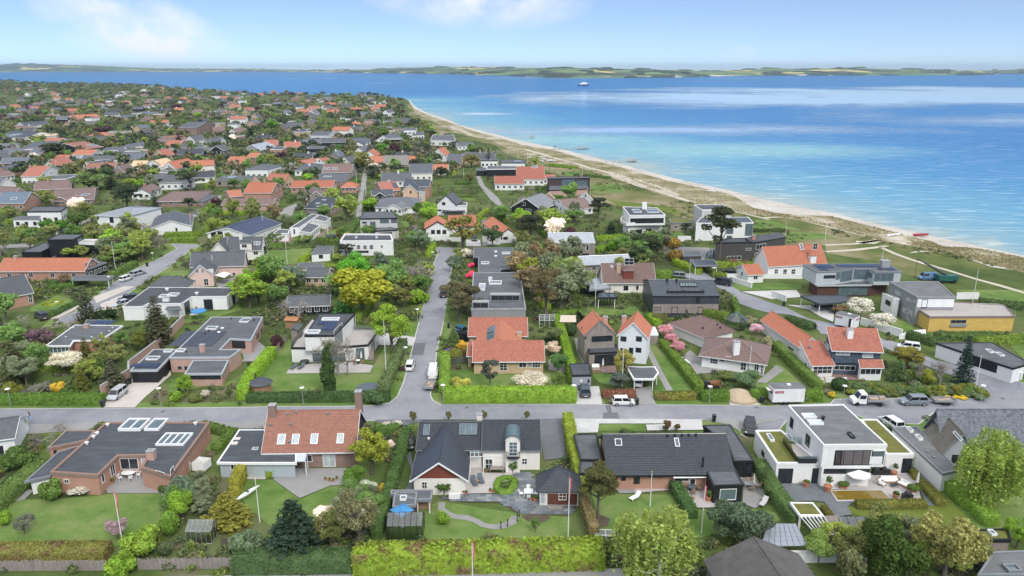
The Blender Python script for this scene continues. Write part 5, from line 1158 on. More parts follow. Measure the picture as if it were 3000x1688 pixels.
h.flat('E 465,418 968,415 620,98 185,105',6.3,WHITE,FELTG,WHITE,over=.02,up=.12,z0=3.0,rw=.18)
h.wall_poly(offs(h.poly,-.02)[:2]and ccw([(p.x,p.y)for p in P('E 455,590 835,590 560,265 170,268',3.0)]),0,3.0,WHITE,'lower_wall')
h.win('E 558,456 840,572',4,1,fr=FRB,pn=mat('louvre_screen',(.14,.125,.13),.2,1,.6,(20,20,.1)));h.win('E 562,458 600,570',1,1,fr=FRB,out=.09);h.win('E 842,458 938,568',1,1,fr=FRW,pn=GLB);h.win('E 832,506 920,562',solid=True,pn=FRW,name='balcony_front',out=.12)
h.win('E 207,188 222,292 330,316 352,440',1,1,fr=FRB);h.sky('E 285,176 412,207 330,227 468,258',1,hgt=.3,fr=FRW,pn=glass('pale_dome',(.5,.56,.6),.2));h.sky('E 648,324 716,366',1,hgt=.3,fr=FRB);h.vent('E 460,215',.6,.2,FRB)
h.flat('E 95,562 452,562 130,298 -75,303',3.1,WHITE,SEDUM,WHITE,over=.02,up=.1,rw=.3);h.win('E 112,600 214,716',2,1,fr=FRB,name='terrace_door');h.win('E 380,598 437,716',1,1,fr=FRB,name='terrace_door');h.win('D 1595,445 1612,520',1,1,fr=FRB);h.sky('E 10,338 80,390',hgt=.35);h.sky('E 162,336 228,382',hgt=.3)
h.flat('E 960,490 1180,490 888,214 755,214',3.15,WHITE,SEDUM,WHITE,over=.02,up=.1,rw=.3);h.win('E 1092,520 1152,634',1,1,fr=FRB);h.win('E 470,602 825,640',5,1,fr=FRB)
b=MB();q=P('E 210,410 330,405 445,552 255,556',3.12);b.prism(ccw([(p.x,p.y)for p in q]),3.08,3.16);h.put(b,'roof_deck',M_DECKG)
b=MB();q=P('E 145,358 320,362 445,505',3.95)+P('E 248,556',3.1)+P('E 255,508',3.95)
for p,e in((q[0],q[1]),(q[0],q[4]),(q[4],q[2])):
 b=MB();b.ob(Vector((p.x,p.y,3.1)),Vector((e.x-p.x,e.y-p.y,0)),(.02,.02,0),(0,0,.95));h.put(b,'glass_balustrade',clear_glass())
h=House('grey_slate_house','grey rendered house with a mottled slate roof running off the photo edge');GREYR=mat('grey_render',(.40,.42,.45),.06,.5,.8)
h.gable('E 1395,402 2500,402 1345,133',3.0,4.2,GREYR,TGRY,half=True,rz=True,over=.7,og=.6,trim=FRG,tiles='flat');h.win('E 1325,215 1368,292',2,1,fr=FRG);h.win('E 1360,375 1395,445',1,1,fr=FRB)
h.gable('E 1385,500 1700,520 1565,165',2.6,3.6,GREYR,mat('mossy_slate',(.17,.155,.13),.3,.5,.9,(.4,8,1)),axis='y',rz=True,over=.4,og=.3,trim=FRG);h.sky('E 1490,318 1565,372')
h.flat('E 1405,642 1535,612 1205,268 1008,276',2.8,WHITE,FELTG,FRG,over=.05,up=.05);h.sky('E 1110,286 1176,318 1180,347 1250,380',hgt=.4,fr=FRW);h.vent('E 1285,470 1335,515',.25,.15)
h.win('E 1482,490 1520,560',fr=FRB)
h=House('near_grey_roofed_house','grey ribbed roof and dark gable of the house closest to the camera');
r0,r1,e0=lev(px('D 1530,1140')[0],5.4),lev(px('D 1755,1470')[0],5.4),lev(px('D 1112,1274')[0],2.8);u=(r1-r0);u.z=0;u.normalize();n=Vector((u.y,-u.x,0));n=n if n.x<0 else-n;hw=(e0-r0).dot(n)
h.gable((r0+n*hw,u*15,-n,2*hw),2.8,2.6,GREYW,mat('weathered_eternit',(.105,.10,.098),.3,.8,.85,bump=.5,fine=9),tiles='pan',over=.3,trim=FRG)
sheetroof('garden_canopy','clear panelled patio roof behind the grey ribbed roof','canopy','D 1590,1212 1955,1205 1860,1040 1640,1040',2.4,mat('cloudy_polycarbonate',(.27,.30,.35),.12,.5,.3,spec=.6),FRG,7,5,.1)
W_=wall('D 1700,1345 2050,1340 2420,1335',1.5,WHITE,'white painted garden wall below the panelled patio roof',.2)
h=House('sedum_roofed_store','small white carport with a mossy sedum roof beside the pergola','outbuilding');h.flat('E 275,972 465,972 380,870 200,868',2.3,WHITE,SEDUM,FRW,over=.1,up=.06,rw=.2,open_=True)
pergola('pergola','white slatted pergola in front of the small sedum roof','pergola','E 400,1130 545,1125 460,985 275,988',2.3,FRW,7)
pergola('boarded_pergola','weathered boarded pergola roof beside the black glasshouse','pergola','E 548,1130 660,1120 570,985 465,988',2.3,GREYW,16,.16)
sheetroof('black_glasshouse_roof','black framed glass pavilion roof behind the dark conifer','glasshouse','E 640,1140 880,1135 855,985 578,985',2.5,clear_glass(),FRB,4,3,.1,FRB)
h=House('flat_roofed_corner_house','grey flat roof with a big white skylight in the lower corner');h.flat('E 1680,1440 2400,1440 2400,1235 1800,1260',2.7,GREYW,FELTG,FRG);h.sky('E 1868,1372 2035,1428',1,fr=FRG,hgt=.4,b=.2)
h=House('mossy_garden_shed','low shed with a mossy roof and one skylight among the shrubs','shed');h.flat('E 1705,1165 1945,1165 1920,1075 1650,1085',2.2,GREYW,SEDUM,FRB);h.sky('E 1752,1094 1836,1134',hgt=.3)
# ------------------------------------------------------------------ second row, north of the road
h=House('low_slate_bungalow','low brick bungalow with a grey hipped felt roof and white glazed sunroom')
h.flat('F 450,553 700,553 735,500 1000,498 1222,352 742,345',2.7,BRICK,FELT,FRW,over=.35,up=.02);h.chim('F 860,375',1.0,.9,.7,BRICKP);h.win('F 480,562 700,628',5,1,pn=GLB,b=.14);h.win('F 725,520 742,600 690,560 720,610',1,1);h.win('F 1040,480 1085,530',3,1);h.win('F 1150,410 1172,470',1,1);h.vent('F 655,468 910,468 1005,433 1085,410 730,378 1118,375 1075,355',.2,.12,FRW)
h.flat('F 835,350 1045,348 1112,300 860,297',2.5,WHITE,FELTB,FRG);h.panel('F 965,305 1095,345',PV,nx=2)
h=House('angled_brick_house','angled brick house with a broad grey felt roof and solar mats')
h.flat('F 1680,670 2285,667 2392,588 2188,590 2290,484 G 122,495 240,266 F 2100,268',3.0,BRICKP,FELT,mat('grey_fascia',(.42,.45,.48),.06,1,.6),over=.08,up=.05)
h.win('F 1762,755 1808,788 1828,755 1870,800',1,1,fr=FRG);h.win('F 2300,500 2440,580',3,1,fr=FRB);h.win('G 172,445 184,480 188,428 200,465 215,392 228,425 232,370 240,400',fr=FRB);h.chim('F 2016,612',.9,.8,1.4,BRICKP);h.sky('F 2068,369 2142,394 1768,594 1826,616',hgt=.3);h.sky('F 2412,287 2462,322',hgt=.3)
h.vent('F 2298,290 2475,305 2525,305 2040,440 2075,410 1850,620',.4,.12,FRB);h.vent('F 2175,428 2208,388',.35,.25,FRW);h.panel('F 1850,410 2100,560',mat('dark_solar_mat',(.055,.065,.085),.15,.5,.5),nx=4,hgt=.04)
h.flat('F 1832,832 2208,830 2272,697 1915,697',2.5,BRICKP,FELT,mat('grey_fascia',(1,1,1)),over=.2,up=.05);h.win('F 1860,845 2195,885',5,1,fr=FRB)
h.flat('F 1290,798 1562,796 1765,588 1525,588',2.6,DARKW,FELTB,mat('grey_fascia',(1,1,1)),over=.15,up=.06);h.sky('F 1482,667 1560,697 1648,598 1700,620',hgt=.3,fr=FRW);h.panel('F 1330,735 1570,770',PV,nx=3);h.win('F 1300,805 1525,888',solid=True,nx=8,name='garage_door',pn=DARKW)
wall('F 1010,1050 1290,880 1290,800 1600,560 1830,330',1.9,BRICKP,'long brick garden wall running up beside the black garage',.3,cap=SLATE)
h=House('white_box_villa','white two-storey box villa with dark roof edges and solar panels')
h.flat('G 650,452 942,450 1155,233 795,235',6.0,mat('white_brick',(.74,.73,.71),.06,.6,.8,(.6,.6,9)),FELTB,FRB,over=.04,up=.08,z0=2.9,rw=.15);W2=MATS['white_brick']
h.win('G 890,455 1040,588',1,1,fr=FRW,pn=GLB);h.win('G 1140,255 1155,400',1,1,fr=FRB);h.sky('G 835,285 990,305 677,408 795,435',hgt=.35,fr=FRW,b=.2);h.panel('G 800,310 880,345 865,330 930,400 895,310 960,340',PV,nx=2)
h.flat('G 515,573 660,575 1100,560 1285,545 1398,388 1060,375 720,283 640,380',3.0,W2,M_DECKG,FRB,over=.05,up=.1);h.win('G 730,632 840,705 845,632 935,700 940,632 1060,700',1,1,fr=FRB,pn=GLB);h.win('G 1160,580 1250,690',2,1,fr=FRB,pn=GLB,name='terrace_door');h.win('G 1370,515 1378,605',fr=FRB)
h.panel('G 560,480 640,440',PV,nx=2);b=MB();q=P('G 515,515 640,385',4.0);b.ob(Vector((q[0].x,q[0].y,3.1)),Vector((q[1].x-q[0].x,q[1].y-q[0].y,0)),(.02,0,0),(0,0,.9));h.put(b,'glass_balustrade',clear_glass());q=P('G 1060,352 1390,355',4.0);b=MB();b.ob(Vector((q[0].x,q[0].y,3.1)),Vector((q[1].x-q[0].x,q[1].y-q[0].y,0)),(.0,.02,0),(0,0,.9));h.put(b,'glass_balustrade',clear_glass())
a,e=P('G 1280,690 1330,690',.1);c=P1('G 1335,475',3.0);b=MB()
for k in range(16):f=k/16;p=a.lerp(Vector((c.x-(e-a).x,c.y,3.0)),f);b.box((p.x+.6,p.y,.1),1.1,(c.y-a.y)/15,.1+2.9*f)
h.put(b,'outside_stair',GREYW)
h=House('garden_cabin','small dark grey cabin with a felt roof behind the white box villa','shed');h.gable('G 495,403 590,403 520,333',2.2,.5,GREYW,FELT,axis='y',D=4.0);h=House('wooden_playhouse','little rust-brown shed at the corner of the paling fence','shed');h.gable('G 440,302 572,308 452,262',1.9,.4,WOODF,mat('rusty_roof',(.40,.19,.09),.15,.8,.8),D=3.0)
h=House('orange_tiled_house','yellow-brick house with three weathered red tiled roofs')
h.gable('H 622,712 1345,708 1332,502',2.7,2.3,BRICKY,TRED,rz=True,half=True,over=.6,og=.3,trim=FRW,tiles='pan');h.win('H 893,715 972,800',2,3,name='terrace_door');h.win('H 1085,718 1160,770',2,1);h.win('H 1175,712 1215,765 1218,712 1300,770',3,2)
h.gable('H 578,458 1176,456 1165,272',2.7,2.2,BRICKY,TRED,rz=True,half=True,over=.5,og=.3,trim=FRW,tiles='pan');h.gable('H 648,600 1118,600 878,290',2.7,2.2,BRICKY,TORG,axis='y',rz=True,over=.3,og=.1,tiles='flat');h.sky('H 775,380 845,420 770,428 845,476',fr=FRG);h.chim('H 1090,462',.9,.8,.9,BRICKY);h.win('H 1110,455 1140,490',1,1)
h.gable('H 566,655 622,655 580,545',2.4,1.0,BRICKY,TRED,D=5,trim=FRW,tiles='pan',rp=.99)
h=House('slate_flat_villa','flat-roofed concrete villa with a sunken courtyard and square skylights')
h.flat('H 610,190 1157,187 M 1097,842 630,846',3.6,SLATE,FELT,SLATE,over=.1,up=.1,rw=.25);h.win('H 615,198 1155,268',5,1,fr=SLATE,pn=ZINC,out=.02,b=.04)
h.sky('M 785,902 818,930 692,965 748,1022',hgt=.45,pn=ZINC);h.sky('M 792,935 914,962',hgt=.4,b=.18)
def well(h,spec,z0,z1):
 q=P(spec,z0+.3);o=Vector((q[0].x,q[1].y,0));w=q[1].x-q[0].x;d=q[0].y-q[1].y
 b=MB();b.ob((q[0].x,q[1].y,z0),(w,0,0),(0,d,0),(0,0,z1));h.put(b,'courtyard_box',SLATE);b=MB();b.ob((q[0].x+.35,q[1].y-.06,z0+.05),(w-.7,0,0),(0,d-.4,0),(0,0,z1));h.put(b,'courtyard_opening',GL)
 for k in range(1,4):b=MB();b.ob((q[0].x+.35+(w-.7)*k/4,q[1].y-.09,z0+.05),(.09,0,0),(0,d-.4,0),(0,0,z1));h.put(b,'mullion',WOODF,)
def skylit(h,spec,z,nx):
 q=P(spec,z);a,e=q;b=None
 d=Vector((1,0,0));n=Vector((0,-1,0));H_=1.5;b=MB();w=e.x-a.x;b.ob((a.x,a.y,z-.05),(w,0,0),(0,1.6,0),(0,0,H_));h.put(b,'clerestory',SLATE);h.opening(Vector((a.x,a.y,0)),d,n,.2,w-.2,z+.05,z+H_-.2,nx,1,FRG,GL,name='clerestory_window')
skylit(h,'H 800,105 1100,105',3.6,4);skylit(h,'H 620,180 790,180',3.6,2)
h=House('flat_felt_house','flat dark-roofed house with a stepped outline and brick chimney behind the shrubs');h.flat('M 680,832 905,828 912,806 1002,806 1000,733 1062,730 1060,690 1025,596 636,598 632,688 682,690',3.0,DARKW,FELT,FRG,over=.1,up=.06);h.sky('M 714,741 788,760 918,646 998,660',hgt=.3,b=.12);h.vent('M 855,645 855,690',.5,.35,FRW);h.chim_at(P1('M 1082,720',1.5),1.3,1.1,3.8,BRICKP)
h=House('double_gabled_house','pair of joined orange tiled gables, one grey wood, one white boards')
h.gable('H 1730,455 2052,440 1850,200',5.6,3.0,GREYW,TORG,axis='y',rz=True,over=.25,og=.12,trim=FRG,tiles='pan');h.win('H 1808,460 2013,505',3,1,fr=FRB);h.win('H 1740,462 1752,490 1708,360 1716,385',fr=FRB);h.chim('H 1942,330',.9,.8,1.3,BRICKP)
h.gable('H 2058,452 2372,482 2125,200',5.4,3.0,mat('white_boards',(.76,.78,.80),.05,.6,.7,(7,7,.2)),TORG,axis='y',rz=True,over=.3,og=.25,trim=FRW,tiles='pan');h.win('H 2097,458 2152,512 2250,457 2305,513 2246,570 2300,622 2180,570 2218,640',2,1,fr=FRB);h.win('H 2090,568 2142,635',2,1,fr=FRW);h.chim('H 2128,330',.9,.8,1.5,BRICKP)
h.flat('H 1785,627 2080,613 2058,540 1763,545',2.9,GREYW,FELTB,FRB,over=.05,up=.04);h.win('H 1838,645 2048,748',4,1,fr=FRB,name='terrace_door');h.sky('H 1800,537 1910,557 1920,537 2028,557',hgt=.2)
h=House('grey_garage','small grey boarded garage with a dark felt roof beside the drive','garage');h.flat('H 1613,846 1806,842 1785,727 1583,730',2.7,mat('grey_boards',(.33,.36,.39),.08,.6,.7,(6,6,.2)),FELTB,FRB,over=.05,up=.03);h.win('H 1695,888 1714,915',solid=True,pn=FRW,name='meter_box');h.win('H 1768,888 1786,920',solid=True,pn=FRB,name='charging_point')
h=House('carport','white carport with a cut-corner felt roof over a parked white car','carport');h.flat('H 2222,882 2430,882 2474,818 2437,760 2290,762 2150,755',2.45,FRW,FELT,FRW,over=.1,t=.28,up=.02,open_=True)
h=House('white_roofed_shed','boarded grey shed with a pale flat roof behind the white gable','shed');h.flat('I 865,443 980,440 945,365 825,362',2.4,GREYW,mat('pale_roofing',(.62,.63,.64),.05,.5,.7),FRW,over=.05,up=.02)
h=House('brown_hipped_bungalow','white bungalow with two brown tiled hipped roofs and a tall white chimney')
h.gable('I 1378,648 2065,742 1550,455',2.5,2.5,WHITE,TDBR,rz=True,half=True,over=.6,hip=(6.2,6.2),tiles='flat',trim=FRW,gut=FRW)
h.win('I 1495,652 1567,738',3,3);h.win('I 1590,655 1640,715 1645,655 1700,715',1,1,name='terrace_door');h.win('I 1800,690 1848,800 1870,695 1885,800 1935,725 1972,830 1998,745 2030,850',2,3);h.chim('I 1748,630',1.1,1.0,2.4,WHITE)
h.gable('I 1075,330 1440,482 1470,278',2.4,2.5,WHITE,TDBR,rz=True,half=True,over=.5,hip=(5.0,1.0),tiles='flat',trim=FRW);h.vent('I 1418,385 1562,348 1593,380',.4,.15,FRB)
h=House('orange_hillside_villa','two-storey villa with sloping orange tiled roofs and a dark glazed front')
OFW=mat('off_white_render',(.76,.76,.76),.05,.5,.8);DBL=mat('slate_boards',(.075,.10,.135),.15,.6,.6,(1,1,8))
h.gable('J 668,600 1185,618 1040,378',5.0,3.0,DBL,TRED,rz=True,over=.5,og=.3,rp=.995,trim=FRW,tiles='pan',gab=DBL);h.win('J 710,603 845,650',3,1,pn=CURT);h.win('J 975,625 1075,675',3,1,pn=CURT);h.win('J 590,480 612,540 612,520 640,600',1,1,pn=CURT);h.chim('J 842,465',1.0,.9,1.5,WHITE)
h.gable('J 468,752 702,748 552,500',2.5,2.6,OFW,TRED,rz=True,over=.3,og=.2,rp=.995,trim=FRW,tiles='pan');h.win('J 485,757 665,828',4,2,b=.1);h.vent('J 445,580',.5,.2,FRG);h.win('J 320,615 335,695 405,720 412,745',fr=FRB)
h.gable('J 950,772 1187,772 1120,688',2.6,1.2,OFW,TRED,rz=True,over=.3,og=.2,rp=.995,trim=FRW,tiles='pan');h.win('J 940,778 1150,838',4,1);h.win('J 690,745 900,800',4,1,fr=FRW)
b=MB();q=P('J 690,690 905,690 912,720 690,720',2.7);b.prism(ccw([(p.x,p.y)for p in q]),2.6,3.5);h.put(b,'balcony',DBL)
h=House('low_orange_wing','long low white garage wing with an orange tiled gable roof and small windows','outbuilding');h.gable('I 2375,570 1990,298 2145,235',2.6,1.9,OFW,TORG,rz=True,half=True,over=.4,og=.3,tiles='pan',trim=FRW);h.win('I 2130,445 2155,470 2215,520 2240,545 2270,570 2320,590',fr=FRB)
h=House('wedge_garage','low white garage block with a wedge-shaped grey roof and black doors','garage');h.flat('J 2000,628 2470,778 2590,742 2590,700 2260,520 1705,525',3.0,OFW,FELT,FRB,over=.06,up=.06);h.win('J 2010,640 2300,825',solid=True,nx=10,pn=DARKW,name='garage_door');h.sky('J 2186,594 2288,626 2286,626 2388,658',hgt=.25,fr=FRW,b=.12)
h=House('yellow_insulated_house','villa under reconstruction with yellow insulation walls, grey upper block and roof deck')
YELI=mat('yellow_insulation',(.62,.42,.12),.1,.7,.9,(.4,.4,3));GRCL=mat('grey_cladding',(.28,.29,.30),.1,.6,.7)
h.flat('J 1640,266 2490,262 2380,150 1895,120 1512,185',3.4,YELI,M_DECKG,mat('rusty_edge',(.25,.19,.17),.2,1,.8),over=.1,up=.1);h.win('J 1850,296 2000,330',3,1,fr=FRG);h.win('J 1840,335 1998,360',solid=True,pn=ZINC,name='scaffold_board',out=.3)
h.flat('O 1515,1088 1895,1088 1722,932 1238,936',6.4,GRCL,FELTG,GRCL,over=.06,up=.1);h.win('O 1522,1108 1890,1186',solid=True,pn=WHITE,name='white_panel',out=.05);h.win('J 1565,92 1608,178',1,1,fr=FRB,out=.1,name='door')
h.win('J 1345,28 1362,60 1408,60 1460,132 1470,85 1498,140 1300,-10 1350,70',1,1,fr=GRCL,pn=CURT);h.win('J 1280,115 1330,200 1370,160 1400,240 1420,170 1470,265',1,1,fr=FRG,pn=CURT)
h.flat('J 1280,85 1340,92 O 1335,1100 1170,1045',4.2,WHITE,FELTB,WHITE,over=.03);h.win('J 1205,88 1248,165',1,1,fr=FRG)
q=P('J 2060,132 2330,140 2495,215 2490,262',4.4);b=MB()
for p,e in zip(q,q[1:]):
 for k in range(4):r_=p.lerp(e,k/4);b.tube([(r_.x,r_.y,3.4),(r_.x,r_.y,4.4)],.03,4)
 b.tube([p,e],.04,4)
h.put(b,'deck_railing',GALV)
b=MB();c=P1('J 1500,330',.1)
for k in range(9):b.box((c.x-1.0+k*.02,c.y+k*.32,.1+k*.33),1.5,.4,.06)
h.put(b,'outside_stair',SLATE);solid('concrete_ramp_wall','low white concrete wedge beside the yellow walls','wall','J 1340,445 1600,440 1600,390 1440,400',0,1.0,WHITE)
# ------------------------------------------------------------------ the streets behind: one line a house
def au(h,k0=0,two=None,fr=None,n=4):
 for k in range(k0,len(h.walls)):
  a,c,z0,z1=h.walls[k]
  if((a+c)/2-CAM).to_2d().dot(Vector(((c-a).y,-(c-a).x)))>0:continue
  zt=min(z1,9)
  if zt<2.0:continue
  h.row(k,n,.9,min(2.15,zt-.3),1.2,2,1,fr)
  if two if two is not None else zt>4.9:h.row(k,max(1,n-1),3.5,4.7,1.1,2,1,fr)
def G(name,label,*wings,roof=TDGR,wl=WHITE,trim=FRW,fr=None,n=4,cat='house',chim=None,sky=None,vent=None,wins=True,pv=None):
 h=House(name,label,cat)
 for w in wings:
  kind,spec,z=w[0],w[1],w[2];r=w[3]if len(w)>3 else 2.5;o=dict(w[4])if len(w)>4 else{};k0=len(h.walls);rf=o.pop('roof',roof);ww=o.pop('wl',wl)
  if kind=='f':h.flat(spec,z,ww,rf if 'roof' not in(w[4]if len(w)>4 else{})and rf not in(TORG,TRED,TBRN,TDGR,TDBR,TGRY,TBLK,THATCH)else(rf if rf in(FELT,FELTB,FELTG,SEDUM,M_DECKG,ZINC,ZINCD,TAN,PV)else FELT),o.pop('rim',FRG),**o)
  else:h.gable(spec,z,r,ww,rf,axis='x' if kind in 'xm' else 'y',rz=o.pop('rz',True),half=kind=='x' and o.get('rp',.5)==.5,trim=trim,**({'rp':.995}if kind=='m' else{}),**o)
  if wins:au(h,k0,None,fr,n)
 if chim:h.chim(chim[0],.8,.8,chim[1]if len(chim)>1 else 1.2,chim[2]if len(chim)>2 else WHITE)
 if sky:h.sky(sky,1)
 if vent:h.vent(vent)
 if pv:h.panel(pv,PV,nx=3,ny=2)
 return h
hp=dict(hip=(3.5,3.5));P_=dict(tiles='pan')
h=House('pink_house','pink rendered house with a half-hipped dark roof, dormers and a white awning')
h.gable('K 1885,790 2430,775 2100,637',3.0,3.6,PINK,TDGR,rz=True,half=True,over=.4,og=.3,tiles='flat',trim=FRW);h.gable('K 1866,885 2128,868 2010,690',3.0,3.0,PINK,TDGR,axis='y',rz=True,over=.35,og=.3,trim=FRW,tiles='flat')
h.win('K 1940,808 1975,845 1995,808 2028,845 2020,905 2075,970 1928,905 1952,968',2,2);h.win('K 2250,860 2300,905 2305,840 2345,900',2,1)
def dormer(h,spec,w,hh,m=WHITE,rm=TDGR,nx=2,ny=2,d=2.2):
 f=h.roofhit(px(spec)[0])
 if f is None:print('NODORM',spec);return
 c=f[1];v=Vector((f[4].x,f[4].y,0)).normalized();u=Vector((-v.y,v.x,0));o=c-u*w/2+v*.15;Z=Vector((0,0,1));b=MB();b.ob(o-Z*.5,u*w,-v*d,Z*(hh+.5));h.put(b,'dormer',m);b=MB();b.ob(o-u*.15+v*.2+Z*hh,u*(w+.3),-v*(d+.2),Z*.14);h.put(b,'dormer_roof',rm);h.opening(o,u,v,.12,w-.12,o.z+.1,o.z+hh-.1,nx,ny)
dormer(h,'K 2285,790',1.6,1.5);dormer(h,'K 2115,845',1.3,1.4);dormer(h,'K 2150,815',1.3,1.4);b=MB();q=P('K 2125,870 2220,835 2290,850 2230,895',2.3);b.poly(q);b.poly([p-Vector((0,0,.04))for p in reversed(q)]);h.put(b,'awning',CLOTHW)
h=House('white_tower_house','white house with a steep black roof and a square stair tower');h.gable('L -130,625 228,622 55,490',3.0,3.4,CREAM,TDGR,rz=True,half=True,over=.3,trim=FRW,tiles='flat');h.gable('K 2085,640 2260,640 2270,492',3.0,3.0,CREAM,TDGR,axis='y',rz=True,trim=FRW);h.flat('L 0,545 125,545 135,510 5,510',5.4,CREAM,ZINCD,FRG);h.win('L 25,560 82,597 48,640 88,700',2,1);h.win('L 142,632 192,668',2,1);h.sky('L 152,537 208,572',2);h.chim('L 22,500',.9,.9,1.6,CREAM);h.win('L 252,535 268,575 240,585 290,645',1,1)
h=House('white_flat_villa','white angular bungalow under a wide dark felt roof');h.flat('F 1215,165 1420,163 1470,132 1800,134 1905,65 2250,62 K 2352,995 1480,988',3.3,WHITE,FELTB,FRW,over=.05,rw=.12,up=.05);h.win('F 2020,92 2120,198',3,1,fr=FRB);h.win('F 1825,120 1895,245',3,3,fr=FRB);h.win('F 2275,70 2288,165 2300,40 2340,140',fr=FRB);h.sky('F 1608,55 1675,78 1690,40 1752,64',hgt=.4);h.chim('F 1652,110',1.4,.8,.9,WHITE);h.vent('F 1660,5 1955,45',.6,.3,FRW)
h.flat('F 1660,165 1790,162 1800,185 1640,187',2.7,None,FELTB,FRG,open_=True)
G('hipped_garage','hip-roofed black garage beside the pink house',('x','K 1470,985 1850,985 1670,880',2.4,2.0,dict(hip=(3,3),tiles='flat')),wins=False,cat='garage',trim=FRG)
h=G('red_gabled_house','red brick house with a dark tiled roof and white French windows',('x','K -160,1135 338,1042 375,838',3.0,3.6,dict(tiles='flat')),('y','K -120,960 60,940 200,790',3.2,3.2),wl=BRICK,wins=False);h.win('K 372,925 392,985 402,910 424,972 370,1040 410,1120 440,1005 465,1055 272,1062 330,1140',2,2)
h=G('long_orange_house','long low house with a plain orange tiled roof and black boarded end',('x','K -40,832 838,830 500,700',2.7,2.6,dict(tiles='flat')),('f','K 868,812 1060,742 900,732 850,780',3.0,0,dict(wl=DARKW)),roof=TORG,wl=BRICK,chim=('K 158,715',1.0,BRICKP));h.flat('K 700,915 1080,912 1128,875 760,870',2.4,None,FELT,FRG,open_=True)
h=House('black_boarded_house','black boarded two-storey house with a flat roof and roof terrace');h.flat('K 465,518 722,515 828,465 590,462',5.6,DARKW,FELT,FRB);h.flat('K 208,642 410,640 505,590 465,545 440,545',3.0,DARKW,FELT,FRB);h.flat('K 780,555 960,562 1035,522 845,520',3.6,DARKW,M_DECKG,FRW,up=.35);h.win('K 765,500 825,540 480,560 505,580',2,1,fr=FRB,pn=GLB);h.win('K 505,640 575,690',fr=FRB)
h=G('blue_roofed_cube','white two-storey house with a shallow blue-grey hipped metal roof',('x','K 945,275 1262,290 1170,195',5.2,1.3,dict(hip=(5,5),tiles='seam')),roof=ZINC,wins=False);h.win('K 1085,292 1132,350',3,3,fr=FRB);h.win('K 972,362 998,392 958,290 985,318 1210,290 1240,318',1,1,fr=FRB);wall('K 560,465 700,405 960,318',1.9,WHITE,'white garden wall running up to the blue-grey hipped house',.3,cap=mat('lead_cap',(.30,.38,.52),.05,1,.5))
G('white_flat_annexe','white cube house with dark blue roof edge at the end of the lane',('f','K 262,238 602,236 665,190 335,188',4.4,0,dict(rim=FRB)),('f','K 122,312 385,312 405,280 180,285',3.2),n=3,fr=FRB)
h=G('flag_bungalow','white bungalow with a broad slate roof behind a flagpole',('y','K 1490,405 1905,378 1890,218',2.6,2.3,dict(tiles='flat')),('f','K 1545,300 1690,300 1790,255 1600,252',2.6),wins=False,trim=FRW);h.win('K 1740,400 1765,440 1925,360 1945,390 1985,330 2000,360 2015,315 2030,345',fr=FRB)
h=G('cobalt_roofed_house','white house with a cobalt blue roof and double garage',('y','K 2045,452 2480,475 2480,278',2.6,2.2),roof=mat('cobalt_roof',(.045,.06,.115),.15,.5,.5),wins=False);h.win('K 2092,435 2148,487 2160,435 2215,487',1,1,solid=True,pn=FRB,name='garage_door')
G('brown_chalet','low bungalow with spreading brown roofs and white bargeboards',('x','K 520,138 935,112 790,8',2.4,2.2),('y','K 505,130 700,138 690,60',2.2,1.8),roof=TDBR,wl=BRICKD,sky='K 830,60 868,80')
G('brown_brick_bungalow','brown brick bungalow with a hipped roof and white fascia',('x','K 1530,138 1960,130 1790,38',2.5,2.0,hp),('f','K 1955,128 2020,138 2162,75 2000,70',2.5),roof=TDBR,wl=BRICKD)
G('blue_slate_house','red brick house under a large blue-grey slate roof at the lane',('x','K -60,158 238,155 130,42',3.0,3.6),roof=tile_mat('blue_slate',(.10,.14,.19),(.15,.20,.26),.4),wl=BRICK,sky='K 120,98 160,120')
G('long_brick_bungalow','long brown brick bungalow with a low dark roof',('x','K 2195,172 L 335,168 100,105',2.5,1.7),roof=TDBR,wl=BRICKP,n=6)
h=G('tower_villa','red villa with a conical tower roof and orange tiles',('x','R 380,1172 660,1172 520,1068',4.2,3.2,P_),('x','R 250,1210 385,1200 330,1140',2.6,1.5),roof=TORG,wl=BRICK,fr=FRW,chim=('R 597,1070',1.4,BRICK));c=P1('R 522,1225',0);b=MB();b.lathe((c.x,c.y,0),[(1.9,0),(1.9,7.2)],8);h.put(b,'tower',BRICKP);b=MB();b.lathe((c.x,c.y,7.2),[(2.2,0),(.05,2.6)],8);h.put(b,'tower_roof',mat('tower_roof',(.33,.20,.15),.2,1,.8))
for zz in(1.2,3.4,5.4):h.opening(Vector((c.x-1.2,c.y-1.93,0)),Vector((1,0,0)),Vector((0,-1,0)),.1,2.3,zz,zz+1.3,4,2,FRW,CURT)
h=House('white_stepped_bungalow','white stepped bungalow with a blue door and grey roofs');h.flat('L 338,455 490,455 505,418 395,412',2.7,WHITE,FELT,FRW);h.flat('L 505,400 600,398 790,272 728,258',3.4,WHITE,FELT,FRW,over=.05);h.flat('L 598,432 716,450 808,376 690,348',2.8,WHITE,FELT,FRW);h.flat('L 742,312 862,340 914,302 800,268',2.8,WHITE,FELT,FRW);h.win('L 540,415 560,460',solid=True,pn=mat('cobalt_roof',(1,1,1)),name='door');h.win('L 725,460 738,490 745,440 758,468 765,425 780,450 785,410 798,435',fr=FRW)
G('skylit_brick_house','brick house with a dark mono-pitch roof and rows of skylights',('m','L 640,205 905,212 820,92',3.0,2.2,dict(tiles='seam')),('f','L 680,235 860,232 880,205 690,205',2.4),roof=ZINCD,wl=BRICKD,sky='L 770,150 800,160 840,165 870,175 780,180 812,190 830,118 860,126')
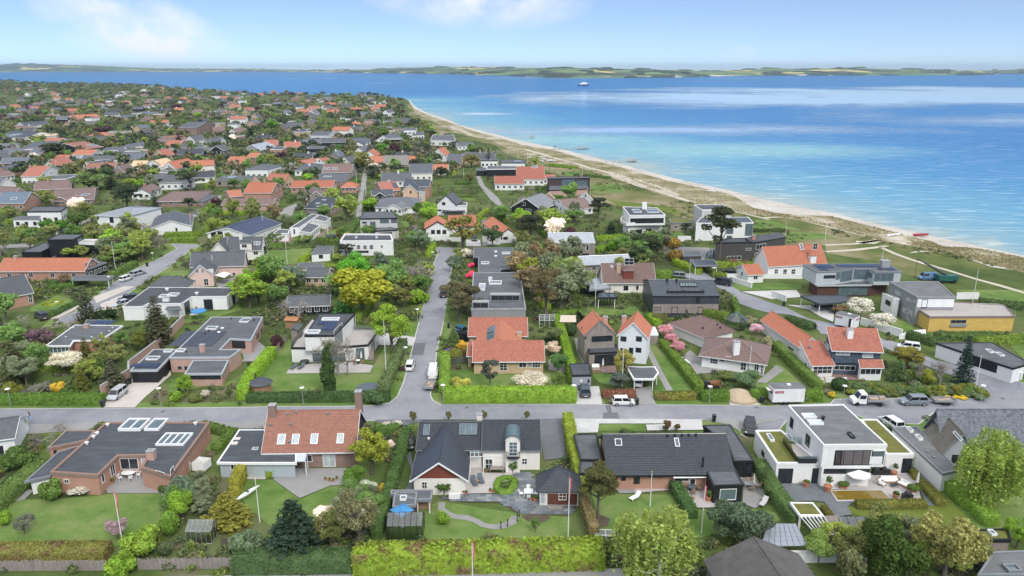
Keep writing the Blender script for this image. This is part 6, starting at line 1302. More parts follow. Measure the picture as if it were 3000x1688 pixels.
G('grey_gabled_barn','grey boarded gable with a brown roof carrying solar panels',('y','L 662,120 872,110 905,-25',2.8,3.4),roof=TDBR,wl=GREYW,pv='L 825,-20 895,20')
G('grey_hipped_villa','sprawling white bungalow with many-hipped grey roof',('x','L 1345,197 1792,192 1540,95',2.6,2.4,dict(hip=(5.5,5.5),tiles='flat')),('y','L 1440,205 1620,215 1530,130',2.5,1.9),roof=tile_mat('mid_grey_tile',(.13,.145,.165),(.19,.20,.22),.5),n=5)
h=G('peach_gabled_house','peach rendered house with a zinc roof and a tall glazed bay',('x','R 1965,1105 2228,1108 2100,1038',5.0,2.4,dict(wl=BRICK)),('y','R 1958,1160 2118,1160 2060,1055',4.6,3.0,dict(roof=ZINCD)),wl=PEACH,roof=ZINCD,wins=False);h.win('M 3,30 20,60 0,98 14,120',fr=FRB);h.flat('R 2118,1140 2185,1140 2195,1120 2120,1120',5.2,PEACH,ZINCD,FRG);h.win('R 2125,1145 2180,1185 2125,1195 2180,1225',2,1,pn=CURT)
h=G('white_peaked_house','tall white house with a steep dark roof and flat porch',('y','M 262,162 464,172 405,42',4.8,3.6,dict(tiles='flat')),roof=TDGR,trim=FRB,wins=False);h.win('M 322,143 355,175 275,216 315,235',1,1,fr=FRB);h.flat('M 325,242 548,238 545,210 325,212',2.6,None,FELTB,FRB,open_=True);h.flat('M 460,178 572,178 572,145 470,145',4.4,WHITE,FELT,FRW)
h=House('orange_gable_house','white house with a bright orange roof and black-edged front gable');h.gable('M 380,384 664,380 600,274',2.9,2.6,WHITE,TORG,rz=True,half=True,over=.35,trim=FRB,tiles='pan');h.gable('M 148,412 410,406 300,274',2.9,2.6,WHITE,TORG,axis='y',rz=True,over=.5,og=.35,trim=FRB,tiles='pan');h.win('M 212,420 252,460 268,420 308,460 326,420 365,460',2,1,fr=FRB);wall('M 205,528 510,534',1.2,WHITE,'white wall along the end of the street under the orange gable',.3)
h=House('orange_solar_house','white house with a rust orange roof and a solar panel');h.gable('M 882,480 1078,468 1000,278',2.6,2.3,WHITE,TORG,axis='y',rz=True,over=.4,trim=FRB,tiles='pan');h.panel('M 1010,305 1085,370',mat('white_panel',(.6,.64,.7),.1,1,.3));h.chim('M 1010,400',.3,.3,.9,FRB);h.win('M 930,490 975,515 905,490 920,515',fr=FRB)
h=G('black_chalet','black boarded chalet with white balcony and arched window',('y','M 1000,195 1312,222 1150,40',2.2,4.0),('y','M 1082,150 1175,150 1120,80',4.4,1.7,dict(roof=TDBR)),roof=mat('grey_eternit',(.22,.235,.26),.15,.5,.8),wl=DARKW,wins=False);h.win('M 1108,142 1150,180 1150,208 1210,240',2,1)
G('brown_roofed_bungalow','white-gabled bungalow with a brown roof near the shore meadow',('x','M 1560,215 1830,200 1690,105',2.6,2.4),('y','M 1560,222 1730,228 1680,150',2.5,1.9),roof=TDBR)
G('red_cabin','small red-roofed cabin with a white gable by the dark hedge',('y','S 1312,1212 1446,1226 1362,1165',2.6,2.2),roof=TRED,wl=BRICKP,cat='outbuilding',n=1);G('red_beach_house','red-roofed gabled house next to the shore flagpole',('y','S 1668,1216 1826,1242 1728,1158',2.8,2.8),roof=TRED,n=1)
G('red_tiled_ranch','low white house with a dull red roof behind a yellow bush',('x','S 845,1082 1142,1080 1000,1004',3.0,2.2,P_),roof=TRED,n=5);G('red_roofed_villa','large white villa with a brick red roof and grey dormer',('x','S 1060,1034 1345,1034 1220,910',3.2,4.4,P_),('x','S 1240,1035 1460,1020 1360,990',3.0,1.4),roof=TRED,n=5,sky='S 1212,903 1272,925')
h=G('brown_beach_villa','brown two-storey villa with glass front and overhanging flat roof by the dunes',('f','S 1370,1030 1782,1022 1795,1006 1365,1012',6.2,0,dict(wl=mat('brown_cladding',(.075,.052,.048),.2,.8,.7),rim=FRB)),('f','S 1380,1145 1760,1130 1780,1085 1385,1090',3.0,0,dict(wl=BRICKP,rim=FRB)),wins=False);h.win('S 1510,1035 1640,1095 1655,1045 1760,1100',4,1,fr=FRB,pn=GLB);h.chim('S 1705,1012',1.2,1.0,1.2,BRICKD)
G('black_flat_villa','black and glass flat-roofed villa behind the lane',('f','S 760,935 1062,932 1092,905 775,900',4.2,0,dict(wl=DARKW,rim=FRW)),('f','S 662,945 760,945 780,925 670,922',3.2,0,dict(wl=DARKW)),fr=FRB)
G('white_flat_house','white flat-roofed house beside the big olive tree',('f','S 705,850 875,850 885,822 712,822',4.0,0,dict(rim=FRB)),pv='S 730,827 790,840',fr=FRB);G('solar_flat_house','pale flat-roofed house carrying several solar panels',('f','S 908,872 1146,872 1146,843 908,843',4.0,0,dict(rim=FRB)),pv='S 1040,848 1110,866',fr=FRB)
G('slate_longhouse','brick house with a steep dark slate roof behind the olive tree',('x','S 362,875 512,875 430,783',2.8,3.8),('x','S 540,830 855,828 760,780',3.0,2.6),wl=BRICKP);G('twin_chimney_house','low dark house with two tall yellow chimneys',('f','S 480,800 845,795 835,765 560,765',3.4,0,dict(wl=DARKW)),chim=('S 700,785',2.6,BRICKY),fr=FRB).chim('S 770,785',.9,.8,2.6,BRICKY)
G('orange_peaked_house','narrow white house with a steep orange roof',('y','S 215,797 352,802 340,715',3.6,4.2),roof=TORG,n=2)
G('black_and_orange_house','house with a black front roof slope and an orange tiled wing',('x','S -6,975 228,972 110,880',4.0,3.2),('x','S 230,936 382,936 300,886',3.2,2.0,dict(roof=TORG)),wl=CREAM)
G('thatched_house','thatched house with an eyebrow dormer and orange tiled wings',('x','R 1768,900 2025,897 1890,797',2.6,5.2,dict(roof=THATCH)),('x','R 1650,868 1785,866 1720,805',2.7,2.8),('x','R 2020,862 2100,860 2060,805',2.7,2.8),roof=TORG,wl=BRICKP,trim=None)
G('dark_roofed_house','house with a broad charcoal roof, white gable dormer and chimney',('x','R 1750,1058 2058,1052 1900,968',2.8,3.2),('y','R 1790,1075 1870,1075 1830,1030',2.8,1.8),chim=('R 1922,975',1.4));G('solar_brick_house','small brick house with one blue solar panel on its red roof',('x','R 1760,1152 1948,1142 1870,1058',2.6,2.4),roof=TRED,wl=BRICK,pv='R 1850,1070 1925,1120');G('black_cottage','low black cottage with crossing grey gables',('x','R 1655,1195 1872,1188 1770,1138',2.4,2.0),('y','R 1680,1205 1800,1205 1740,1150',2.4,1.7),roof=ZINCD,wl=DARKW)
G('long_orange_bungalow','long brick bungalow with an orange roof beside the lane',('x','R 845,1118 1272,1112 1110,1048',2.7,2.0,P_),('f','R 985,1130 1130,1130 1130,1108 990,1108',2.4,0,dict(roof=FELTG)),roof=TORG,wl=BRICK,n=6);G('orange_lane_house','small brick house with a pyramid orange roof at the lane gate',('x','R 1345,1117 1508,1117 1430,1063',2.5,1.9,dict(hip=(2.5,2.5))),roof=TORG,wl=BRICK)
G('brown_farmhouse','long house with a big brown roof and four white roof windows',('x','R 1160,968 1458,966 1310,880',3.2,3.6),roof=TDBR,wl=GREYW,sky='R 1185,920 1200,940 1220,918 1238,942 1268,918 1282,940 1300,920 1315,942');G('grey_flat_bungalow','grey flat-roofed bungalow in front of the big brown roof',('f','R 1128,1048 1392,1056 1440,980 1145,974',3.0,0,dict(wl=BRICKD)),sky='R 1190,1003 1250,1012');G('dark_hipped_house','dark hip-roofed house with two white chimneys',('x','R 885,950 1135,948 1000,880',2.8,2.2,hp),chim=('R 1040,900',1.2))
G('white_ribbon_house','white flat-roofed villa with a sweeping ramp wall',('f','R 395,940 622,938 762,900 580,880',4.6,0,dict(rim=FRG)),fr=FRB);wall('R 265,995 400,955',2.2,WHITE,'white ramp wall leading to the white flat villa',.4);G('grey_carport_house','wide grey flat-roofed house with a stone chimney',('f','R 98,1048 455,1042 605,1000 185,998',3.0,0,dict(wl=GREYW)),chim=('R 195,1020',1.0,SLATE),fr=FRB,sky='R 255,1005 285,1018')
G('orange_block_house','house with a square orange roof and brick wing',('x','R 195,874 392,876 290,810',3.0,2.6),('x','R 392,830 500,830 450,772',3.0,2.2),roof=TORG,wl=BRICK);G('concrete_gable_house','raw concrete house with an asymmetric grey gable',('y','R 370,745 560,748 500,660',4.2,3.4,dict(roof=ZINC)),wl=SLATE,fr=FRB);G('white_gable_black_base','white-gabled house with a black boarded ground floor',('y','R 45,754 185,754 212,684',5.0,3.2),wl=DARKW)
G('white_terrace_villa','white villa with dark roof and raised veranda',('x','R 1040,600 1218,600 1120,560',4.6,1.6),('f','R 1010,640 1190,645 1215,612 1030,610',3.0));G('white_peak_cottage','white cottage with a sharp dark gable beside a willow',('y','R 1330,872 1442,876 1450,780',2.8,3.4),n=1);G('orange_hip_house','house with crossing orange roofs and a white gable',('y','R 1070,878 1205,882 1200,815',2.8,2.6),('x','R 1010,895 1290,860 1170,820',2.6,2.0),roof=TRED,chim=('R 1120,845',1))
G('black_pavilion_house','stacked black flat-roofed house among trees',('f','R 1028,732 1182,730 1192,705 1040,705',5.2,0,dict(wl=DARKW)),('f','R 985,790 1100,790 1110,768 990,770',3.0,0,dict(wl=DARKW)),fr=FRB);G('chalet_with_loggia','white chalet with a glazed gable loggia and dark roof',('y','R 1690,652 1852,655 1800,572',3.0,3.8),n=2);G('low_hip_bungalow','low bungalow with a grey hipped roof and flagpole',('x','R 1448,672 1655,668 1560,622',2.6,2.2,hp));G('white_beach_cubes','group of white cubist storeys near the beach meadow',('f','R 1928,578 2062,578 2072,552 1940,550',4.0),('f','R 1975,545 2095,545 2110,522 1985,520',6.5),('f','R 2060,600 2180,590 2175,560 2070,570',3.6),fr=FRB);G('dark_beach_house','long white house with dark flat roofs at the edge of the dunes',('f','R 2240,645 2495,655 2472,595 2262,595',4.0,0,dict(rim=FRW)),fr=FRB);G('blue_roof_beach_house','low white house with a blue-black roof by the shore bushes',('x','S 478,705 642,702 560,665',3.0,2.0))
G('plywood_roofed_house','white house with a bare plywood roof and solar-covered gable',('x','Q 1290,908 1430,908 1350,850',3.2,2.6,dict(roof=TAN)),('y','Q 1418,912 1608,915 1540,820',3.2,3.4,dict(roof=TAN)),pv='Q 1520,845 1590,895');G('orange_glazed_house','orange-roofed house with a pale blue glazed gable',('y','Q 1602,928 1745,932 1745,822',3.0,3.6),roof=TORG,n=2);G('rust_roofed_house','tall house with a rusty red roof and a blue gable end',('x','Q 200,1008 398,1004 300,905',4.4,3.4),roof=TRED,chim=('Q 300,915',1,BRICK));G('pinkish_bungalow','low brick bungalow with a faded pink roof',('x','Q 845,925 1140,918 1000,872',2.5,2.0),roof=TBRN,wl=BRICKP);G('orange_long_house','long white house with an orange roof and two skylights',('x','Q 705,792 910,792 800,740',3.4,2.4),('y','Q 640,832 800,810 740,770',2.6,1.6),roof=TORG);G('brown_four_window_house','house with a brown roof and four bright roof windows',('x','Q 830,735 1030,712 930,648',3.4,3.2),roof=TBRN,wl=DARKW,sky='Q 890,690 905,708 925,685 940,705 955,682 970,700');G('white_roof_terrace_house','white flat-roofed house with a string of dark windows',('f','Q 800,835 1150,832 1140,800 830,800',3.2),fr=FRB);G('grey_modern_house','grey modern house beside a tall flagpole',('f','Q 1160,765 1355,760 1345,730 1180,735',3.6,0,dict(wl=SLATE)),fr=FRB);G('white_modern_terrace','long white modernist terrace with stepped roofs',('f','Q 1020,745 1220,735 1240,700 1060,720',3.2),('f','Q 1230,715 1420,700 1430,660 1250,690',4.6),fr=FRB)
G('skylit_black_house','black-roofed house with four skylights in a row',('x','Q -10,608 265,622 130,553',3.0,3.4),roof=TBLK,sky='Q 80,590 105,608 125,585 150,602 165,580 185,598');G('tan_roofed_hall','long building with a pale tan flat roof',('f','Q 240,625 560,602 580,580 290,590',3.4,0,dict(roof=TAN)),n=6);G('small_red_bungalow','red-roofed bungalow in front of the tan flat roof',('x','Q 412,655 570,658 490,622',2.5,1.8),roof=TRED);G('grey_broad_house','broad grey-roofed house with a white gable',('x','Q 195,738 478,732 330,662',2.8,2.6),roof=TDGR);G('pale_grey_house','pale grey slate-roofed house by the frame of hedges',('x','Q -10,722 155,718 80,678',2.8,2.4),roof=TGRY);G('white_hip_villa','white villa with a black hipped roof under a spreading pine',('x','Q 1568,1072 1905,1062 1700,1008',3.4,2.2,hp),chim=None,n=5);G('dark_flat_bungalow','dark flat bungalow partly behind the pine',('f','Q 1440,1032 1735,1020 1730,985 1450,990',2.8,0,dict(wl=DARKW)));G('steel_roofed_house','house with a shallow steel-grey roof above the lane gardens',('y','Q 148,498 245,504 262,444',3.4,3.0),roof=ZINCD,n=2)
G('orange_brick_gable','brick house with an orange gable roof and long wing',('y','Q 688,428 780,432 765,378',3.2,3.4),('x','Q 565,435 690,435 620,396',2.8,2.4,dict(roof=TRED)),roof=TORG,wl=BRICK);G('big_brick_block','large brick block with a dark grey roof',('x','Q 1772,522 1948,522 1850,464',6.2,3.4),wl=BRICKD);G('white_twin_gable','white house with two black roofed gables',('y','Q 1838,652 1932,654 1960,590',3.4,3.4),('x','Q 2060,664 2185,664 2110,620',4.2,2.6),('y','Q 1970,682 2080,684 2060,640',4.0,2.6),n=2);G('dark_low_house','low white-walled house with a dark roof below the twin gables',('x','Q 1798,722 2005,718 1900,684',2.8,2.2),wl=CREAM);G('red_ridge_house','brick house with a long red roof and gable window',('x','Q 1622,704 1775,704 1700,648',3.4,3.0),roof=TRED,wl=BRICK);G('red_low_house','low house with a salmon red roof behind the flagpole',('x','Q 1680,645 1865,632 1770,598',2.8,2.2),roof=TBRN);G('blue_gable_cottage','blue-grey cottage with a steep dark gable',('y','Q 1213,672 1322,668 1262,610',2.6,3.2),wl=mat('blue_boards',(.24,.32,.40),.1,.6,.7),n=1);G('orange_pyramid_house','house with a low orange pyramid roof',('x','Q 878,605 1085,600 980,570',2.8,1.9,hp),roof=TORG);G('slate_pair_house','pair of low slate roofs under the orange pyramid roof',('x','Q 850,655 1045,650 940,612',2.8,2.2),roof=TDGR)
G('dark_corner_bungalow','dark hipped bungalow at the edge of the picture beside flagpoles',('x','Q -20,1014 150,992 60,948',2.6,2.2),roof=TDBR);G('black_terrace_house','stepped black-roofed house with white edges',('f','Q 395,1038 652,1032 802,985 430,1000',3.2,0,dict(rim=FRW,wl=SLATE)),fr=FRB);G('brown_gable_house','big brown-roofed brick house behind bare trees',('x','Q 330,1142 705,1122 560,1048',2.6,2.6),roof=TDBR,wl=BRICKD,chim=('Q 480,1060',1,BRICK));G('white_red_house','white house with a red roof and a veranda',('y','Q 420,912 552,910 520,850',3.4,2.4),roof=TRED)
# ------------------------------------------------------------------ the shore side
h=House('glass_concrete_villa','concrete and glass villa with a solar-covered flat roof');CONCR=mat('board_marked_concrete',(.46,.50,.52),.12,.6,.75,(.5,.5,5))
h.flat('O 515,836 712,832 890,806 1035,806 1095,836 1362,836 1230,755 380,760',6.6,CONCR,FELT,FRG,over=.06,up=.05,z0=3.2);h.panel('O 480,765 700,800',PV,nx=5,ny=2);h.panel('O 700,765 1150,790',PV,nx=8);h.panel('O 520,795 640,822',PV,nx=3);h.panel('O 1110,800 1300,820',PV,nx=5);h.chim('O 1190,785',2.0,1.6,1.6,SLATE,SLATE)
h.flat('O 520,970 1050,965 1230,935 1260,900 420,900',3.2,mat('brown_boards',(1,1,1)),FELT,CONCR,over=.5,up=.02);h.win('O 590,870 712,900',3,1,fr=FRB);h.win('O 715,825 745,910 760,820 865,920 885,815 1020,910 1030,830 1065,905',2,1,fr=FRG,pn=GLB);h.win('O 1085,850 1145,930 1150,850 1275,930',2,1,fr=FRG,pn=GLB);h.win('O 735,965 1030,1070',6,1,fr=FRB,pn=GLB)
h.flat('J 355,58 545,140 740,125 880,100 800,52 355,55',2.7,None,ZINCD,ZINCD,open_=True)
h=House('orange_dormer_house','white house with a big bright orange roof, two dormers and a roof lantern');h.gable('O 38,787 625,752 300,572',3.3,4.6,WHITE,TORG,rz=True,half=True,over=.35,og=.2,trim=FRW,tiles='pan');dormer(h,'O 258,790',1.7,2.0,WHITE,TORG);dormer(h,'O 480,745',1.7,2.0,WHITE,TORG);h.sky('O 335,562 385,625',hgt=.5);h.win('O 100,810 132,855 185,810 218,872 268,810 302,858',2,2)
G('orange_cabin','small open-ended garage with an orange gable roof',('x','N 1868,868 2038,862 1945,760',2.3,1.8,P_),roof=TORG,cat='garage',n=1)
h=House('dark_zinc_house','dark metal-clad house with grey boarded ground floor and a wide roof light');h.gable('N 925,1075 1592,1075 1200,915',5.2,1.9,ZINCD,ZINCD,rz=True,half=True,over=.15,og=.1,tiles='seam',trim=FRB);h.win('I 925,140 1580,230',solid=True,pn=GREYW,name='boarding',out=.04);h.win('I 940,170 1003,200 1110,170 1170,235 1370,168 1420,235',1,1,fr=FRB,out=.1);h.sky('N 1185,945 1368,985',6,fr=FRB,hgt=.2);h.vent('N 1065,935 1158,938',.8,.2,FRB);h.flat('N 1060,1030 1435,1030 1400,1000 1080,1000',5.9,ZINCD,FELT,FRB,z0=3);h.win('I 1355,55 1390,130',fr=FRB)
h=House('brown_cross_gable_house','cream house with a large brown roof, boarded gable dormer and brick chimney');h.gable('N 425,950 958,948 690,752',2.7,4.0,CREAM,TDBR,rz=True,half=True,over=.5,og=.3,trim=FRW,tiles='pan');dormer(h,'N 680,905',2.6,2.0,mat('oxblood_boards',(1,1,1)),TDBR);h.chim('N 585,830',1.1,.9,1.8,BRICKY);h.sky('N 505,772 528,795');h.win('N 635,975 680,1020 760,975 780,1015',1,1,fr=FRB);h.chim_at(P1('N 497,985',.5),.9,.9,4.6,BRICKY)
G('patio_roof_extension','grey felt lean-to and ribbed patio roof on the cream house',('f','N 205,960 340,962 300,870 190,870',2.6),('f','N 290,1020 510,1000 430,890 310,900',2.5,0,dict(roof=ZINC,open_=True)),wins=False,cat='outbuilding',wl=DARKW)
h=House('silver_zinc_house','long grey boarded house with a standing-seam zinc roof');h.gable('M 1385,552 1845,550 1600,448',5.2,1.8,GREYW,ZINC,rz=True,half=True,over=.08,og=.05,tiles='seam',trim=ZINC);h.win('M 1420,565 1448,625 1530,565 1556,625 1602,565 1630,625 1674,565 1700,625 1755,565 1780,625',1,1,fr=FRW);h.win('M 1590,655 1780,712',4,1,fr=FRB);h.win('M 1495,655 1518,705',fr=FRB)
G('zinc_outbuilding','small boarded outhouse with pale zinc roof behind the trees',('x','N 212,772 720,750 450,672',2.6,1.6,dict(tiles='seam')),roof=ZINC,wl=GREYW,cat='outbuilding',trim=ZINC,n=2)
h=House('white_balcony_cube','white cube villa with a wraparound balcony and square chimney');h.flat('N 690,277 1050,272 962,200 625,190',6.6,WHITE,FELTB,WHITE,over=.05,up=.12,z0=3.1);h.flat('N 662,372 1045,350 1040,330 620,300 600,335',3.4,WHITE,M_DECKG,WHITE,up=.8,over=1.0);h.win('N 700,305 1030,350',6,1,fr=FRB);h.win('N 700,420 815,482 855,410 905,465',2,1,fr=FRB);h.sky('N 712,220 815,248 845,218 990,248',hgt=.3,fr=FRW,pn=GLB);h.chim('N 838,212',1.6,1.2,2.2,WHITE,WHITE)
h=House('white_pine_villa','white and glass villa with a black roof behind the tall pine');h.flat('N 1412,222 1712,215 1620,170 1332,170',8.2,mat('pale_stone',(.56,.55,.53),.06,.6,.8),FELTB,FRW,over=.05);h.flat('N 1352,352 1925,348 1870,292 1400,295',6.0,WHITE,ZINCD,FRW,over=.05,up=.06);h.win('N 1845,358 1915,478 1660,365 1720,460',2,2,fr=FRG,pn=GLB);h.win('N 1600,235 1650,290',2,1,fr=FRB,pn=GLB);h.win('N 1660,478 1710,500',1,1,fr=FRB,pn=GLB)
h=House('dark_brick_villa','long dark brick villa with slanting black roofs');h.flat('N 1545,548 1912,540 1860,500 1640,505',5.4,BRICKB,FELTB,FRB,over=.05);h.gable('N 1905,545 2248,490 2200,440',5.2,1.0,BRICKB,FELTB,rz=True,rp=.995,over=.1,og=.1,trim=FRB);h.win('N 1950,568 2042,602 1848,600 1905,622',3,1);h.win('N 1660,680 1800,720 1935,650 2010,715',4,1);h.chim('N 1922,510',1.0,.9,1.2,BRICK)
G('carport_with_red_car','ribbed dark carport roof over a red car',('f','N 1340,775 1572,772 1530,715 1300,718',2.7,0,dict(roof=ZINCD,open_=True)),('f','N 1222,675 1412,670 1395,628 1225,630',2.6,0,dict(wl=BRICKB)),wins=False,cat='carport')
G('low_flat_pavilion','low flat pavilion with a sedum roof next to the white balcony cube',('f','N 1100,350 1330,345 1250,302 1085,305',3.0,0,dict(roof=SEDUM,wl=GREYW)),n=2)
h=House('grey_modern_villa','grey brick villa with a dark flat roof and glazed stair');h.flat('L 1195,307 1578,300 1525,240 1240,240',6.4,mat('pale_stone',(1,1,1)),FELT,FRB,over=.2,up=.04);h.win('L 1222,338 1270,356 1228,424 1275,440',1,1,fr=FRG);h.win('L 1302,338 1362,462',2,4,fr=FRG,pn=GLB);h.win('L 1400,318 1490,352 1510,312 1570,350',2,1,fr=FRB,pn=GLB);h.flat('L 1350,430 1555,420 1590,408 1375,375',3.2,mat('pale_stone',(1,1,1)),FELT,FRB);h.win('L 1380,448 1520,468',solid=True,pn=FRB,name='garage_door');b=MB();q=P('L 1375,378 1592,372',3.3);b.ob(q[0],q[1]-q[0],(0,.06,0),(0,0,1.0));h.put(b,'balcony_front',GLB)
h=House('white_parapet_house','white house with a flat roof behind a high parapet and shuttered windows');h.flat('L 1003,540 1532,536 1510,470 1052,468',4.3,WHITE,FELTB,WHITE,over=.02,up=.4,rw=.35);h.win('L 1168,568 1208,612 1295,568 1336,612',3,2);h.win('L 1232,570 1272,612 1406,568 1432,600',3,1,name='shutter',pn=FRB);h.chim('L 1165,500',.7,.5,.5,WHITE);h.chim('L 1368,500',.7,.5,.5,WHITE);h.win('L 1150,625 1290,648',3,1,fr=FRG)
G('flat_garden_studio','small studio with a flat grey roof on the lawn',('f','L 715,655 905,642 945,585 785,580',2.6),cat='outbuilding',n=1,fr=FRB);G('timber_bungalow','old timber bungalow with a grey roof among the trees',('x','L 640,890 880,890 780,795',2.5,1.6),('f','L 575,795 845,790 840,748 600,748',2.8),wl=BRICKY,roof=TDGR,n=3);G('black_summer_house','black boarded bungalow with white windows behind the pale bare tree',('x','G 470,168 905,152 760,50',2.4,1.8),roof=TDGR,wl=DARKW,n=5)
G('car_shelter','black carport at the head of the drive with white lettered car',('f','M 715,362 812,360 808,318 725,318',2.5,0,dict(open_=True,roof=FELTG)),wins=False,cat='carport')
h=House('octagonal_summerhouse','glazed octagonal summerhouse with a glass tent roof','summerhouse');c=P1('I 1745,385',0);h.at((c.x,c.y));cg=clear_glass()
for k in range(8):
 a,e=6.283*k/8,6.283*(k+1)/8;p,q=Vector((c.x+2.1*math.cos(a),c.y+2.1*math.sin(a),0)),Vector((c.x+2.1*math.cos(e),c.y+2.1*math.sin(e),0));Z=Vector((0,0,1));t_=Vector((c.x,c.y,4.0))
 b=MB();b.poly([p+Z*.1,q+Z*.1,q+Z*2.3,p+Z*2.3]);h.put(b,'pane',cg);b=MB();p2,q2=p+(p-Vector((c.x,c.y,0)))*.15,q+(q-Vector((c.x,c.y,0)))*.15;b.poly([p2+Z*2.3,q2+Z*2.3,t_]);h.put(b,'roof_pane',cg);b=MB();b.tube([p,p+Z*2.3],.05,5);b.tube([p2+Z*2.3,t_],.05,5);h.put(b,'frame',mat('verdigris_zinc',(1,1,1)))
h=House('conservatory','black framed conservatory with white blinds on the curved lawn','conservatory');h.flat('H 1862,78 2052,76 2040,28 1880,28',2.7,None,FELTB,FRB,open_=True);h.sky('H 1895,28 1970,75 1975,36 2045,75',2,fr=FRB);q=P('H 1862,145 2055,145',.1);a,e=q
for k in range(6):d=(e-a);h.opening(Vector((a.x,a.y,0)),d.normalized(),Vector((d.y,-d.x,0)).normalized(),d.length*k/6+.02,d.length*(k+1)/6-.02,.1,2.3,1,1,FRB,cg)
h=House('glass_dome','faceted glass dome beside the dark brick villa','greenhouse');c=P1('N 1515,690',0);h.at((c.x,c.y));b=MB();g=MB()
for k in range(10):
 a,e=6.283*k/10,6.283*(k+1)/10
 for j in range(4):
  f0,f1=1.5708*j/4,1.5708*(j+1)/4;pt=lambda A,F:Vector((c.x+2.3*math.cos(A)*math.cos(F),c.y+2.3*math.sin(A)*math.cos(F),2.6*math.sin(F)))
  if j<3:g.poly([pt(a,f0),pt(e,f0),pt(e,f1),pt(a,f1)])
  b.tube([pt(a,f0),pt(a,f1)],.06,4)
h.put(g,'glass_shell',GLB,kind='stuff');h.put(b,'dome_ribs',FRW,kind='stuff')
# ------------------------------------------------------------------ far houses of the peninsula
rf=random.Random(21);WALLS=[(WHITE,'white'),(WHITE,'white'),(CREAM,'cream'),(BRICK,'red brick'),(BRICKP,'pink brick'),(BRICKY,'yellow brick'),(DARKW,'black boarded'),(GREYW,'grey boarded')]
ROOFS=[(TORG,'orange'),(TRED,'brick red'),(TRED,'rusty red'),(TDGR,'slate grey'),(TBLK,'black'),(TDBR,'dark brown'),(TGRY,'pale grey')]
MARK=[o for o in S.objects if o.get('category')=='house' and o.location.y>230]
FAR=[]
def far_spots():
 for y0,y1,n in((255,275,30),(275,300,54),(300,340,76),(340,400,60),(400,470,28),(470,600,20)):
  c=0;k=0
  while c<n and k<4000:
   k+=1;y=rf.uniform(y0,y1);xmax={255:900,275:1110,300:1150,340:1180}.get(y0,1250);x=rf.uniform(-20,xmax+(1180-xmax)*0);p=lev((x,y))
   if y<258 and x>560:continue
   if y<275 and x>860+(y-258)*14:continue
   if not inside((p.x,p.y),land)or blocked(p.x,p.y,8)or any((p-q).length<16 for q in FAR):continue
   FAR.append(p);c+=1;yield p
USED={}
for p in far_spots():
 yaw=rf.choice((.1,.25,-.2,1.35,1.6))+rf.uniform(-.15,.15);L,D=rf.uniform(10,17),rf.uniform(7,9.5);wm,wn_=rf.choice(WALLS);rm,rn_=rf.choices(ROOFS,(.8,1.6,1.2,5,4,3.4,3.4))[0];flat=rf.random()<.34;two=rf.random()<.25
 u=Vector((math.cos(yaw),math.sin(yaw),0));n=Vector((-u.y,u.x,0));A=p-u*L/2-n*D/2
 near=min(MARK,key=lambda o:(o.location-p).length)if MARK else None;dx,dy=p.x-near.location.x,p.y-near.location.y
 rl=('beyond' if dy>0 else 'before')if abs(dy)>abs(dx)else('east of' if dx>0 else 'west of');k_=f"far {wn_} {'flat-roofed' if flat else 'two-storey' if two else 'low'} house{'' if flat else ' with ' + rn_ + ' roof'} {rl} the {near.name.split('.')[0].replace('_', ' ')}";USED[k_]=USED.get(k_,0)+1
 lab2=['','second ','third ','fourth ','fifth ','sixth ','seventh ','eighth ','ninth ','tenth ','eleventh ','twelfth ','thirteenth '][min(12,USED[k_]-1)]+k_
 h=House('distant_house',lab2,'house','houses of the far peninsula')
 if flat:h.flat([A,A+u*L,A+u*L+n*D,A+n*D],5.6 if two else 3.2,wm,rf.choice((FELT,FELTB,FELTG)),FRW if rf.random()<.5 else FRG)
 else:
  h.gable((A,u*L,n,D),4.6 if two else 2.8,rf.uniform(2.2,3.6),wm,rm,axis='x',trim=FRW if rf.random()<.5 else None,over=.35)
  if rf.random()<.6:h.chim_at(h.r0.lerp(h.r1,rf.uniform(.2,.8)),.9,.9,1.0,rf.choice((WHITE,BRICK)))
 for k in range(len(h.walls)):
  a,c,z0,z1=h.walls[k]
  if((a+c)/2-CAM).to_2d().dot(Vector(((c-a).y,-(c-a).x)))<0:h.row(k,3,.8,2.2,1.5);
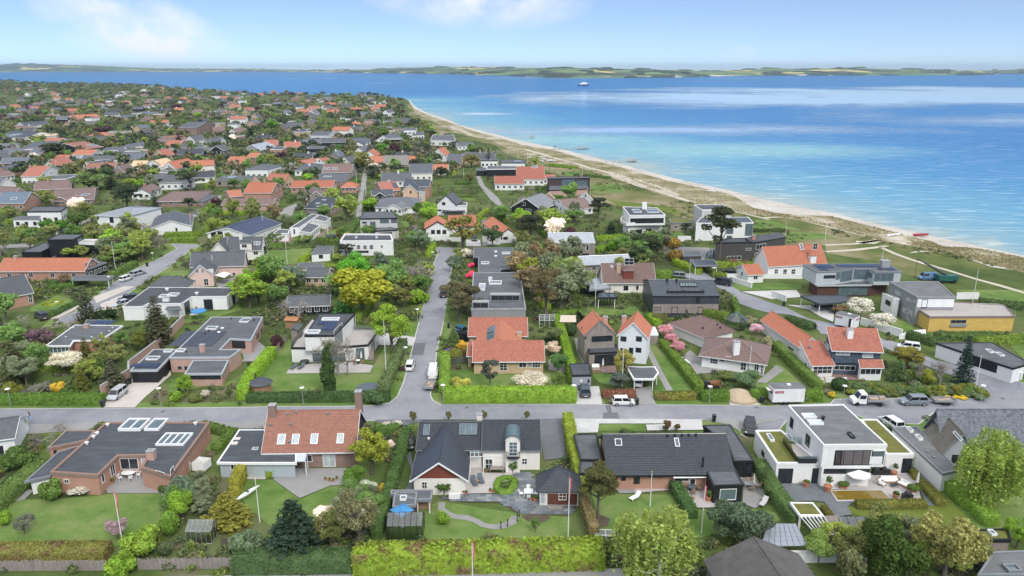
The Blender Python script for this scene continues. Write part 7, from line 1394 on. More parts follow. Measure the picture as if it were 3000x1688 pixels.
# ------------------------------------------------------------------ trees and shrubs seen one by one:  kind | foot top | width in the crop | colour | label
TREES='''
open|A 150,330 160,170|150|LG|fresh green young tree at the road edge near the walker
bare|A 320,420 300,260|190|GREYG|rounded bare garden tree beside the white slate-roofed house
bare|A 480,330 470,200|140|BRN|thin bare tree between the road and the courtyard brick house
bush|A 420,850 420,670|170|.13,.2,.04|big round shrub leaning on the white annexe wall
bush|A 660,792 660,722|250|WHT|white flowering shrub along the front of the brick courtyard house
blossom|A 930,1160 925,985|200|.34,.25,.26|sparse pale pink magnolia behind the flagpole with a red pennant
open|A 200,1120 200,950|190|GREYG|small grey-green tree on the big lawn
bush|A 60,1040 60,920|130|LG|bright green perennials beside the garden path
bush|A 1430,870 1460,640|280|SILV|large grey-green shrub below the brick side wall
bush|A 1310,800 1310,712|90|MG|leafy shrub at the corner of the brick patio
fir|A 1800,1040 1790,790|360|.19,.18,.03|spreading golden conifer beside the greenhouse
bush|A 970,1440 960,1235|260|LG|bright lime bush bulging over the paling fence
bush|A 1130,1270 1140,1060|280|.2,.28,.03|lime green shrub mass behind the lawn corner
bush|A 1340,1150 1340,920|200|.15,.24,.03|tall light green shrub by the greenhouse path
bush|A 1960,1275 1970,1060|270|.14,.19,.10|silvery rounded shrub between greenhouse and dark spruce
bush|A 170,600 170,430|240|MG|dense evergreen shrubs below the brick carport wing
bush|A 1300,1290 1290,1180|160|.1,.13,.06|low grey shrub behind the paling fence
spruce|B 450,1290 480,830|470|.035,.06,.035|dark blue-green spruce at the end of the paved triangle
open|B 950,1250 980,745|390|.18,.17,.085|tan budding tree above the dark boundary hedge
open|B 730,1250 750,900|340|.15,.16,.05|olive shrubby tree between the spruce and the tan tree
open|B 1050,650 1060,285|430|.22,.24,.025|yellow-green tree at the gable of the brown tiled house
round|B 920,780 920,585|200|.12,.2,.03|rounded green shrub tree by the paved terrace
bush|B 1005,775 1005,690|190|.42,.45,.36|white-green flowering shrub in the side garden
bush|B 1135,805 1130,710|95|YEL|yellow flowering bush next to the long dark hedge
bush|B 1210,288 1212,228|140|WHT|white rhododendron close to the road
bush|B 1200,430 1210,372|90|.6,.52,.48|pale rhododendron between garden and black car
open|C 540,806 540,690|165|MG|espalier fruit tree trained on the cream gable wall
bush|C 535,1035 530,940|115|LG|rounded lime shrub beside the curving path
open|C 1262,1112 1265,985|90|.13,.2,.05|young tree in a square collar on the lawn
open|C 1085,640 1085,530|95|.09,.16,.03|climbing plant against the dormer tower
pine|D 300,1005 310,585|310|.11,.11,.04|single-stemmed pine with a brownish crown beside the tiled annex
birch|D 770,1600 780,840|680|.235,.28,.06|huge weeping birch with yellow-green hanging branches
round|D 1390,1190 1400,850|480|.085,.12,.07|dense grey-green pine ball before the black extension
bush|D 290,650 290,580|100|.6,.55,.5|white blossom showing over the brown pine
round|D 1590,745 1590,570|95|.10,.15,.05|clipped standard tree nearest the grill terrace
round|D 1640,830 1640,700|95|.10,.15,.05|clipped standard tree beside the grey terrace lounger
open|C 303,262 300,135|70|.16,.15,.06|pollard in front of the car drive, first from the junction
open|C 577,238 577,140|68|.16,.15,.06|pollard above the tiled west wing, second in the roadside line
open|C 860,232 858,133|68|.16,.15,.06|pollard directly behind the white chimney
open|C 1195,232 1195,133|64|.16,.15,.06|pollard beside the tarmac drive of the black tiled house
round|D 850,312 858,212|70|.16,.10,.05|tallest of three small bronze trees in the dry bed
round|D 830,312 828,246|56|.10,.13,.05|small green ball tree in the dry bed
round|D 925,312 925,246|60|.15,.11,.05|small bronze ball tree in the dry bed next to the drive
birch|E 1720,895 1740,215|520|.22,.275,.05|tall weeping birch with a white trunk beside the slate house
round|E 960,1530 960,950|520|.06,.095,.02|dark green dense conifer covering the glasshouse
open|E 1400,1530 1410,890|620|.25,.235,.075|large straw-coloured budding tree in the lower corner
bush|E 640,1520 610,1200|320|.13,.14,.06|greyish shrub below the boarded pergola
open|E 1990,1230 1950,950|300|LG|bright green shrub tree along the lime hedge
round|E 420,1340 430,1100|270|.19,.26,.06|light green viburnum by the white garden wall
ball|E 465,950 465,890|48|.14,.13,.03|small clipped ball by the sedum roof
ball|E 500,980 500,930|58|.14,.13,.03|larger clipped ball by the sedum roof
spruce|F 170,910 140,480|300|.11,.115,.05|broad brownish conifer at the edge of the corner garden
spruce|F 870,310 850,-20|200|.085,.09,.05|tall dark conifer beside the side street
spruce|F 1580,540 1550,45|290|.085,.085,.045|tall brown-green conifer before the white angular bungalow
bush|F 1070,300 1060,170|210|DG|dark evergreen clump behind the slate bungalow
fir|F 870,745 860,460|180|.12,.11,.035|bronze conifer at the wall of the slate bungalow
round|F 1390,610 1390,400|190|.14,.15,.03|upright olive conifer pair beside the garden wall
blossom|F 650,830 640,612|350|.5,.47,.38|big white magnolia below the glazed sunroom
open|F 430,610 430,350|340|.15,.095,.11|purple-leaved plum beside the slate bungalow
bare|F 120,430 120,190|370|GREYG|grey bare tree at the edge above the purple plum
bare|F 650,390 640,295|290|.3,.26,.24|pale blossoming bare tree behind the slate bungalow
open|F 1210,610 1210,390|210|.14,.22,.06|bamboo-like light green clump beside the slate bungalow
fir|F 1010,890 1010,650|190|.10,.15,.035|green conifer in the middle of the corner garden
spruce|F 1130,970 1120,690|260|.10,.105,.06|grey-brown conifer next to the brick garden wall
fir|F 820,990 815,735|160|.14,.145,.03|slender golden conifer above the clipped roadside hedge
bare|F 390,1055 390,870|290|.22,.2,.18|rounded bare grey shrub behind the roadside hedge
bush|F 590,1025 590,900|130|YEL|yellow forsythia behind the roadside hedge
bush|F 130,1045 130,895|210|.16,.17,.03|olive round shrub behind the street lamp
bush|F 700,1050 700,930|170|MG|green shrub next to the yellow forsythia
open|F 1850,1040 1850,845|230|LG|bright green maple in the brick house garden
bush|F 1760,1115 1760,1000|160|LG|lime shrub on the verge before the brick house
ball|F 1940,1105 1940,1030|110|OG|round olive shrub on the verge
blossom|F 2040,1095 2040,985|100|WHT|white flowering shrub near the verge
bare|F 2110,920 2110,700|170|BRN|bare tree before the brick porch
open|F 2280,1095 2270,955|110|OG|thin olive shrub tree by the lime hedge
bare|G 990,850 990,225|460|.16,.17,.09|tall bare tree in front of the white box villa
column|G 900,1020 890,520|140|.06,.10,.03|ivy-clad trunk on the lawn of the white box villa
bare|G 1085,850 1110,290|300|.17,.17,.08|second bare tree beside the villa terrace
open|G 1520,650 1530,130|500|.21,.29,.025|bright yellow-green tree at the junction hedge
bush|G 390,570 390,440|170|PUR|purple bush on the grey terrace by the paling fence
bare|G 590,340 610,-60|370|.3,.28,.26|pale bare tree behind the garden cabin
bush|G 1350,1130 1350,1000|200|.08,.13,.05|dark leafy bush at the corner of the junction
open|L 110,1200 130,870|440|.19,.27,.03|light green tree group behind the white angular bungalow
open|L 200,1160 220,920|330|.17,.25,.03|second light green tree by the pale bare tree
round|L 1230,1290 1240,780|640|.29,.29,.02|big golden-green maple in the wooded garden
round|L 1160,1010 1160,645|340|.12,.30,.02|vivid green maple behind the golden maple
fir|L 1050,1260 1040,990|220|.10,.24,.06|fresh green larch at the foot of the golden maple
open|L 1560,1040 1560,700|290|.15,.19,.10|grey-green tree between the maples and the street
bare|L 1720,1050 1720,550|420|.2,.18,.12|tall twiggy tree beside the centre street
open|L 1420,920 1400,630|270|.13,.17,.11|silver-green tree below the white parapet house
open|L 1640,1190 1620,1000|240|.17,.17,.05|olive thicket by the street verge
bush|L 1780,1150 1790,1000|190|LG|tall light green bushes lining the street
open|L 1800,620 1800,430|280|.16,.22,.12|pale willow at the head of the street
round|L 540,1010 540,765|300|.13,.17,.12|domed grey-green tree beside the timber bungalow
bare|L 920,1070 920,710|190|.2,.19,.18|slim grey tree right of the timber bungalow
pine|L 1070,700 1060,550|180|.05,.055,.04|dark pine before the white parapet house
open|L 2230,615 2240,265|420|.2,.18,.05|broad brownish oak in front of the orange gable
open|L 1080,340 1080,50|310|.23,.28,.05|yellow-green birch group beside the narrow lane
bush|L 1010,485 1010,400|110|.32,.2,.05|orange-brown shrub on the lawn of the stepped bungalow
bare|L 1750,400 1755,140|130|BRN|thin bare poplar beyond the grey modern villa
open|L 640,540 640,470|260|.17,.22,.06|low green trees hiding the stepped bungalow garden
pine|H 490,310 500,-70|360|.13,.115,.06|tall open pine beside the centre street
pine|H 615,260 620,-40|230|.11,.10,.06|shorter pine against the flat concrete villa
open|M 440,840 430,665|210|SILV|silvery shrub tree at the street bend
bush|M 610,795 610,738|85|.62,.07,.20|pink rhododendron beside the flat felt house
bush|M 605,895 605,825|95|.60,.05,.17|larger pink rhododendron at the concrete villa corner
bush|M 560,695 560,600|150|WHT|white rhododendron at the street corner
blossom|H 480,200 485,90|110|WHT|white blossom bush below the tall pine
pine|M 1200,620 1190,275|310|.055,.065,.035|big dark pine before the orange solar house
open|M 1400,470 1430,185|450|.22,.28,.05|broad light green tree behind the zinc-roofed house
open|M 1270,730 1280,550|200|LG|green tree beside the brick chimney
open|M 1240,1010 1250,670|400|.23,.24,.035|yellow-green thicket east of the concrete villa
pine|M 1350,1300 1330,815|340|.14,.115,.055|tall brown pine behind the concrete villa
birch|M 1530,1080 1550,670|440|.2,.25,.08|weeping birch with white limbs by the patio roof
birch|M 1480,1000 1465,700|280|.19,.23,.07|second birch beside the brown pine
pine|N 1580,720 1540,222|360|.055,.065,.03|tall umbrella pine before the white pine villa
pine|N 870,740 870,450|260|.055,.07,.035|rounded dark pine below the white balcony cube
spruce|N 510,505 510,335|170|.035,.06,.035|dark spruce beside the white balcony cube
pine|N 380,320 380,115|220|.05,.06,.035|dark pine at the meadow edge
fir|N 660,545 655,440|120|.05,.08,.05|blue-green fir before the balcony cube
pine|N 1245,525 1240,350|120|.06,.075,.04|slim pine next to the low sedum pavilion
ball|N 1110,595 1110,505|140|.27,.17,.03|rounded amber bush by the paved yard
ball|N 1160,725 1160,630|135|.2,.12,.03|rounded bronze bush by the flat carports
bush|N 560,640 550,492|160|.16,.30,.02|vivid green bush next to the zinc-roofed house
bare|N 790,980 800,645|260|.2,.16,.12|bare tree rising through the brown cross-gable roof
open|N 610,770 600,605|310|.15,.15,.06|olive tree hiding the zinc outbuilding
spruce|I 1215,245 1215,-5|200|.06,.075,.05|dark spruce in front of the dark zinc house
bush|N 1720,785 1720,700|90|.2,.09,.07|red-brown bush before the dark brick villa
bush|N 1835,785 1835,700|95|.19,.09,.08|red-brown bush closer to the orange dormer house
fir|H 440,600 430,370|190|.12,.165,.055|layered green conifer beside the centre street
round|H 520,630 520,498|120|.46,.30,.025|golden yellow conifer by the orange tiled house
bush|H 395,625 395,568|90|.22,.10,.36|purple flowering bush by the street verge
ball|H 450,705 450,590|130|.17,.17,.035|olive clipped dome by the garden path
ball|H 515,685 515,590|66|.15,.08,.035|bronze clipped dome by the garden path
pine|H 800,980 820,695|190|.10,.11,.085|grey-blue pine before the orange tiled house
bush|H 510,985 510,860|170|.36,.34,.07|yellow variegated shrub inside the bright hedge
blossom|H 1190,985 1200,828|350|.48,.44,.36|white blossoming apple tree inside the bright hedge
blossom|H 1420,650 1420,508|180|.5,.42,.34|pale pink apple tree at the tall hedge
round|H 1430,530 1400,368|210|.14,.18,.07|round green tree next to the tall hedge
round|H 1480,810 1490,615|210|.10,.18,.055|bushy green tree against the tall hedge
round|H 1470,980 1470,800|160|.15,.21,.05|light green conical tree in the hedge corner
ball|H 1595,445 1595,362|95|.05,.08,.03|dark clipped dome beside the beige gazebo
open|H 2130,905 2100,570|270|.28,.25,.06|yellow leafing tree behind the flagpole
pine|H 2080,1005 2080,835|230|.10,.125,.10|blue-grey shrubby pine beside the carport
open|H 1750,215 1745,60|120|.13,.15,.07|small fruit tree on the curved lawn
blossom|I 1040,480 1020,335|160|.48,.27,.29|pink cherry nearest the brown garage roof
blossom|I 1100,560 1100,420|160|.47,.25,.28|pink cherry in the middle of the hedge row
blossom|I 1160,650 1165,500|160|.46,.24,.27|pink cherry closest to the wrapped boat
bush|I 1405,935 1410,820|130|.11,.14,.05|dark shrub beside the mini dumper
bush|I 1620,885 1610,790|170|.15,.18,.05|olive shrubs below the white terrace wall
round|I 1870,980 1870,805|270|.13,.19,.09|round sage green tree at the flagpole
round|I 1880,365 1880,262|180|.24,.23,.14|pale leafing tree by the glass summerhouse
blossom|I 1950,450 1960,330|160|.5,.36,.40|lilac-pink magnolia near the orange wing
bush|I 2060,570 2060,460|130|.25,.24,.14|straw-coloured shrub by the orange wing
spruce|J 1960,940 1960,435|200|.03,.055,.04|tall dark blue spruce before the wedge garage
pine|J 1400,800 1410,575|300|.19,.165,.03|golden spreading conifer beside the orange villa
bare|J 1730,950 1760,545|400|.21,.185,.165|grey bare tree between golden conifer and dark spruce
fir|J 1330,890 1330,685|170|.10,.15,.055|pyramidal green conifer under the golden conifer
round|J 1620,960 1620,780|190|.21,.22,.03|olive yellow round tree in the planted slope
ball|J 740,985 740,880|130|.05,.09,.03|dark green dome by the terrace wall
blossom|J 930,280 940,75|280|.5,.48,.42|large white cherry above the white trailer
blossom|J 1160,395 1160,235|270|.5,.48,.42|white cherry on the building site lawn
round|J 740,240 740,150|160|.22,.14,.075|bronze flat-topped tree by the carport
open|J 1740,1045 1745,930|115|.27,.24,.03|weeping yellow shrub on the planted slope
open|J 1890,1045 1895,925|115|.25,.23,.04|second weeping shrub close to the flagpole
bush|J 1805,1070 1805,1042|75|.55,.42,.02|small bright yellow bush at the kerb
bush|J 1893,1078 1893,1045|75|.55,.42,.02|middle bright yellow bush at the kerb
bush|J 1965,1082 1965,1045|100|.55,.42,.02|widest bright yellow bush at the kerb
bush|J 665,1068 665,1005|80|.42,.32,.03|golden bush beside the street lamp
bush|J 560,960 560,865|100|WHT|white flowering shrub at the terrace corner
ball|K 430,420 600,300|10|.10,.20,.02|x
round|K 610,455 610,300|190|.09,.19,.02|vivid dome-shaped tree beside the black boarded house
round|K 470,450 470,305|150|.09,.18,.03|green tree left of the dome-shaped tree
bare|K 1410,560 1390,240|420|.42,.40,.36|white-limbed bare birch over the corner thicket
open|K 1250,690 1230,420|420|.14,.15,.06|olive thicket of trees at the lane corner
open|K 1180,760 1180,600|420|.15,.2,.05|light green undergrowth trees along the lane
open|K 750,700 750,570|320|.19,.24,.04|yellow-green tree before the black boarded house
open|K 340,540 350,380|230|.15,.22,.06|fresh green tree by the edge lane
pine|K 1280,240 1300,0|300|.045,.065,.035|big dark pine cluster beside the brown chalet
bare|K 1400,250 1400,20|200|.17,.14,.09|russet bare tree before the dark pine cluster
open|K 850,300 850,140|260|.17,.19,.05|olive garden tree below the brown chalet
open|K 420,140 420,20|200|.2,.19,.05|olive tree between slate roof and chalet
open|K 650,985 650,840|160|.2,.15,.09|small budding tree on the red house lawn
bare|K 2410,490 2420,320|200|.3,.28,.24|pale birch against the cobalt roof
pine|Q 1900,1160 1890,965|260|.09,.10,.055|spreading umbrella pine before the white hip villa
spruce|Q 1110,1130 1110,1010|160|.035,.055,.035|dark conifers behind the brown gable house
round|Q 1300,1190 1300,1060|360|.05,.075,.035|dark round tree mass beyond the lane
open|Q 1290,1090 1300,1025|150|.26,.30,.04|bright lime tree top in the dark mass
round|Q 900,1150 900,960|330|.13,.18,.06|big green lime tree among the roofs
open|Q 720,730 720,610|240|.15,.17,.08|grey-green willow between grey roofs
pine|Q 550,850 540,680|240|.05,.065,.035|dark pine beside the orange long house
spruce|Q 2500,690 2500,525|120|.03,.055,.04|tall dark spruce right of the twin gables
round|R 680,560 680,435|140|.12,.22,.025|bright green beech among far roofs
round|R 1765,790 1765,680|170|.12,.23,.03|vivid green round tree by the chalet
open|R 1560,960 1560,760|210|.2,.19,.05|olive yellow willow beside the lane
spruce|R 1505,960 1500,815|80|.035,.055,.035|slim dark spruce left of the lane
open|S 610,920 600,770|220|.17,.155,.05|broad olive tree between flat houses
open|S 600,1100 600,950|130|.17,.16,.06|budding tree on the lane lawn
round|R 1900,800 1895,680|130|PUR|purple beech near the chalet loggia
round|Q 1760,360 1760,290|120|PUR|purple beech among far roofs
round|Q 1030,600 1040,505|220|.075,.045,.05|wide purple beech before black roofs
bush|Q 275,335 275,295|90|.35,.14,.38|lilac blossoming tree in the distance
round|Q 1010,310 1010,230|90|.22,.21,.06|ochre round tree by far allotments
'''
GB=dict(LG=LG,MG=MG,DG=DG,YG=YG,OG=OG,PUR=PUR,WHT=WHT,PNK=PNK,GREYG=GREYG,BRN=BRN,SILV=SILV,YEL=YEL)
TP=[]
for ln in TREES.strip().split('\n'):
 k,sp,w,c,lab=ln.split('|')
 if lab=='x':continue
 col=GB[c]if c in GB else tuple(float(v)for v in c.split(','))
 t=tree(k,sp,col,lab,float(w));TP.append(t.location.copy())
HEDGES='''
A -120,1020 340,600|2.4|1.7|.11,.16,.04|rough evergreen hedge along the garden path beside the brick carport
A -60,1315 860,1300|2.6|1.6|.17,.165,.04|mixed olive hedge behind the paling fence
A 1855,815 1925,650|1.4|2.3|.24,.22,.03|short golden clipped hedge by the kayak
A 1600,290 1850,360 1700,480|1.4|1.4|.10,.15,.03|clipped hedge between the brick house and the flat carport
B -30,1400 1040,1385|2.6|2.1|.075,.12,.045|tall dark green boundary hedge before the spruce
B 1085,1150 1200,800 1330,360|1.5|2.0|.075,.125,.035|long dark side hedge west of the black tiled house
B 215,660 400,635|1.4|1.0|.19,.25,.03|low clipped hedge beside the brown tiled house
B 1080,330 1260,300|1.6|1.1|.08,.14,.03|low hedge in front of the white rhododendron
C -160,1400 1790,1352|3.0|2.8|.20,.265,.022|great lime green beech hedge along the near garden edge
C 1515,240 1560,480 1640,770|1.7|2.0|.23,.27,.03|lime hedge beside the dark tarmac drive
C 1640,900 1725,1160|1.2|1.9|.19,.15,.07|browned hedge behind the flagpole
D 900,760 960,860 1040,1000|1.6|1.5|.07,.125,.04|dark hedge between the two terraces
D 1560,600 1700,840 1890,1070|2.0|1.7|.10,.155,.05|loose green hedge along the white cube villa yard
E 1180,545 1400,715 1790,1060|2.2|1.6|.16,.25,.03|bright hedge running from the white annexe to the lawn
E 720,910 1265,905|1.3|.95|.14,.14,.03|low clipped hedge in front of the shallow pool
E 1225,730 1390,905|1.3|.95|.15,.15,.03|low clipped hedge beside the white sofas
E 1155,640 1200,700|1.0|.8|.15,.15,.03|short low hedge at the white annexe door
F -80,1135 1035,1128|1.7|1.75|.10,.17,.025|straight clipped hedge beside the road and street lamp
G 35,1090 130,900 330,660|2.0|2.1|.20,.31,.02|lime hedge between the brick house and the white box villa
G 90,1108 1500,1092|1.8|1.5|.06,.10,.035|dark roadside hedge in front of the white box villa
G 1430,1040 1540,790 1630,560|2.0|1.9|.12,.16,.06|loose grey-green hedge beside the junction
F 500,275 770,145|1.3|1.1|.07,.12,.03|clipped hedge with lantern posts by the side street
K 490,1020 745,1000|2.0|1.4|.09,.15,.03|wide clipped hedge at the red gabled house
K 490,965 870,950|1.6|1.3|.07,.12,.03|low hedge before the long orange house
K 1120,895 1350,780|1.5|1.7|.11,.17,.04|hedge behind the two cars in the side street
H 350,1092 1650,1088|2.5|2.2|.19,.29,.025|broad bright green hedge along the main road
H 345,1035 352,900 358,700|1.9|2.1|.17,.26,.035|bright hedge arm along the centre street
H 1635,965 1560,640 1465,330|1.7|2.2|.17,.26,.02|tall hedge beside the grey garage path
H 1480,258 1700,250|1.6|1.2|.15,.23,.03|low hedge behind the beige gazebo
I 880,290 980,370|1.7|1.5|.17,.27,.02|short lime hedge behind the pale-roofed shed
H 1915,1062 2240,1062|1.2|1.3|.20,.085,.055|red-brown beech hedge behind the white hatchback
I 1025,560 1200,780 1385,1010|1.7|1.6|.13,.19,.03|hedge between the narrow lawn and the paved drive
I 945,1085 1340,1082|1.4|1.1|.17,.17,.03|olive clipped hedge at the end of the narrow lawn
I 1400,1095 1670,1092|1.7|1.7|.10,.17,.025|square-cut hedge beside the heap of sand
I 1895,1082 2075,1080|1.7|1.7|.11,.18,.025|square-cut hedge behind the site trailer
I 2400,1092 2590,1092|1.9|1.8|.11,.18,.025|square-cut hedge in front of the trailer drawbar
I 2140,580 2350,790 2570,1000|1.6|1.7|.13,.19,.04|long hedge between the brown bungalow and the orange villa
I 920,320 1060,335|1.8|2.0|.13,.13,.04|brownish hedge behind the brown garage roof
I 1380,250 1660,320|1.8|2.0|.13,.18,.03|tall hedge behind the glass summerhouse
J 210,320 475,395|2.2|1.6|.07,.11,.04|dark rounded hedge beside the shore road
J 1420,480 1690,560|2.0|1.8|.08,.12,.04|dark hedge behind the white estate car
J 1700,492 2250,482|2.0|1.4|.09,.14,.04|hedge below the yellow insulated wall
J 2130,150 2600,200|2.5|1.6|.08,.12,.04|wild hedge at the edge of the meadow
N 360,535 610,520|2.2|1.9|.17,.25,.02|lime hedge beside the zinc-roofed house
N 360,645 470,612|1.8|1.6|.15,.24,.02|small lime hedge in front of the zinc-roofed house
N 1135,765 1390,865|1.7|1.8|.19,.26,.02|bright hedge along the flat carports
N 950,905 1095,890|1.8|2.0|.13,.2,.03|hedge below the brown cross-gable house
N 1525,885 1645,905|1.7|1.5|.15,.2,.03|hedge beside the dark estate car
N 1925,440 2240,440|1.6|1.0|.06,.09,.03|dark low hedge across the shore lawns
K 830,540 1090,535|2.2|1.7|.13,.2,.025|broad hedge beside the black boarded house
K 1640,490 2000,480|2.2|1.5|.14,.2,.025|wide clipped hedge below the flag bungalow
K 1650,545 1950,540|2.2|1.6|.13,.19,.025|wide clipped hedge at the head of the side street
K 2060,350 2280,335|2.2|1.3|.17,.23,.03|curved clipped hedge beside the cobalt-roofed house
K 1990,300 2110,180|1.8|1.3|.13,.2,.03|hedge up the side of the brick bungalow lane
L 300,605 440,600|2.2|1.6|.11,.17,.03|rounded hedge beside the white tower house
L 620,745 720,690|2.2|1.5|.2,.27,.02|lime hedge block by the garden studio
L 725,715 975,715|1.8|1.5|.09,.15,.03|hedge in front of the garden studio
L 780,548 1000,552|1.8|1.5|.09,.13,.03|hedge below the trampoline
L 1100,480 1185,340|1.8|1.4|.1,.15,.04|hedge beside the grey modern villa
M 185,700 240,590|1.6|1.6|.19,.27,.02|lime hedge at the turn of the street
M 460,100 640,98|1.6|1.2|.1,.14,.03|hedge behind the blue pool cover
S 1390,900 1640,930|6|.9|.13,.2,.02|wind-cut lime scrub bordering the dunes
S 1640,1000 1990,1030|3|1.0|.07,.12,.03|dark scrub along the beach villa lawn
R 1800,950 2040,945|2|1.6|.07,.12,.03|dark hedge in front of the thatched house
S 460,1085 650,1080|2|1.5|.09,.14,.03|hedge along the lane lawn
'''
HBR=leaf_mat('browning_foliage',brown=True)
for ln in HEDGES.strip().split('\n'):
 sp,w,hh,c,lab=ln.split('|');hedge(sp,float(w),float(hh),tuple(float(v)for v in c.split(',')),lab,lm=HBR if 'great lime' in lab or 'olive' in lab or 'browned' in lab else None,leaf=.3 if 'great lime' in lab else None)
hedge('C 955,745 975,705 1020,690 1065,692 1100,715 1090,760 1060,800 1005,805 965,785',.8,.6,(.15,.24,.03),'curved clipped hedge ring round the little pond',closed=True)
hedge('F 430,150 560,105 620,130 480,168',.6,.4,(.24,.27,.03),'low yellow box border in a lozenge on the lawn',closed=True)
HOUSES=[o for o in S.objects if o.get('category')in('house','garage','outbuilding','carport')]
SEEN={}
def rel(p):
 o=min((h for h in HOUSES if not h.name.startswith('distant')),key=lambda o:(o.location.xy-p.xy).length);d=p-o.location
 r=('behind' if d.y>0 else 'in front of')if abs(d.y)>abs(d.x)else('east of' if d.x>0 else 'west of');return r,o.name.split('.')[0].replace('_',' ')
def auto_label(base,p):
 r,n=rel(p);k=(base,r,n);SEEN[k]=SEEN.get(k,0)+1
 o=['','second ','third ','fourth ','fifth ','sixth '][min(5,SEEN[k]-1)]
 return f'{o}{base} {r} the {n}'
rb=random.Random(4)
for i in range(40):
 f=i/39;x=830+1310*f;y=985+60*rb.random()+25*f;p=P1(f'J {x:.0f},{y:.0f}')
 if not blocked(p.x,p.y):plant('bush',p,rb.uniform(2,3.8),rb.uniform(.9,1.9),rb.choice([MG,OG,(.10,.15,.06),(.13,.17,.08),(.16,.18,.03)]),auto_label(['bright','olive','greyish','sage','golden'][i%5]+' evergreen slope shrub',p),group='shrubs of the planted slope')
# ------------------------------------------------------------------ gardens further back
rt=random.Random(99);PAL=[('round',MG,'green broadleaf'),('round',(.12,.19,.05),'mid green broadleaf'),('open',(.16,.17,.055),'olive budding'),('open',(.19,.22,.045),'yellow-green'),('open',(.14,.16,.09),'grey-green'),('bare',(.19,.165,.13),'bare twiggy'),('bare',(.22,.2,.17),'bare grey'),('pine',(.055,.07,.035),'dark pine'),('spruce',(.04,.06,.035),'dark spruce'),('round',(.055,.085,.035),'dark green'),('open',PUR,'purple-leaved'),('round',LG,'bright lime'),('blossom',(.5,.45,.4),'white blossoming'),('open',(.2,.15,.08),'bronze')]
PW=[8,9,9,9,8,9,7,4,3,3,2,5,2,6]
GRID={}
def crowded(p,r):
 i,j=int(p.x//12),int(p.y//12)
 for a in range(i-2,i+3):
  for b_ in range(j-2,j+3):
   for q,r2 in GRID.get((a,b_),()):
    if(q-p).length<(r+r2):return True
 return False
def note(p,r):GRID.setdefault((int(p.x//12),int(p.y//12)),[]).append((Vector((p.x,p.y,0)),r))
for q in TP:note(q,1.5)
NI=0;tries=0
while NI<330 and tries<16000:
 tries+=1;y=300+470*rt.random()**1.15;x=rt.uniform(-30,1700 if y>440 else 1330);p=lev((x,y));p.z=0
 if y<330 and x>1150:continue
 k=rt.choices(range(len(PAL)),PW)[0];kd,col,nm=PAL[k];w=rt.uniform(3.5,8.5);hgt=w*rt.uniform(.75,1.25)*(1.35 if kd in('spruce',)else 1);hgt=min(hgt,10)
 if not inside((p.x,p.y),land)or inside((p.x,p.y),mead)or blocked(p.x,p.y,1.2)or crowded(p,w*.33):continue
 note(p,w*.33);NI+=1;v=rt.uniform(1.0,1.5)
 plant(kd,p,w if kd!='spruce' else w*.55,hgt,tuple(c*v for c in col),auto_label(nm+' tree',p),group='garden trees between the houses')
def fill(spec,n,kinds,w0,w1,what):
 poly=[(p.x,p.y)for p in P(spec)];xs=[p[0]for p in poly];ys=[p[1]for p in poly];c=k=0
 while c<n and k<900:
  k+=1;p=Vector((rt.uniform(min(xs),max(xs)),rt.uniform(min(ys),max(ys)),0));kd,col,nm=PAL[rt.choice(kinds)];w=rt.uniform(w0,w1)
  if not inside((p.x,p.y),poly)or blocked(p.x,p.y,.6)or crowded(p,w*.2):continue
  c+=1;note(p,w*.2);v=rt.uniform(1.0,1.45);plant(kd,p,w*(.6 if kd=='spruce' else 1),w*rt.uniform(.8,1.15),tuple(q*v for q in col),auto_label(f'{nm} {what}',p),group='trees of the thickets')
fill('L 980,1150 1000,960 1300,960 1880,900 1830,1180 1500,1200 1300,1180',18,(1,2,3,4,5,6),6,10,'thicket tree');fill('K 1000,760 1000,600 1300,430 1650,560 1650,640 1350,760',20,(1,2,3,4,5),5,9,'thicket tree');fill('F 0,1040 0,300 350,330 420,640 420,1040',9,(1,2,4,8,9),4,7,'corner tree');fill('F 850,1040 800,760 1000,620 1240,760 1050,1000',8,(1,2,8,3),3,5.5,'corner tree')
fill('M 1100,1250 1080,700 1400,620 1650,720 1620,1200',18,(2,3,4,5,6,13),7,11,'grove tree');fill('L 0,1180 0,900 330,900 600,1080 420,1186',8,(1,3,11),5,8,'thicket tree');fill('B 560,1290 640,1020 900,840 1060,900 1060,1200',9,(2,4,12,1),3,5,'border tree');fill('A 1300,1260 1380,900 1560,700 1700,980 1450,1240',6,(1,4,11),2.5,4,'border tree');fill('E 300,1500 500,1230 1000,1180 1900,1230 1800,1600',10,(1,2,3,4),3.5,6,'border tree');fill('N 560,1000 360,560 1000,560 1200,640 950,760',14,(1,2,4,5,9),4,7,'garden thicket tree')
# hedges round the plots
NH=0
for o in HOUSES:
 p=o.location
 if not(150<p.length<520)or NH>70 or o.name.startswith('distant'):continue
 for s in(0,1):
  a=rt.choice((0,1.57))+rt.uniform(-.2,.2);u=Vector((math.cos(a),math.sin(a),0));n=Vector((-u.y,u.x,0))*rt.choice((-1,1));c=p+n*rt.uniform(10,15);L=rt.uniform(8,18);pts=[c-u*L/2,c+u*L/2]
  if any(blocked(q.x,q.y,.8)or inside((q.x,q.y),mead)for q in(pts[0],c,pts[1],c-u*L/4,c+u*L/4)):continue
  NH+=1;c_=rt.choice([(.10,.16,.03),(.15,.21,.03),(.075,.12,.035),(.19,.25,.03)]);hedge(pts,rt.uniform(1.2,2),rt.uniform(1.1,1.9),c_,auto_label('clipped plot hedge',c),group='clipped hedges between the plots')
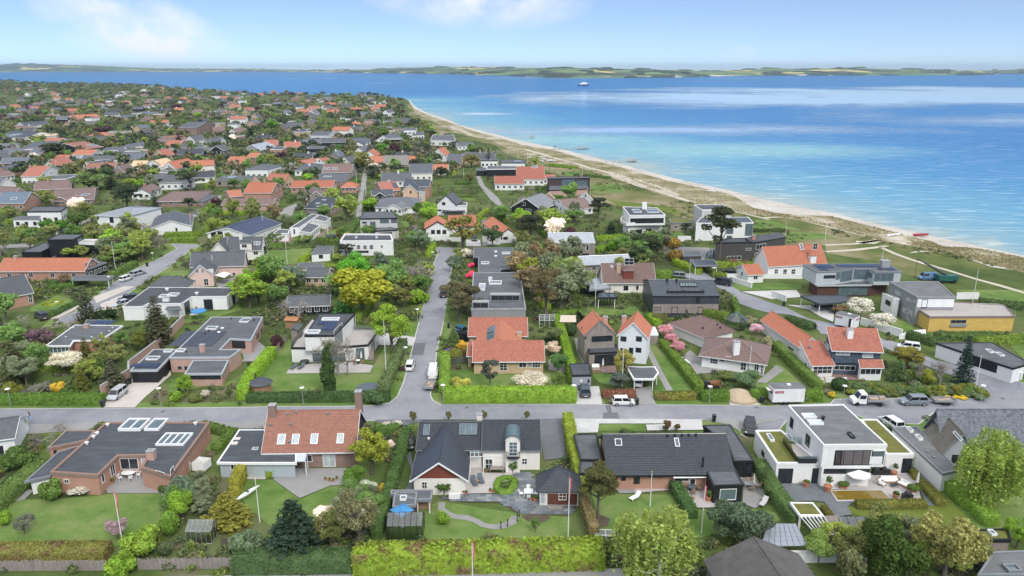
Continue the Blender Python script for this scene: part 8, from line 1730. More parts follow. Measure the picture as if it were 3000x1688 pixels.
# the mass of far gardens: trees and bushes nobody could count
def leaf_fix(name,col):
 t=NT(name);g=t.n('ShaderNodeNewGeometry');r=t.math('ADD',t.math('MULTIPLY',g.outputs['Random Per Island'],.9),.6);hv=t.n('ShaderNodeHueSaturation',{'Color':c4(col),'Value':r})
 d=t.n('ShaderNodeBsdfDiffuse',{0:hv.outputs[0]});tr=t.n('ShaderNodeBsdfTranslucent',{0:hv.outputs[0]});mx=t.n('ShaderNodeMixShader',{0:.3});t.set(mx.inputs[1],d.outputs[0]);t.set(mx.inputs[2],tr.outputs[0]);return t.out(mx.outputs[0])
FIX=[leaf_fix('leaf_tone',c)for c in[(.135,.18,.08),(.17,.22,.09),(.21,.215,.10),(.10,.135,.075),(.205,.20,.155),(.24,.215,.13),(.11,.07,.075),(.22,.285,.075),(.085,.105,.07)]]
def mass(name,label,spots,per,leaf,smin,smax,low=False):
 rng=np.random.default_rng(len(spots));VV=[];MI=[]
 for(p,w,hgt,mi)in spots:
  n=per;D=rng.normal(size=(n,3));D[:,2]=np.abs(D[:,2])*.9+(.0 if low else-.15);D/=np.linalg.norm(D,axis=1,keepdims=True)
  lob=rng.integers(0,4,n);off=rng.uniform(-.28,.28,(4,3))[lob]*np.array([w,w,hgt*.5]);rr=rng.uniform(.55,1.02,n)
  Pn=np.array([p.x,p.y,hgt*(.15 if low else.52)])+off+D*rr[:,None]*np.array([w*.36,w*.36,hgt*(.62 if low else.42)]);Pn[:,2]=np.maximum(Pn[:,2],.1)
  V,Q=rot_quads(Pn,D+rng.normal(size=D.shape)*.5,leaf*rng.uniform(smin,smax,n)*max(.6,w/6),.75,rng);VV.append(V);MI.append(np.full(n,mi))
 V=np.concatenate(VV);Q=np.arange(len(V)).reshape(-1,4);o=link(name,qmesh(name,V,Q,FIX,np.concatenate(MI)));return tag(o,label,name.replace('_',' '),None,'stuff')
sp=[];tries=0
while len(sp)<3300 and tries<30000:
 tries+=1;y=226+300*rt.random()**1.9;xm=560 if y<258 else 860+(y-258)*14 if y<275 else 1180 if y<345 else 1330;x=rt.uniform(-60,xm);p=lev((x,y));p.z=0
 if not inside((p.x,p.y),land)or inside((p.x,p.y),mead)or blocked(p.x,p.y,.8):continue
 w=rt.uniform(4,9)if y>285 else rt.uniform(6,13)
 if y>330 and crowded(p,w*.25):continue
 z=noise.noise((p.x*.004,p.y*.004,2));mi=rt.choices(range(9),[7,6,6,5+8*max(0,z),5,5,1.2,3,4+10*max(0,z)])[0];sp.append((p,w,w*rt.uniform(.5,.85)*(.95 if y>285 else.9),mi));note(p,w*.3)
mass('garden_woodland','mass of garden trees filling the far peninsula between the roofs',sp,60,1.15,.7,1.4)
sp=[];tries=0
while len(sp)<6500 and tries<50000:
 tries+=1;y=330+620*rt.random()**1.25;x=rt.uniform(-40,2150);p=lev((x,y));p.z=0
 if inside((p.x,p.y),mead)or not inside((p.x,p.y),land)or blocked(p.x,p.y,.5):continue
 if noise.noise((p.x*.05,p.y*.05,4))<-.12 and y>500:continue
 w=rt.uniform(1.2,3.6);sp.append((p,w,rt.uniform(.7,2.0),rt.choices(range(9),[7,7,6,5,4,4,1,5,3])[0]))
mass('undergrowth','shrubs and undergrowth filling the garden beds',sp,26,.62,.6,1.3,True)
sp=[];tries=0
while len(sp)<320 and tries<9000:
 tries+=1;x=rt.uniform(1350,3040);p=lev((x,rt.uniform(430,1000)));p.z=0
 if not inside((p.x,p.y),mead)or noise.noise((p.x*.02,p.y*.02,8))<.0:continue
 w=rt.uniform(.8,2.6);sp.append((p,w,rt.uniform(.3,.9),rt.choice((0,1,2,2,3,5))))
mass('shore_scrub','low scrub scattered over the meadow behind the dunes',sp,40,.5,.5,1.2,True)
sp=[];tries=0
while len(sp)<900 and tries<12000:
 tries+=1;y=950+740*rt.random();x=rt.uniform(-40,3040);p=lev((x,y));p.z=0
 if blocked(p.x,p.y,.5)or noise.noise((p.x*.09,p.y*.09,4))<-.15:continue
 w=rt.uniform(.8,2.4);sp.append((p,w,rt.uniform(.4,1.5),rt.choices(range(9),[8,7,6,5,4,3,.6,6,3])[0]))
mass('garden_planting','low shrubs and perennials in the beds of the near gardens',sp,110,.42,.5,1.2,True)
# ------------------------------------------------------------------ cars, poles, furniture, boats
for ln in '''mpv|F 1118,1098 1222,1022|.50,.52,.55|silver people carrier on the beige drive beside the brick wall
hatch|G 1712,740 1690,812|.80,.80,.80|white hatchback parked facing up the centre street
van|G 1938,790 1922,900|.80,.81,.82|white van with a yellow rear sign, hitched to a trailer
suv|L 2038,1045 2032,1100|.03,.03,.035|black car parked halfway up the centre street
suv|H 1725,985 1748,1070|.06,.08,.10|dark blue-grey car on the pale drive by the grey garage
hatch|H 2210,1135 2035,1135|.80,.81,.82|white hatchback side-on before the red-brown hedge
hatch|H 2270,900 2268,965|.78,.79,.8|white car under the cut-corner carport
suv|J 1345,1130 1600,1132|.20,.24,.28|grey-blue car hitched to the galvanised trailer
mpv|J 1330,578 1525,602|.80,.81,.82|white estate car on the gravel yard beside the dark hedge
estate|J 475,160 665,168|.05,.055,.065|dark estate car under the flat concrete carport
hatch|K 1298,905 1205,938|.80,.81,.83|white car parked first in the side street
estate|K 1425,850 1318,882|.40,.45,.50|silver-grey estate parked beyond the white car in the side street
saloon|F 1150,168 1285,135|.50,.55,.60|silver saloon on the beige drive of the white bungalow
estate|F 1220,106 1325,92|.03,.045,.08|navy car beside the silver saloon
suv|F 372,262 452,302|.05,.05,.055|dark car half hidden below the lantern hedge
van|N 1540,952 1685,975|.035,.04,.055|dark van parked at the bend of the shore road
estate|N 1600,858 1728,872|.03,.035,.045|black estate car behind the dark van
hatch|N 1418,808 1400,775|.50,.02,.04|red car under the ribbed dark carport
estate|N 1118,884 1205,890|.22,.25,.28|grey car behind the clipped hedge of the cross-gable house
suv|M 645,535 643,508|.025,.025,.03|dark car on the beige drive by the big oak
hatch|M 835,528 838,492|.78,.79,.8|white car on the drive of the orange solar house
suv|D 1505,345 1495,255|.02,.022,.03|black car on the cobbled yard between black roof and white cube
suv|E 945,232 1050,300|.74,.77,.82|white car with a dark glass roof beside the white annexe
hatch|B 1335,450 1345,385|.02,.02,.025|black car in the passage by the black tiled house
hatch|H 565,445 480,408|.05,.16,.28|blue car behind the layered conifer
estate|H 600,498 515,478|.02,.022,.03|black car under the eaves of the orange tiled house
van|O 1560,912 1675,912|.13,.24,.42|blue van standing on the meadow under the crane'''.split('\n'):
 k,sp,c,lab=ln.split('|');car(k,sp,tuple(float(v)for v in c.split(',')),lab,None,'van' if k=='van' else 'car')
for ln in '''A 968,1195 905,790|r|white pole flying a red and white pennant on the big lawn
B 165,1025 133,660||bare white pole beside the tilted kayak
C 1520,1140 1530,672|r|white pole with red pennant beside the tiled annex
C 770,1640 762,1185|r|white pole with red pennant in front of the great lime hedge
D 1118,1112 1150,735|r|white pole with pennant before the black extension
D 712,900 724,690||thin white pole behind the huge weeping birch
G 1465,880 1435,300||tall bare pole on the lawn by the junction hedge
H 2108,980 2128,560||white pole in front of the grey wooden gable
I 1868,935 1908,560||white pole before the brown hipped bungalow
J 2085,1022 2152,655||leaning-looking white pole on the planted slope
O 1163,750 1172,610|r|pole with a red pennant behind the glass villa
O 2060,1168 2125,805||white pole at the meadow corner by the yellow house
O 600,520 620,290|r|pole on the paved lawn terrace above the dunes
O 205,482 212,380||short pole behind the dark brick villa
M 1843,1188 1845,845||white pole rising before the conservatory
K 1155,855 1108,535||white pole by the long orange house
L 480,760 460,480||white pole on the lawn by the garden studio
L 240,940 208,680|r|white pole with a hanging pennant by the white tower house
K 1905,450 1880,250|r|white pole with pennant before the flag bungalow
L 245,440 222,235||white pole at the cobalt roof
L 885,470 872,265||white pole beside the trampoline
N 1285,912 1300,712||white pole beside the flat carports
S 1168,882 1170,742||pole closest to the upturned beach boats
S 1077,832 1075,742||pole between the solar flat house and the dunes
S 975,802 975,716||pole at the sandy track behind the dunes
S 880,722 880,616||slim pole on the dune edge
S 1795,1202 1797,1045||pole at the red-roofed beach house
S 1716,992 1718,936||pole on the brown beach villa lawn
S 205,1172 203,1036||pole beside the peach gabled house
S 537,1012 535,916||pole on the small lawn behind the olive tree
Q 570,990 543,842||pole by the rust-roofed house
Q 1395,782 1372,632||pole at the grey modern house
Q 1655,832 1620,642||tall pole at the red ridge house
Q 1245,936 1225,816||pole before the plywood-roofed house
Q 213,916 195,800||pole at the edge hip house
Q 505,612 495,536||pole on the tan flat roof garden
R 1510,1086 1500,966||pole at the gate of the narrow lane
R 785,982 775,882||pole beside the white ribbon house
R 1325,862 1315,756||pole by the black pavilion house
S 412,782 408,666||pole behind the orange peaked house'''.split('\n'):
 sp,f,lab=ln.split('|');flagpole(sp,lab,f or False)
LN=['at the clipped roadside hedge','on the verge before the brick garden','before the white box villa hedge','beside the white hatchback in the centre street','further up the centre street by green bushes','at the bright hedge corner of the junction','at the pale drive end of the bright hedge','beside the square-cut hedge and sand heap','behind the flatbed truck','at the tip of the planted slope','near the wedge garage at the photo edge','by the lantern hedge','by the red brick gate piers','where the side street narrows','at the head of the centre street','at the shore road by the dark estate car']
for sp,n in zip(['F 110,1165 72,975','F 1600,1160 1575,968','G 640,1145 628,962','G 1660,715 1655,565','G 1775,320 1770,185','H 335,1130 352,935','H 1628,1110 1626,940','I 1480,1130 1490,950','J 775,1120 790,942','J 2140,1125 2170,940','J 2515,975 2550,820','F 585,240 568,140','K 1095,1005 1082,878','K 1525,750 1512,648','L 1928,740 1925,675','N 1525,905 1528,810'],LN):lamp(sp,'white street lamp '+n)
for sp,n in(('A 813,112','at the mouth of the beige drive'),('D 1215,228','alone on the road edge north of the black roof'),('D 608,97','beside the white hatchback'),('I 2005,1118','before the site trailer'),('F 1250,950','first of two by the black garage'),('F 1290,930','nearer the black garage door'),('J 495,385','by the dark rounded hedge'),('J 190,158','by the concrete carport wall'),('G 1605,458','at the white villa gate'),('H 388,376','on the centre street verge'),('K 1463,782','on the side street verge')):bin_(sp,'black wheeled bin '+n)
# vans, trailers, site cabins
def lettering(txt,parent,loc,size,rot):
 c=bpy.data.curves.new('lettering','FONT');c.body=txt;c.size=size;c.extrude=.004;c.align_x='CENTER';c.align_y='CENTER';o=link('lettering',c);dg=bpy.context.evaluated_depsgraph_get();me=bpy.data.meshes.new_from_object(o.evaluated_get(dg));bpy.data.objects.remove(o);me.materials.clear();me.materials.append(FRW);o=link('lettering',me,parent,loc);o.rotation_euler=rot;o['kind']='stuff'
def cabin(spec,label,w=2.4,hgt=2.5,doorx=.72,open_=False):
 q=P(spec,.1);a,e=q;L=(e-a).length;t=thing('site_cabin',label,'site cabin',a);t.rotation_euler=(0,0,math.atan2(e.y-a.y,e.x-a.x));b=MB();b.ob((0,0,.55),(L,0,0),(0,w,0),(0,0,hgt));b.build('body',mat('cabin_white',(.76,.77,.78),.05,1,.5),t)
 b=MB();b.ob((-.05,-.05,hgt+.56),(L+.1,0,0),(0,w+.1,0),(0,0,.07));b.build('roof',FELTG,t);b=MB();b.ob((L*.5,w*.4,hgt+.64),(.6,0,0),(0,.6,0),(0,0,.2));b.build('roof_hatch',FRW,t)
 b=MB();b.ob((L*doorx,-.03,.6),(.8,0,0),(0,.03,0),(0,0,2));d=b.build('door',FRB if open_ else FRW,t);b=MB();b.ob((L*doorx-.02,-.06,1.5),(.12,0,0),(0,.03,0),(0,0,.05));b.build('handle',FRB,d)
 if open_:b=MB();b.ob((L*doorx+.8,-.75,.6),(.04,0,0),(0,.74,0),(0,0,2));b.build('door_leaf',FRW,t)
 else:b=MB();b.ob((-.8,.5,2.6),(.8,0,-.25),(0,1.2,0),(0,0,.05));b.build('window_flap',FRW,t);b=MB();b.ob((-.02,.55,1.8),(.03,0,0),(0,1.1,0),(0,0,.75));b.build('window',GL,t)
 for(x,y,rz)in((L*.19,-.03,0),(-.03,w*.4,-1.5708)if not open_ else(L+.03,w*.6,1.5708)):
  b=MB();b.box((0,0,-.2),1.5,.02,.4);s=b.build('sign',mat('sign_crimson',(.30,.015,.07),.1,2,.5),t,Vector((0,0,0)));s.location=(x,y,2.4);s.rotation_euler=(0,0,rz);lettering('T:LASAN',s,(0,-.014,0),.34,(1.5708,0,0))
 for x in(L*.35,L*.5):
  for y in(.1,w-.1):b=MB();b.tube([(x,y-.1,.32),(x,y+.1,.32)],.31,12);b.build('wheel',RUB,t)
 b=MB();b.ob((L,w/2-.05,.5),(1.2,0,0),(0,.1,0),(0,0,.1));b.build('drawbar',GALV,t);return t
cabin('J 75,1145 388,1140','white site cabin on wheels with a crimson sign beside the main road');cabin('J 690,360 880,408','white site cabin with an open door on the shore road',open_=True)
def trailer(spec,label,w=1.7,z=.55,side=.4,load=True):
 q=P(spec,.1);a,e=q;L=(e-a).length;t=thing('trailer',label,'trailer',a);t.rotation_euler=(0,0,math.atan2(e.y-a.y,e.x-a.x));b=MB();b.ob((0,-w/2,z),(L,0,0),(0,w,0),(0,0,.06));b.build('bed',GREYW,t)
 for o,u,v in(((0,-w/2,z),(L,0,0),(0,.04,0)),((0,w/2,z),(L,0,0),(0,.04,0)),((0,-w/2,z),(.04,0,0),(0,w,0)),((L,-w/2,z),(.04,0,0),(0,w,0))):b=MB();b.ob(o,u,v,(0,0,side));b.build('side_board',GALV,t)
 for x in(L*.45,L*.62):
  for y in(-w/2,w/2):b=MB();b.tube([(x,y-.09,.3),(x,y+.09,.3)],.29,12);b.build('wheel',RUB,t)
 b=MB();b.tube([(0,0,.5),(-1.1,0,.45)],.05,5);b.build('drawbar',GALV,t)
 if load:b=MB();b.ob((L*.2,-w*.3,z+.06),(L*.3,0,0),(0,w*.3,0),(0,0,.18));b.ob((L*.55,0,z+.06),(L*.3,.1,0),(0,w*.35,0),(0,0,.12));b.build('load',mat('mixed_load',(.42,.33,.26),.3,3,.8),t,)['kind']='stuff'
 return t
trailer('G 1912,935 1882,1010','flat galvanised trailer behind the white van');trailer('J 1665,1125 1880,1128','twin-axle galvanised trailer behind the grey-blue car')
t=thing('flatbed_truck','white flatbed truck with dropped sides and loose load parked at the planted slope','truck',P1('J 1030,1132',.1));q=P('J 860,1135 1205,1145',.1);t.rotation_euler=(0,0,math.atan2(q[1].y-q[0].y,q[1].x-q[0].x));TW=mat('truck_white',(.80,.80,.80),.05,1,.35)
b=MB();pr=[(-2.9,.4),(-2.95,1.0),(-2.2,1.25),(-1.65,2.15),(-.75,2.25),(-.7,.4)];n=len(pr);b.v+=[(x,-.95,z)for x,z in pr]+[(x,.95,z)for x,z in pr];b.f+=[tuple(range(n)),tuple(reversed(range(n,2*n)))]+[(k,k+n,(k+1)%n+n,(k+1)%n)for k in range(n)];b.m+=[0]*(n+2);b.build('cab',TW,t)
b=MB();b.poly([(-2.21,-.85,1.30),(-1.70,-.78,2.10),(-1.70,.78,2.10),(-2.21,.85,1.30)][::-1]);b.build('windscreen',CGL,t)
for s in(-1,1):b=MB();b.ob((-1.9,s*.955-.01,1.3),(1.0,0,0),(0,.02,0),(.1,0,.65));b.build('side_window',CGL,t)
b=MB();b.ob((-.6,-1.05,.85),(3.7,0,0),(0,2.1,0),(0,0,.1));b.build('bed',GREYW,t);b=MB();b.ob((-.6,-1.05,.95),(.06,0,0),(0,2.1,0),(0,0,.9));b.build('headboard',GALV,t)
for s in(-1.09,1.05):b=MB();b.ob((-.6,s,.85),(3.7,0,0),(0,.04,0),(0,0,.38));b.build('side_board',GALV,t)
b=MB();b.ob((0,-.6,.95),(1.4,.1,0),(0,.7,0),(0,0,.25));b.ob((1.7,-.2,.95),(.8,.2,0),(0,.6,0),(0,0,.35));b.build('load',MATS['mixed_load'],t)['kind']='stuff'
for x in(-2.2,1.6):
 for y in(-.9,.9):b=MB();b.tube([(x,y-.11,.36),(x,y+.11,.36)],.36,12);b.build('wheel',RUB,t)
b=MB();b.ob((-2.97,-.9,.62),(.05,0,0),(0,.3,0),(0,0,.2));b.build('headlight',HEADL,t);b=MB();b.ob((-2.97,.6,.62),(.05,0,0),(0,.3,0),(0,0,.2));b.build('headlight',HEADL,t)
# decks, paths, the little garden with the slate paving
pm=sheet('slate_patio',[pat],M_SOIL,.09);SL=[mat('slate_slab_'+w,c,.12,2,.55,spec=.5)for w,c in(('dark',(.12,.14,.16)),('mid',(.17,.19,.21)),('pale',(.25,.265,.275)),('warm',(.21,.22,.21)))];ms=[]
for m in SL:b=MB();b.box((0,0,0),.76,.56,.05);o=b.build('paving_slab',m,pm,Vector((0,0,0)));ms.append(o.data);bpy.data.objects.remove(o)
x0,x1=min(p[0]for p in pat),max(p[0]for p in pat);y0,y1=min(p[1]for p in pat),max(p[1]for p in pat);rs=random.Random(8);j=0;y=y0
while y<y1:
 x=x0+(.39 if j%2 else 0)
 while x<x1:
  if inside((x,y),pat):o=link('paving_slab',ms[rs.choices(range(4),(5,6,1.2,2))[0]],pm,(x,y,.09+rs.uniform(0,.008)));o.rotation_euler=(0,0,rs.gauss(0,.006))
  x+=.78
 y+=.58;j+=1
t=tag(sheet('garden_pool',[[(p.x,p.y)for p in P('E 525,784 922,780 992,848 578,856')]],mat('mustard_water',(.20,.135,.018),.15,.7,.06,spec=.6),.16),None);sheet('pool_rim',[[(p.x,p.y)for p in P('E 512,776 930,772 1005,856 572,866')]],M_CONC,.145)
fence('A -30,1412 850,1408',1.35,GREYW,'weathered paling fence along the near lane under the olive hedge');fence('A 1095,1402 1845,1392',1.45,GREYW,'grey paling fence stretch behind the greenhouse garden');fence('G 330,700 400,600 480,500',1.5,GREYW,'grey paling fence beside the purple bush',.25);fence('H 385,735 640,728',1.5,mat('olive_boards',(.10,.115,.09),.15,1,.8),'dark olive fence joining the orange tiled house',.2);fence('L 80,770 450,770',1.4,FRB,'black board fence below the white tower house',.4);fence('H 1660,262 1720,330',1.7,FRB,'black fence behind the gazebo',.3)
for sp,hh,l in(('N 1645,900 2410,905',1.2,'long white wall before the orange dormer house'),('N 1690,930 1905,1000',1.4,'white wall curving at the shore road bend'),('J 65,65 210,120',1.6,'white wall at the goal lawn'),('J 950,345 1360,470',1.7,'grey concrete wall of the building site'),('J 390,790 525,890',1.1,'white wall with red coping beside the long hedge'),('J 600,915 810,915',.8,'low white wall below the brick terrace'),('N 1170,535 1300,535',1.8,'pale wall beside the pine villa stairs'),('J 1900,90 2120,90',1.6,'white boundary wall behind the roof deck')):wall(sp,hh,WHITE,l,cap=TRED if 'red' in l else None)
greenhouse('A 1475,1192 1668,1192','silver framed greenhouse with glass panes by the golden conifer',3.0,2.3,1.7,2.5);greenhouse('C 92,1166 335,1162','black framed greenhouse behind the lime hedge',4.3,3.0,1.9,2.9,FRB,nx=6);greenhouse('D 285,1168 440,1174','small white cold frame beside the huge birch',2.3,1.3,.7,1.15,FRW,nx=2,ny=2);greenhouse('H 1290,372 1395,372','small white glasshouse behind the orange tiled house',3.4,2.6,1.6,2.6,FRW,nx=3)
# terraces
W4='white chair at the oval patio table';table('A 1015,668','white oval table on the brick patio',1.9,1.2,round_=True);chairs('A 1015,668',(1.5,1.05),6,W4,'white patio chairs',arm=True)
table('C 958,630','grey rectangular table on the white deck',1.9,1.0,top=GREYW);table('C 800,578','small grey table in the corner of the deck',1.0,.7,top=GREYW);chairs('C 800,578',.8,2,'grey chair at the small deck table','small deck chairs',m=GREYW);GRYC=mat('grey_canvas',(.10,.125,.15),.15,3,.85)
lounger('C 780,718',1.9,'dark grey lounger farther west on the white deck',GRYC,FRG);lounger('C 832,700',1.85,'dark grey lounger beside the little wooden tray table',GRYC,FRG);table('C 812,712','little wooden tray table between the two loungers',.6,.5,.35);sofa('C 625,828',3.14,'white slatted bench against the cream gable',1.5,m=FRW,cush=FRW);table('C 1208,815','white table by the tiled annex wall',1.2,1.2,top=FRW);chairs('C 1208,815',.95,4,'white chair at the annex table','white annex chairs')
parasol('C 215,1060','blue canvas parasol inside the black greenhouse',1.5,3.0,mat('blue_canvas',(.06,.24,.50),.2,2,.8),n=4);table('D 700,712','grey table on the brick house terrace',1.9,1.0,top=GREYW);chairs('D 700,712',(1.25,.85),4,'pale chair at the grey terrace table','grey terrace chairs',m=FRG,seat=CLOTHW);parasol('D 845,748','closed white parasol by the dividing hedge',closed=True);lounger('D 595,838',.7,'white curved lounger on the lawn')
table('D 1038,775','round slate table on the wooden deck',1.3,1.3,round_=True,top=GRYC);chairs('D 1038,775',1.0,4,'wicker chair at the round slate table','wicker chairs',m=WICK,arm=True);lounger('D 1010,878',.3,'low wooden lounger at the deck edge',WOODF,WOODF);table('D 1500,752','grey table on the side terrace',1.7,1.0,top=FRG);chairs('D 1500,752',(1.2,.8),4,'dark chair at the side terrace table','side terrace chairs',m=WICK);parasol('D 1525,765','closed beige parasol through the side terrace table',closed=True,m=mat('beige_canvas',(.60,.52,.42),.1,3,.9));lounger('D 1608,882',.9,'grey lounger beside the standard trees',mat('pale_canvas',(.5,.5,.5),.1,3,.9),FRG)
def grill(sp,lab,w=1.3):t=thing('grill',lab,'grill',P1(sp,.13));b=MB();b.box((0,0,0),w,.6,.8);b.build('cabinet',METALD,t);b=MB();b.lathe((0,0,.8),[(.42,0),(.42,.1),(.3,.32),(.06,.4)],10);b.build('hood',METALD,t);b=MB();b.box((w*.5+.2,0,.75),.4,.55,.05);b.build('side_shelf',GALV,t)
grill('D 1425,645','steel barbecue under the black roof');grill('E 1122,842','black kamado barbecue beside the low hedge');grill('E 872,645','smaller black barbecue at the villa wall',.8);grill('E 938,645','wide black barbecue at the villa wall',1.5)
parasol('E 722,735','open white parasol with a scalloped edge over the dining table',1.7,2.5);table('E 722,700','wooden dining table under the scalloped parasol',2.0,1.0);chairs('E 722,700',(1.3,.9),6,'wooden chair under the scalloped parasol','villa dining chairs',m=WOODF);sofa('E 985,708',0,'white cushioned sofa parallel to the villa',2.6,m=WOODF);sofa('E 1115,748',-1.0,'white cushioned sofa at an angle',2.4,m=WOODF);chair(P1('E 925,745'),.6,'black wire armchair with cushions by the sofas',METALD,arm=True,seat=CLOTHW,w=.7);table('E 1022,745','low metal table between the sofas',.9,.6,.4,top=METALD);parasol('E 1195,772','closed white parasol at the low hedge',1,2.8,closed=True);sofa('E 330,548',3.14,'black lounge sofa on the green roof terrace',2.4,z=3.2,m=METALD,cush=GRYC)
for i,(sp,r,ph,k,lab)in enumerate((('A 885,720',.3,.5,'bush','west of the oval table'),('A 1252,735',.34,.4,'bush','before the patio window'),('A 1158,728',.3,.9,'bush','with a tall leafy plant by the oval table'),('A 1275,782',.28,.4,'bush','at the patio edge'),('B 682,690',.2,.25,'bush','at the west end of the pot cluster'),('B 714,697',.22,.25,'bush','in the middle of the pot cluster'),('B 744,700',.2,.25,'bush','nearest the lawn in the pot cluster'),('B 772,684',.2,.25,'bush','with orange flowers in the pot cluster'),('C 852,624',.2,.3,'bush','by the terrace door'),('C 872,622',.2,.3,'bush','next to the one at the terrace door'),('C 905,782',.2,.35,'bush','west end of the deck edge'),('C 932,788',.22,.3,'bush','at the pond hedge'),('C 692,795',.22,.3,'bush','beside the white bench'),('C 715,803',.22,.35,'bush','second beside the white bench'),('C 1226,846',.3,.5,'bush','by the annex table'),('C 1257,856',.32,.5,'bush','by the annex door'),('D 1170,855',.4,1.3,'bush','with a tall fern at the black extension'),('E 495,778',.5,1.8,'open','holding an olive tree'),('E 604,757',.3,.6,'ball','with the first clipped box ball'),('E 636,757',.3,.6,'ball','with the second clipped box ball'),('E 1020,658',.4,1.6,'open','with a palm at the annexe wall'),('E 1030,835',.4,.7,'bush','with grasses at the pool end'),('E 1168,800',.5,.6,'ball','at the foot of the sofas'),('E 325,742',.45,.5,'bush','outside the west terrace door'))):pot(sp,'terracotta pot '+lab,r*1.7,r,MG,ph,kind=k)
def kayak(sp,z,yaw,lab,L=4.4,pitch=0,col=FRW,name='kayak'):
 t=thing(name,lab,name,P1(sp,0));b=MB();n=9;R_=[(.30*math.sin(math.pi*min(.985,max(.015,k/(n-1))))**.7)for k in range(n)];b.tube([((k/(n-1)-.5)*L,0,z)for k in range(n)],R_,8);o=b.build('hull',col,t);o.rotation_euler=(0,pitch,yaw);b=MB();b.lathe((0,0,z+.24),[(.26,0),(.26,.05)],10);b.build('cockpit',FRB,t);return t
kayak('B 70,830',.7,1.1,'white kayak on a stand beside the bare flagpole');kayak('B 1240,745',.5,1.5,'white kayak leaning by the long dark hedge');kayak('I 1488,760',.25,0,'turquoise paddle board on the terrace wall',4.2,0,mat('turquoise',(.08,.42,.40),.2,2,.5),'paddle_board');kayak('I 1235,720',.6,1.9,'white wrapped boat beside the pink cherries',5,0,FRW,'wrapped_boat')
def disc(name,lab,cat,sp,r,h,m,net=None):t=thing(name,lab,cat,P1(sp,0));b=MB();b.lathe((0,0,h),[(r,0),(r,.08)],20);b.build('mat',m,t);[tag_leg(t,r,h,k)for k in range(6)];return t
def tag_leg(t,r,h,k):b=MB();a=k*1.047;b.tube([(r*.95*math.cos(a),r*.95*math.sin(a),0),(r*.95*math.cos(a),r*.95*math.sin(a),h)],.03,5);b.build('leg',GALV,t)
disc('trampoline','round trampoline at the end of the villa lawn','trampoline','G 1285,1005',2.1,.7,GRYC);disc('trampoline','dark trampoline below the stepped bungalow','trampoline','L 915,500',2.0,.8,METALD);disc('fire_table','round black fire pit table before the white box villa','fire pit','G 655,735',.9,.6,METALD)
for sp,l in(('G 545,778','grey bean bag lounger at the deck end'),('G 620,775','grey bean bag lounger near the fire pit')):lounger(sp,1.2,l,GRYC,GRYC)
table('G 1185,730','round white bistro table on the villa deck',.9,.9,round_=True);parasol('G 1218,722','closed white parasol at the villa deck',closed=True);chairs('G 1185,730',.9,3,'wooden armchair on the villa deck','villa deck chairs',m=WOODF,arm=True);parasol('F 1980,285','blue and white parasol at the white angular bungalow',1.8,2.5,mat('blue_canvas',(1,1,1)));table('F 1935,270','white picnic table beside the blue parasol',1.8,.9,top=FRW);parasol('F 2470,605','closed pale parasol on the grey terrace',closed=True);sofa('F 2375,580',0,'white striped sofa under the felt roof',2.4);sofa('H 1848,778',0,'beige wicker sofa on the brick terrace',1.7);sofa('H 1855,815',3.14,'second beige wicker sofa facing the first',1.7);parasol('H 1918,798','closed white parasol by the wicker sofas',closed=True)
sheetroof('gazebo','beige canvas garden gazebo on posts','gazebo','H 1488,318 1656,318 1650,265 1500,262',2.5,mat('beige_canvas',(1,1,1)),None,2,2,.35,FRB)
t=thing('sauna_hut','round wooden hut with a dark conical roof beside the lime hedge','hut',P1('G 225,1015',0));b=MB();b.lathe((0,0,0),[(1.8,0),(1.8,1.9)],10);b.build('wall',WOODF,t);b=MB();b.lathe((0,0,1.9),[(2.15,0),(.1,1.1)],10);b.build('roof',FELTB,t);b=MB();b.tube([(-.9,.3,2.3),(-.9,.3,3.6)],.08,6);b.build('flue',METALD,t)
t=thing('sand_heap','heap of building sand blocking the drive entrance','sand',P1('I 1785,1060',.1));t['kind']='stuff';b=MB();b.lathe((0,0,0),[(3.4,0),(2.6,.4),(1.5,.95),(.5,1.35),(.05,1.4)],18);b.build('heap',mat('building_sand',(.45,.36,.25),.15,1.5,.95),t,smooth=True)
t=thing('mini_dumper','small dark dumper with a rusty skip on the dug-up drive','dumper',P1('I 1545,970',.1));b=MB();v=[(-.9,-.6,.6),(.7,-.6,.6),(.7,.6,.6),(-.9,.6,.6),(-1.1,-.75,1.15),(.9,-.75,1.15),(.9,.75,1.15),(-1.1,.75,1.15)];[b.poly([v[k]for k in f])for f in((3,2,1,0),(0,1,5,4),(1,2,6,5),(2,3,7,6),(3,0,4,7))];b.build('skip',mat('rust',(.25,.12,.06),.3,3,.8),t);b=MB();b.box((-1.6,0,.3),.9,.9,1.0);b.build('engine',METALD,t)
for x in(-1.6,.2):
 for y in(-.6,.6):b=MB();b.tube([(x,y-.12,.3),(x,y+.12,.3)],.3,10);b.build('wheel',RUB,t)
t=thing('traffic_mirror','round convex mirror on a post at the end of the lime hedge','mirror',P1('C 1740,1385',0));b=MB();b.tube([(0,0,0),(0,0,1.7)],.05,6);b.build('post',GALV,t);b=MB();b.tube([(0,-.02,2.0),(.03,-.09,2.03)],.45,18);b.build('mirror_glass',GLB,t);b=MB();b.tube([(0,.02,1.99),(0,-.03,2.01)],.52,18);b.build('rim',POLEW,t);b=MB();b.box((0,-.03,1.2),.5,.04,.3);b.build('sign_plate',POLEW,t)
for i,sp in enumerate(('C 990,1075','C 1043,1060','C 1118,1018','C 1133,985')):t=thing('garden_post','slim dark iron post, %s along the curving path'%('first','second','third','last')[i],'post',P1(sp,.05),'iron posts by the path');b=MB();b.box((0,0,0),.12,.12,1.0);b.build('shaft',METALD,t);b=MB();b.box((0,0,1.0),.16,.16,.06);b.build('cap',METALD,t)
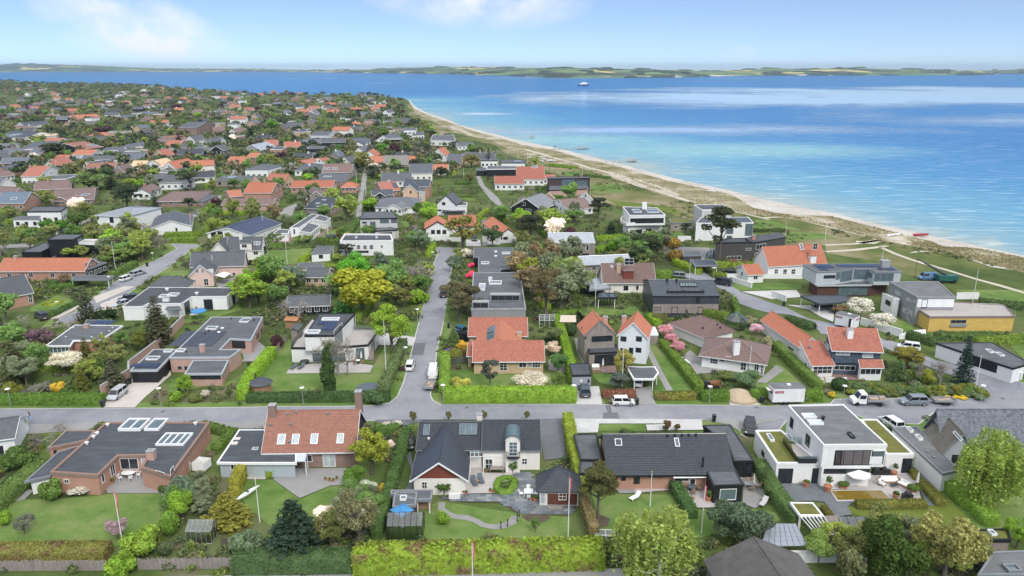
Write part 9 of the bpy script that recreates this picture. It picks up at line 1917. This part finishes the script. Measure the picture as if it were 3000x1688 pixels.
t=thing('rotary_dryer','rotary clothes dryer hung with white sheets by the brick side wall','clothes dryer',P1('A 1600,640',0));b=MB();b.tube([(0,0,0),(0,0,2.1)],.03,6);b.build('pole',GALV,t)
for k in range(4):a=k*1.571+.6;b=MB();c_,s_=1.3*math.cos(a),1.3*math.sin(a);e_,f_=1.3*math.cos(a+1.571),1.3*math.sin(a+1.571);b.poly([(c_,s_,.9),(e_,f_,.9),(e_,f_,2.1),(c_,s_,2.1)]);b.build('sheet',CLOTHW,t)
person('F 300,1300','person in a maroon jacket and pale blue jeans walking on the road',2.9,(.16,.05,.05),(.30,.48,.62));person('S 1434,722','person in dark clothes walking on the beach, west of a pair',1.2,(.03,.03,.04),(.03,.03,.05),stride=.2);person('S 1449,722','person in dark clothes walking on the beach, seaward of a pair',1.2,(.04,.03,.04),(.02,.02,.04),stride=.2)
# piers, boats, crane, ship
DRIFT=mat('bleached_timber',(.33,.32,.31),.15,1,.85)
for sp,lab in(('S 1000,618 1195,618 1240,612','farthest narrow bathing pier'),('S 1420,731 1665,727 1785,722','bathing pier near the two walkers'),('S 1935,856 2170,850 2265,846','bathing pier with a railed platform closest to the camera')):
 q=P(sp,.5);t=thing('bathing_pier',lab,'pier',q[0]);o=q[0];d=(q[1]-q[0]).normalized();n=Vector((-d.y,d.x,0));b=MB();b.ob(q[0]-n*.6,q[1]-q[0],n*1.2,(0,0,.14));b.build('walkway',DRIFT,t,o);b=MB();e=q[2]-q[1];b.ob(q[1]-n*2,e,n*5,(0,0,.16));b.build('platform',DRIFT,t,o)
 L=(q[2]-q[0]).length;k=1.0
 while k<L:
  p=q[0]+d*k
  for s in(-.6,.6):b=MB();b.tube([p+n*s-Vector((0,0,1.6)),p+n*s+Vector((0,0,.1 if k<(q[1]-q[0]).length else 1.1))],.09,5);b.build('pile',DRIFT,t,o)
  k+=4.5
 for s in(-2,3):b=MB();b.ob(q[1]+n*s+Vector((0,0,1.0)),e,(0,.08,0),(0,0,.1));b.build('handrail',DRIFT,t,o);b=MB();b.ob(q[1]+n*s+Vector((0,0,.4)),e,(0,.3,0),(0,0,.1));b.build('bench',DRIFT,t,o)
def boat(sp,yaw,lab,L=4.2,col=(.78,.79,.8),grp='small boats pulled up behind the beach',cover=False,z=.1):
 p=P1(sp,z);t=thing('rowing_boat',lab,'boat',p,grp);t.rotation_euler=(0,0,yaw);b=MB();n=8;sec=[]
 for k in range(n):
  f=k/(n-1);x=(f-.5)*L;w=L*.18*(1-max(0,f-.45)**2*3.1);w=max(.03,w);i=len(b.v);b.v+=[(x,-w,.62+.12*f),(x,-w*.6,.15),(x,0,.02),(x,w*.6,.15),(x,w,.62+.12*f),(x,0,.42 if not cover else.8)];sec.append(i)
 for a,c in zip(sec,sec[1:]):
  for k in range(6):b.f.append((a+k,a+(k+1)%6,c+(k+1)%6,c+k));b.m.append(0)
 b.f+=[tuple(sec[0]+k for k in reversed(range(6))),tuple(sec[-1]+k for k in range(6))];b.m+=[0,0];b.build('hull',PLAIN,t,color=col)
 for x in(-.2,.15):s=MB();s.box((x*L,0,.55),.25,L*.30,.04);s.build('thwart',WOODF,t)
 return t
BP=['S 1200,824','S 1255,842','S 1310,822','S 1325,838','S 1380,850','S 1405,858','S 1265,868','S 1290,860','R 1935,346','R 1975,366','R 2022,394','R 2070,376','R 2112,394','S 412,511','S 450,505','S 508,505','N 1497,45','O 1285,482'];BN=['at the west end of the row by the dunes','behind the low olive scrub','upturned in the upper row','in the middle of the upper row','near the sandy track','at the east end of the row','with its bow towards the village','beside the overturned dinghy','on the far spit, first from the houses','on the far spit, second along','on the far spit near the flagpole','on the far spit at the dune foot','on the far spit by the sand path','in the bend of the beach','beside the boat in the beach bend','nearest the water in the beach bend','lying alone on the dune crest','lying in the sand beside the blowout']
for i,(sp,n)in enumerate(zip(BP,BN)):boat(sp,(.3,2.6,.1,-.2,-.5,.4)[i%6],'small white boat '+n,4.0+(i%3)*.7)
boat('O 1555,478',.1,'bright red motor boat on the open beach',5.2,(.42,.03,.05),None);boat('R 2190,412',.2,'turquoise dinghy on the far dunes',4.5,(.08,.42,.42),None)
t=thing('coastal_ship','white and blue coastal ship out on the bay','ship',P1('S 1725,108',SEA_Z));b=MB();L=38;
for f0,f1,w0,w1 in((0,.12,4.2,5),(.12,.8,5,5),(.8,1,5,.4)):b.poly([(f0*L-L/2,-w0,0),(f1*L-L/2,-w1,0),(f1*L-L/2,-w1,4+2*f1),(f0*L-L/2,-w0,4+2*f0)]);b.poly([(f0*L-L/2,w0,0),(f0*L-L/2,w0,4+2*f0),(f1*L-L/2,w1,4+2*f1),(f1*L-L/2,w1,0)]);b.poly([(f0*L-L/2,-w0,4+2*f0),(f1*L-L/2,-w1,4+2*f1),(f1*L-L/2,w1,4+2*f1),(f0*L-L/2,w0,4+2*f0)])
b.build('hull',mat('ship_navy',(.03,.07,.20),.2,.2,.5),t);b=MB();b.box((1,0,4.5),26,8,3.4);b.build('deckhouse',FRW,t);b=MB();b.box((5,0,7.9),12,7,3);b.build('bridge',FRW,t);b=MB();b.box((-3,0,7.9),4,3,4);b.build('funnel',FRW,t);b=MB();b.tube([(6,0,10.9),(6,0,17)],.25,5);b.build('mast',FRW,t);b=MB();b.tube([(14,0,5.5),(20,0,12)],.3,5);b.build('derrick',FRW,t)
GRN=mat('crane_green',(.02,.11,.09),.15,1,.5);a,e=P1('O 1800,940',0),None;t=thing('mobile_crane','dark telescopic crane with green fittings reaching over the meadow','crane',a);tipz=hit(px('O 1518,704')[0],Vector((a.x,a.y+3,0)),Vector((0,-1,0)));b=MB();b.box((0,0,.6),5,2.4,1.4);b.build('carrier',GRN,t);v=tipz-a;r0_=Vector((0,0,2))
for k,(f0,f1,r)in enumerate(((0,.4,.34),(.4,.72,.27),(.72,1,.20))):b=MB();b.tube([r0_.lerp(v,f0),r0_.lerp(v,f1)],r,6);b.build('boom_section',METALD,t);b=MB();p=r0_.lerp(v,f1);b.tube([p-v*.012,p+v*.012],r+.12,6);b.build('boom_collar',GRN,t)
b=MB();b.tube([v,v-Vector((0,0,6))],.05,4);b.build('cable',METALD,t)
for x in(-1.6,1.6):
 for y in(-1.1,1.1):b=MB();b.tube([(x,y-.2,.5),(x,y+.2,.5)],.5,12);b.build('wheel',RUB,t)
# ------------------------------------------------------------------ the air between here and the far shore
b=MB();b.box((0,10500,-2.5),44000,24400,150);hz=NT('air');v=hz.n('ShaderNodeVolumePrincipled',{'Color':(.66,.83,1.0,1),'Density':.00005});v.inputs['Anisotropy'].default_value=.3
o=hz.n('ShaderNodeOutputMaterial');hz.t.links.new(v.outputs[0],o.inputs['Volume']);tag(b.build('haze',hz.m),None,None,None,'stuff')
print('OBJS',len(bpy.data.objects),'POLYS',sum(len(m.polygons)for m in bpy.data.meshes))
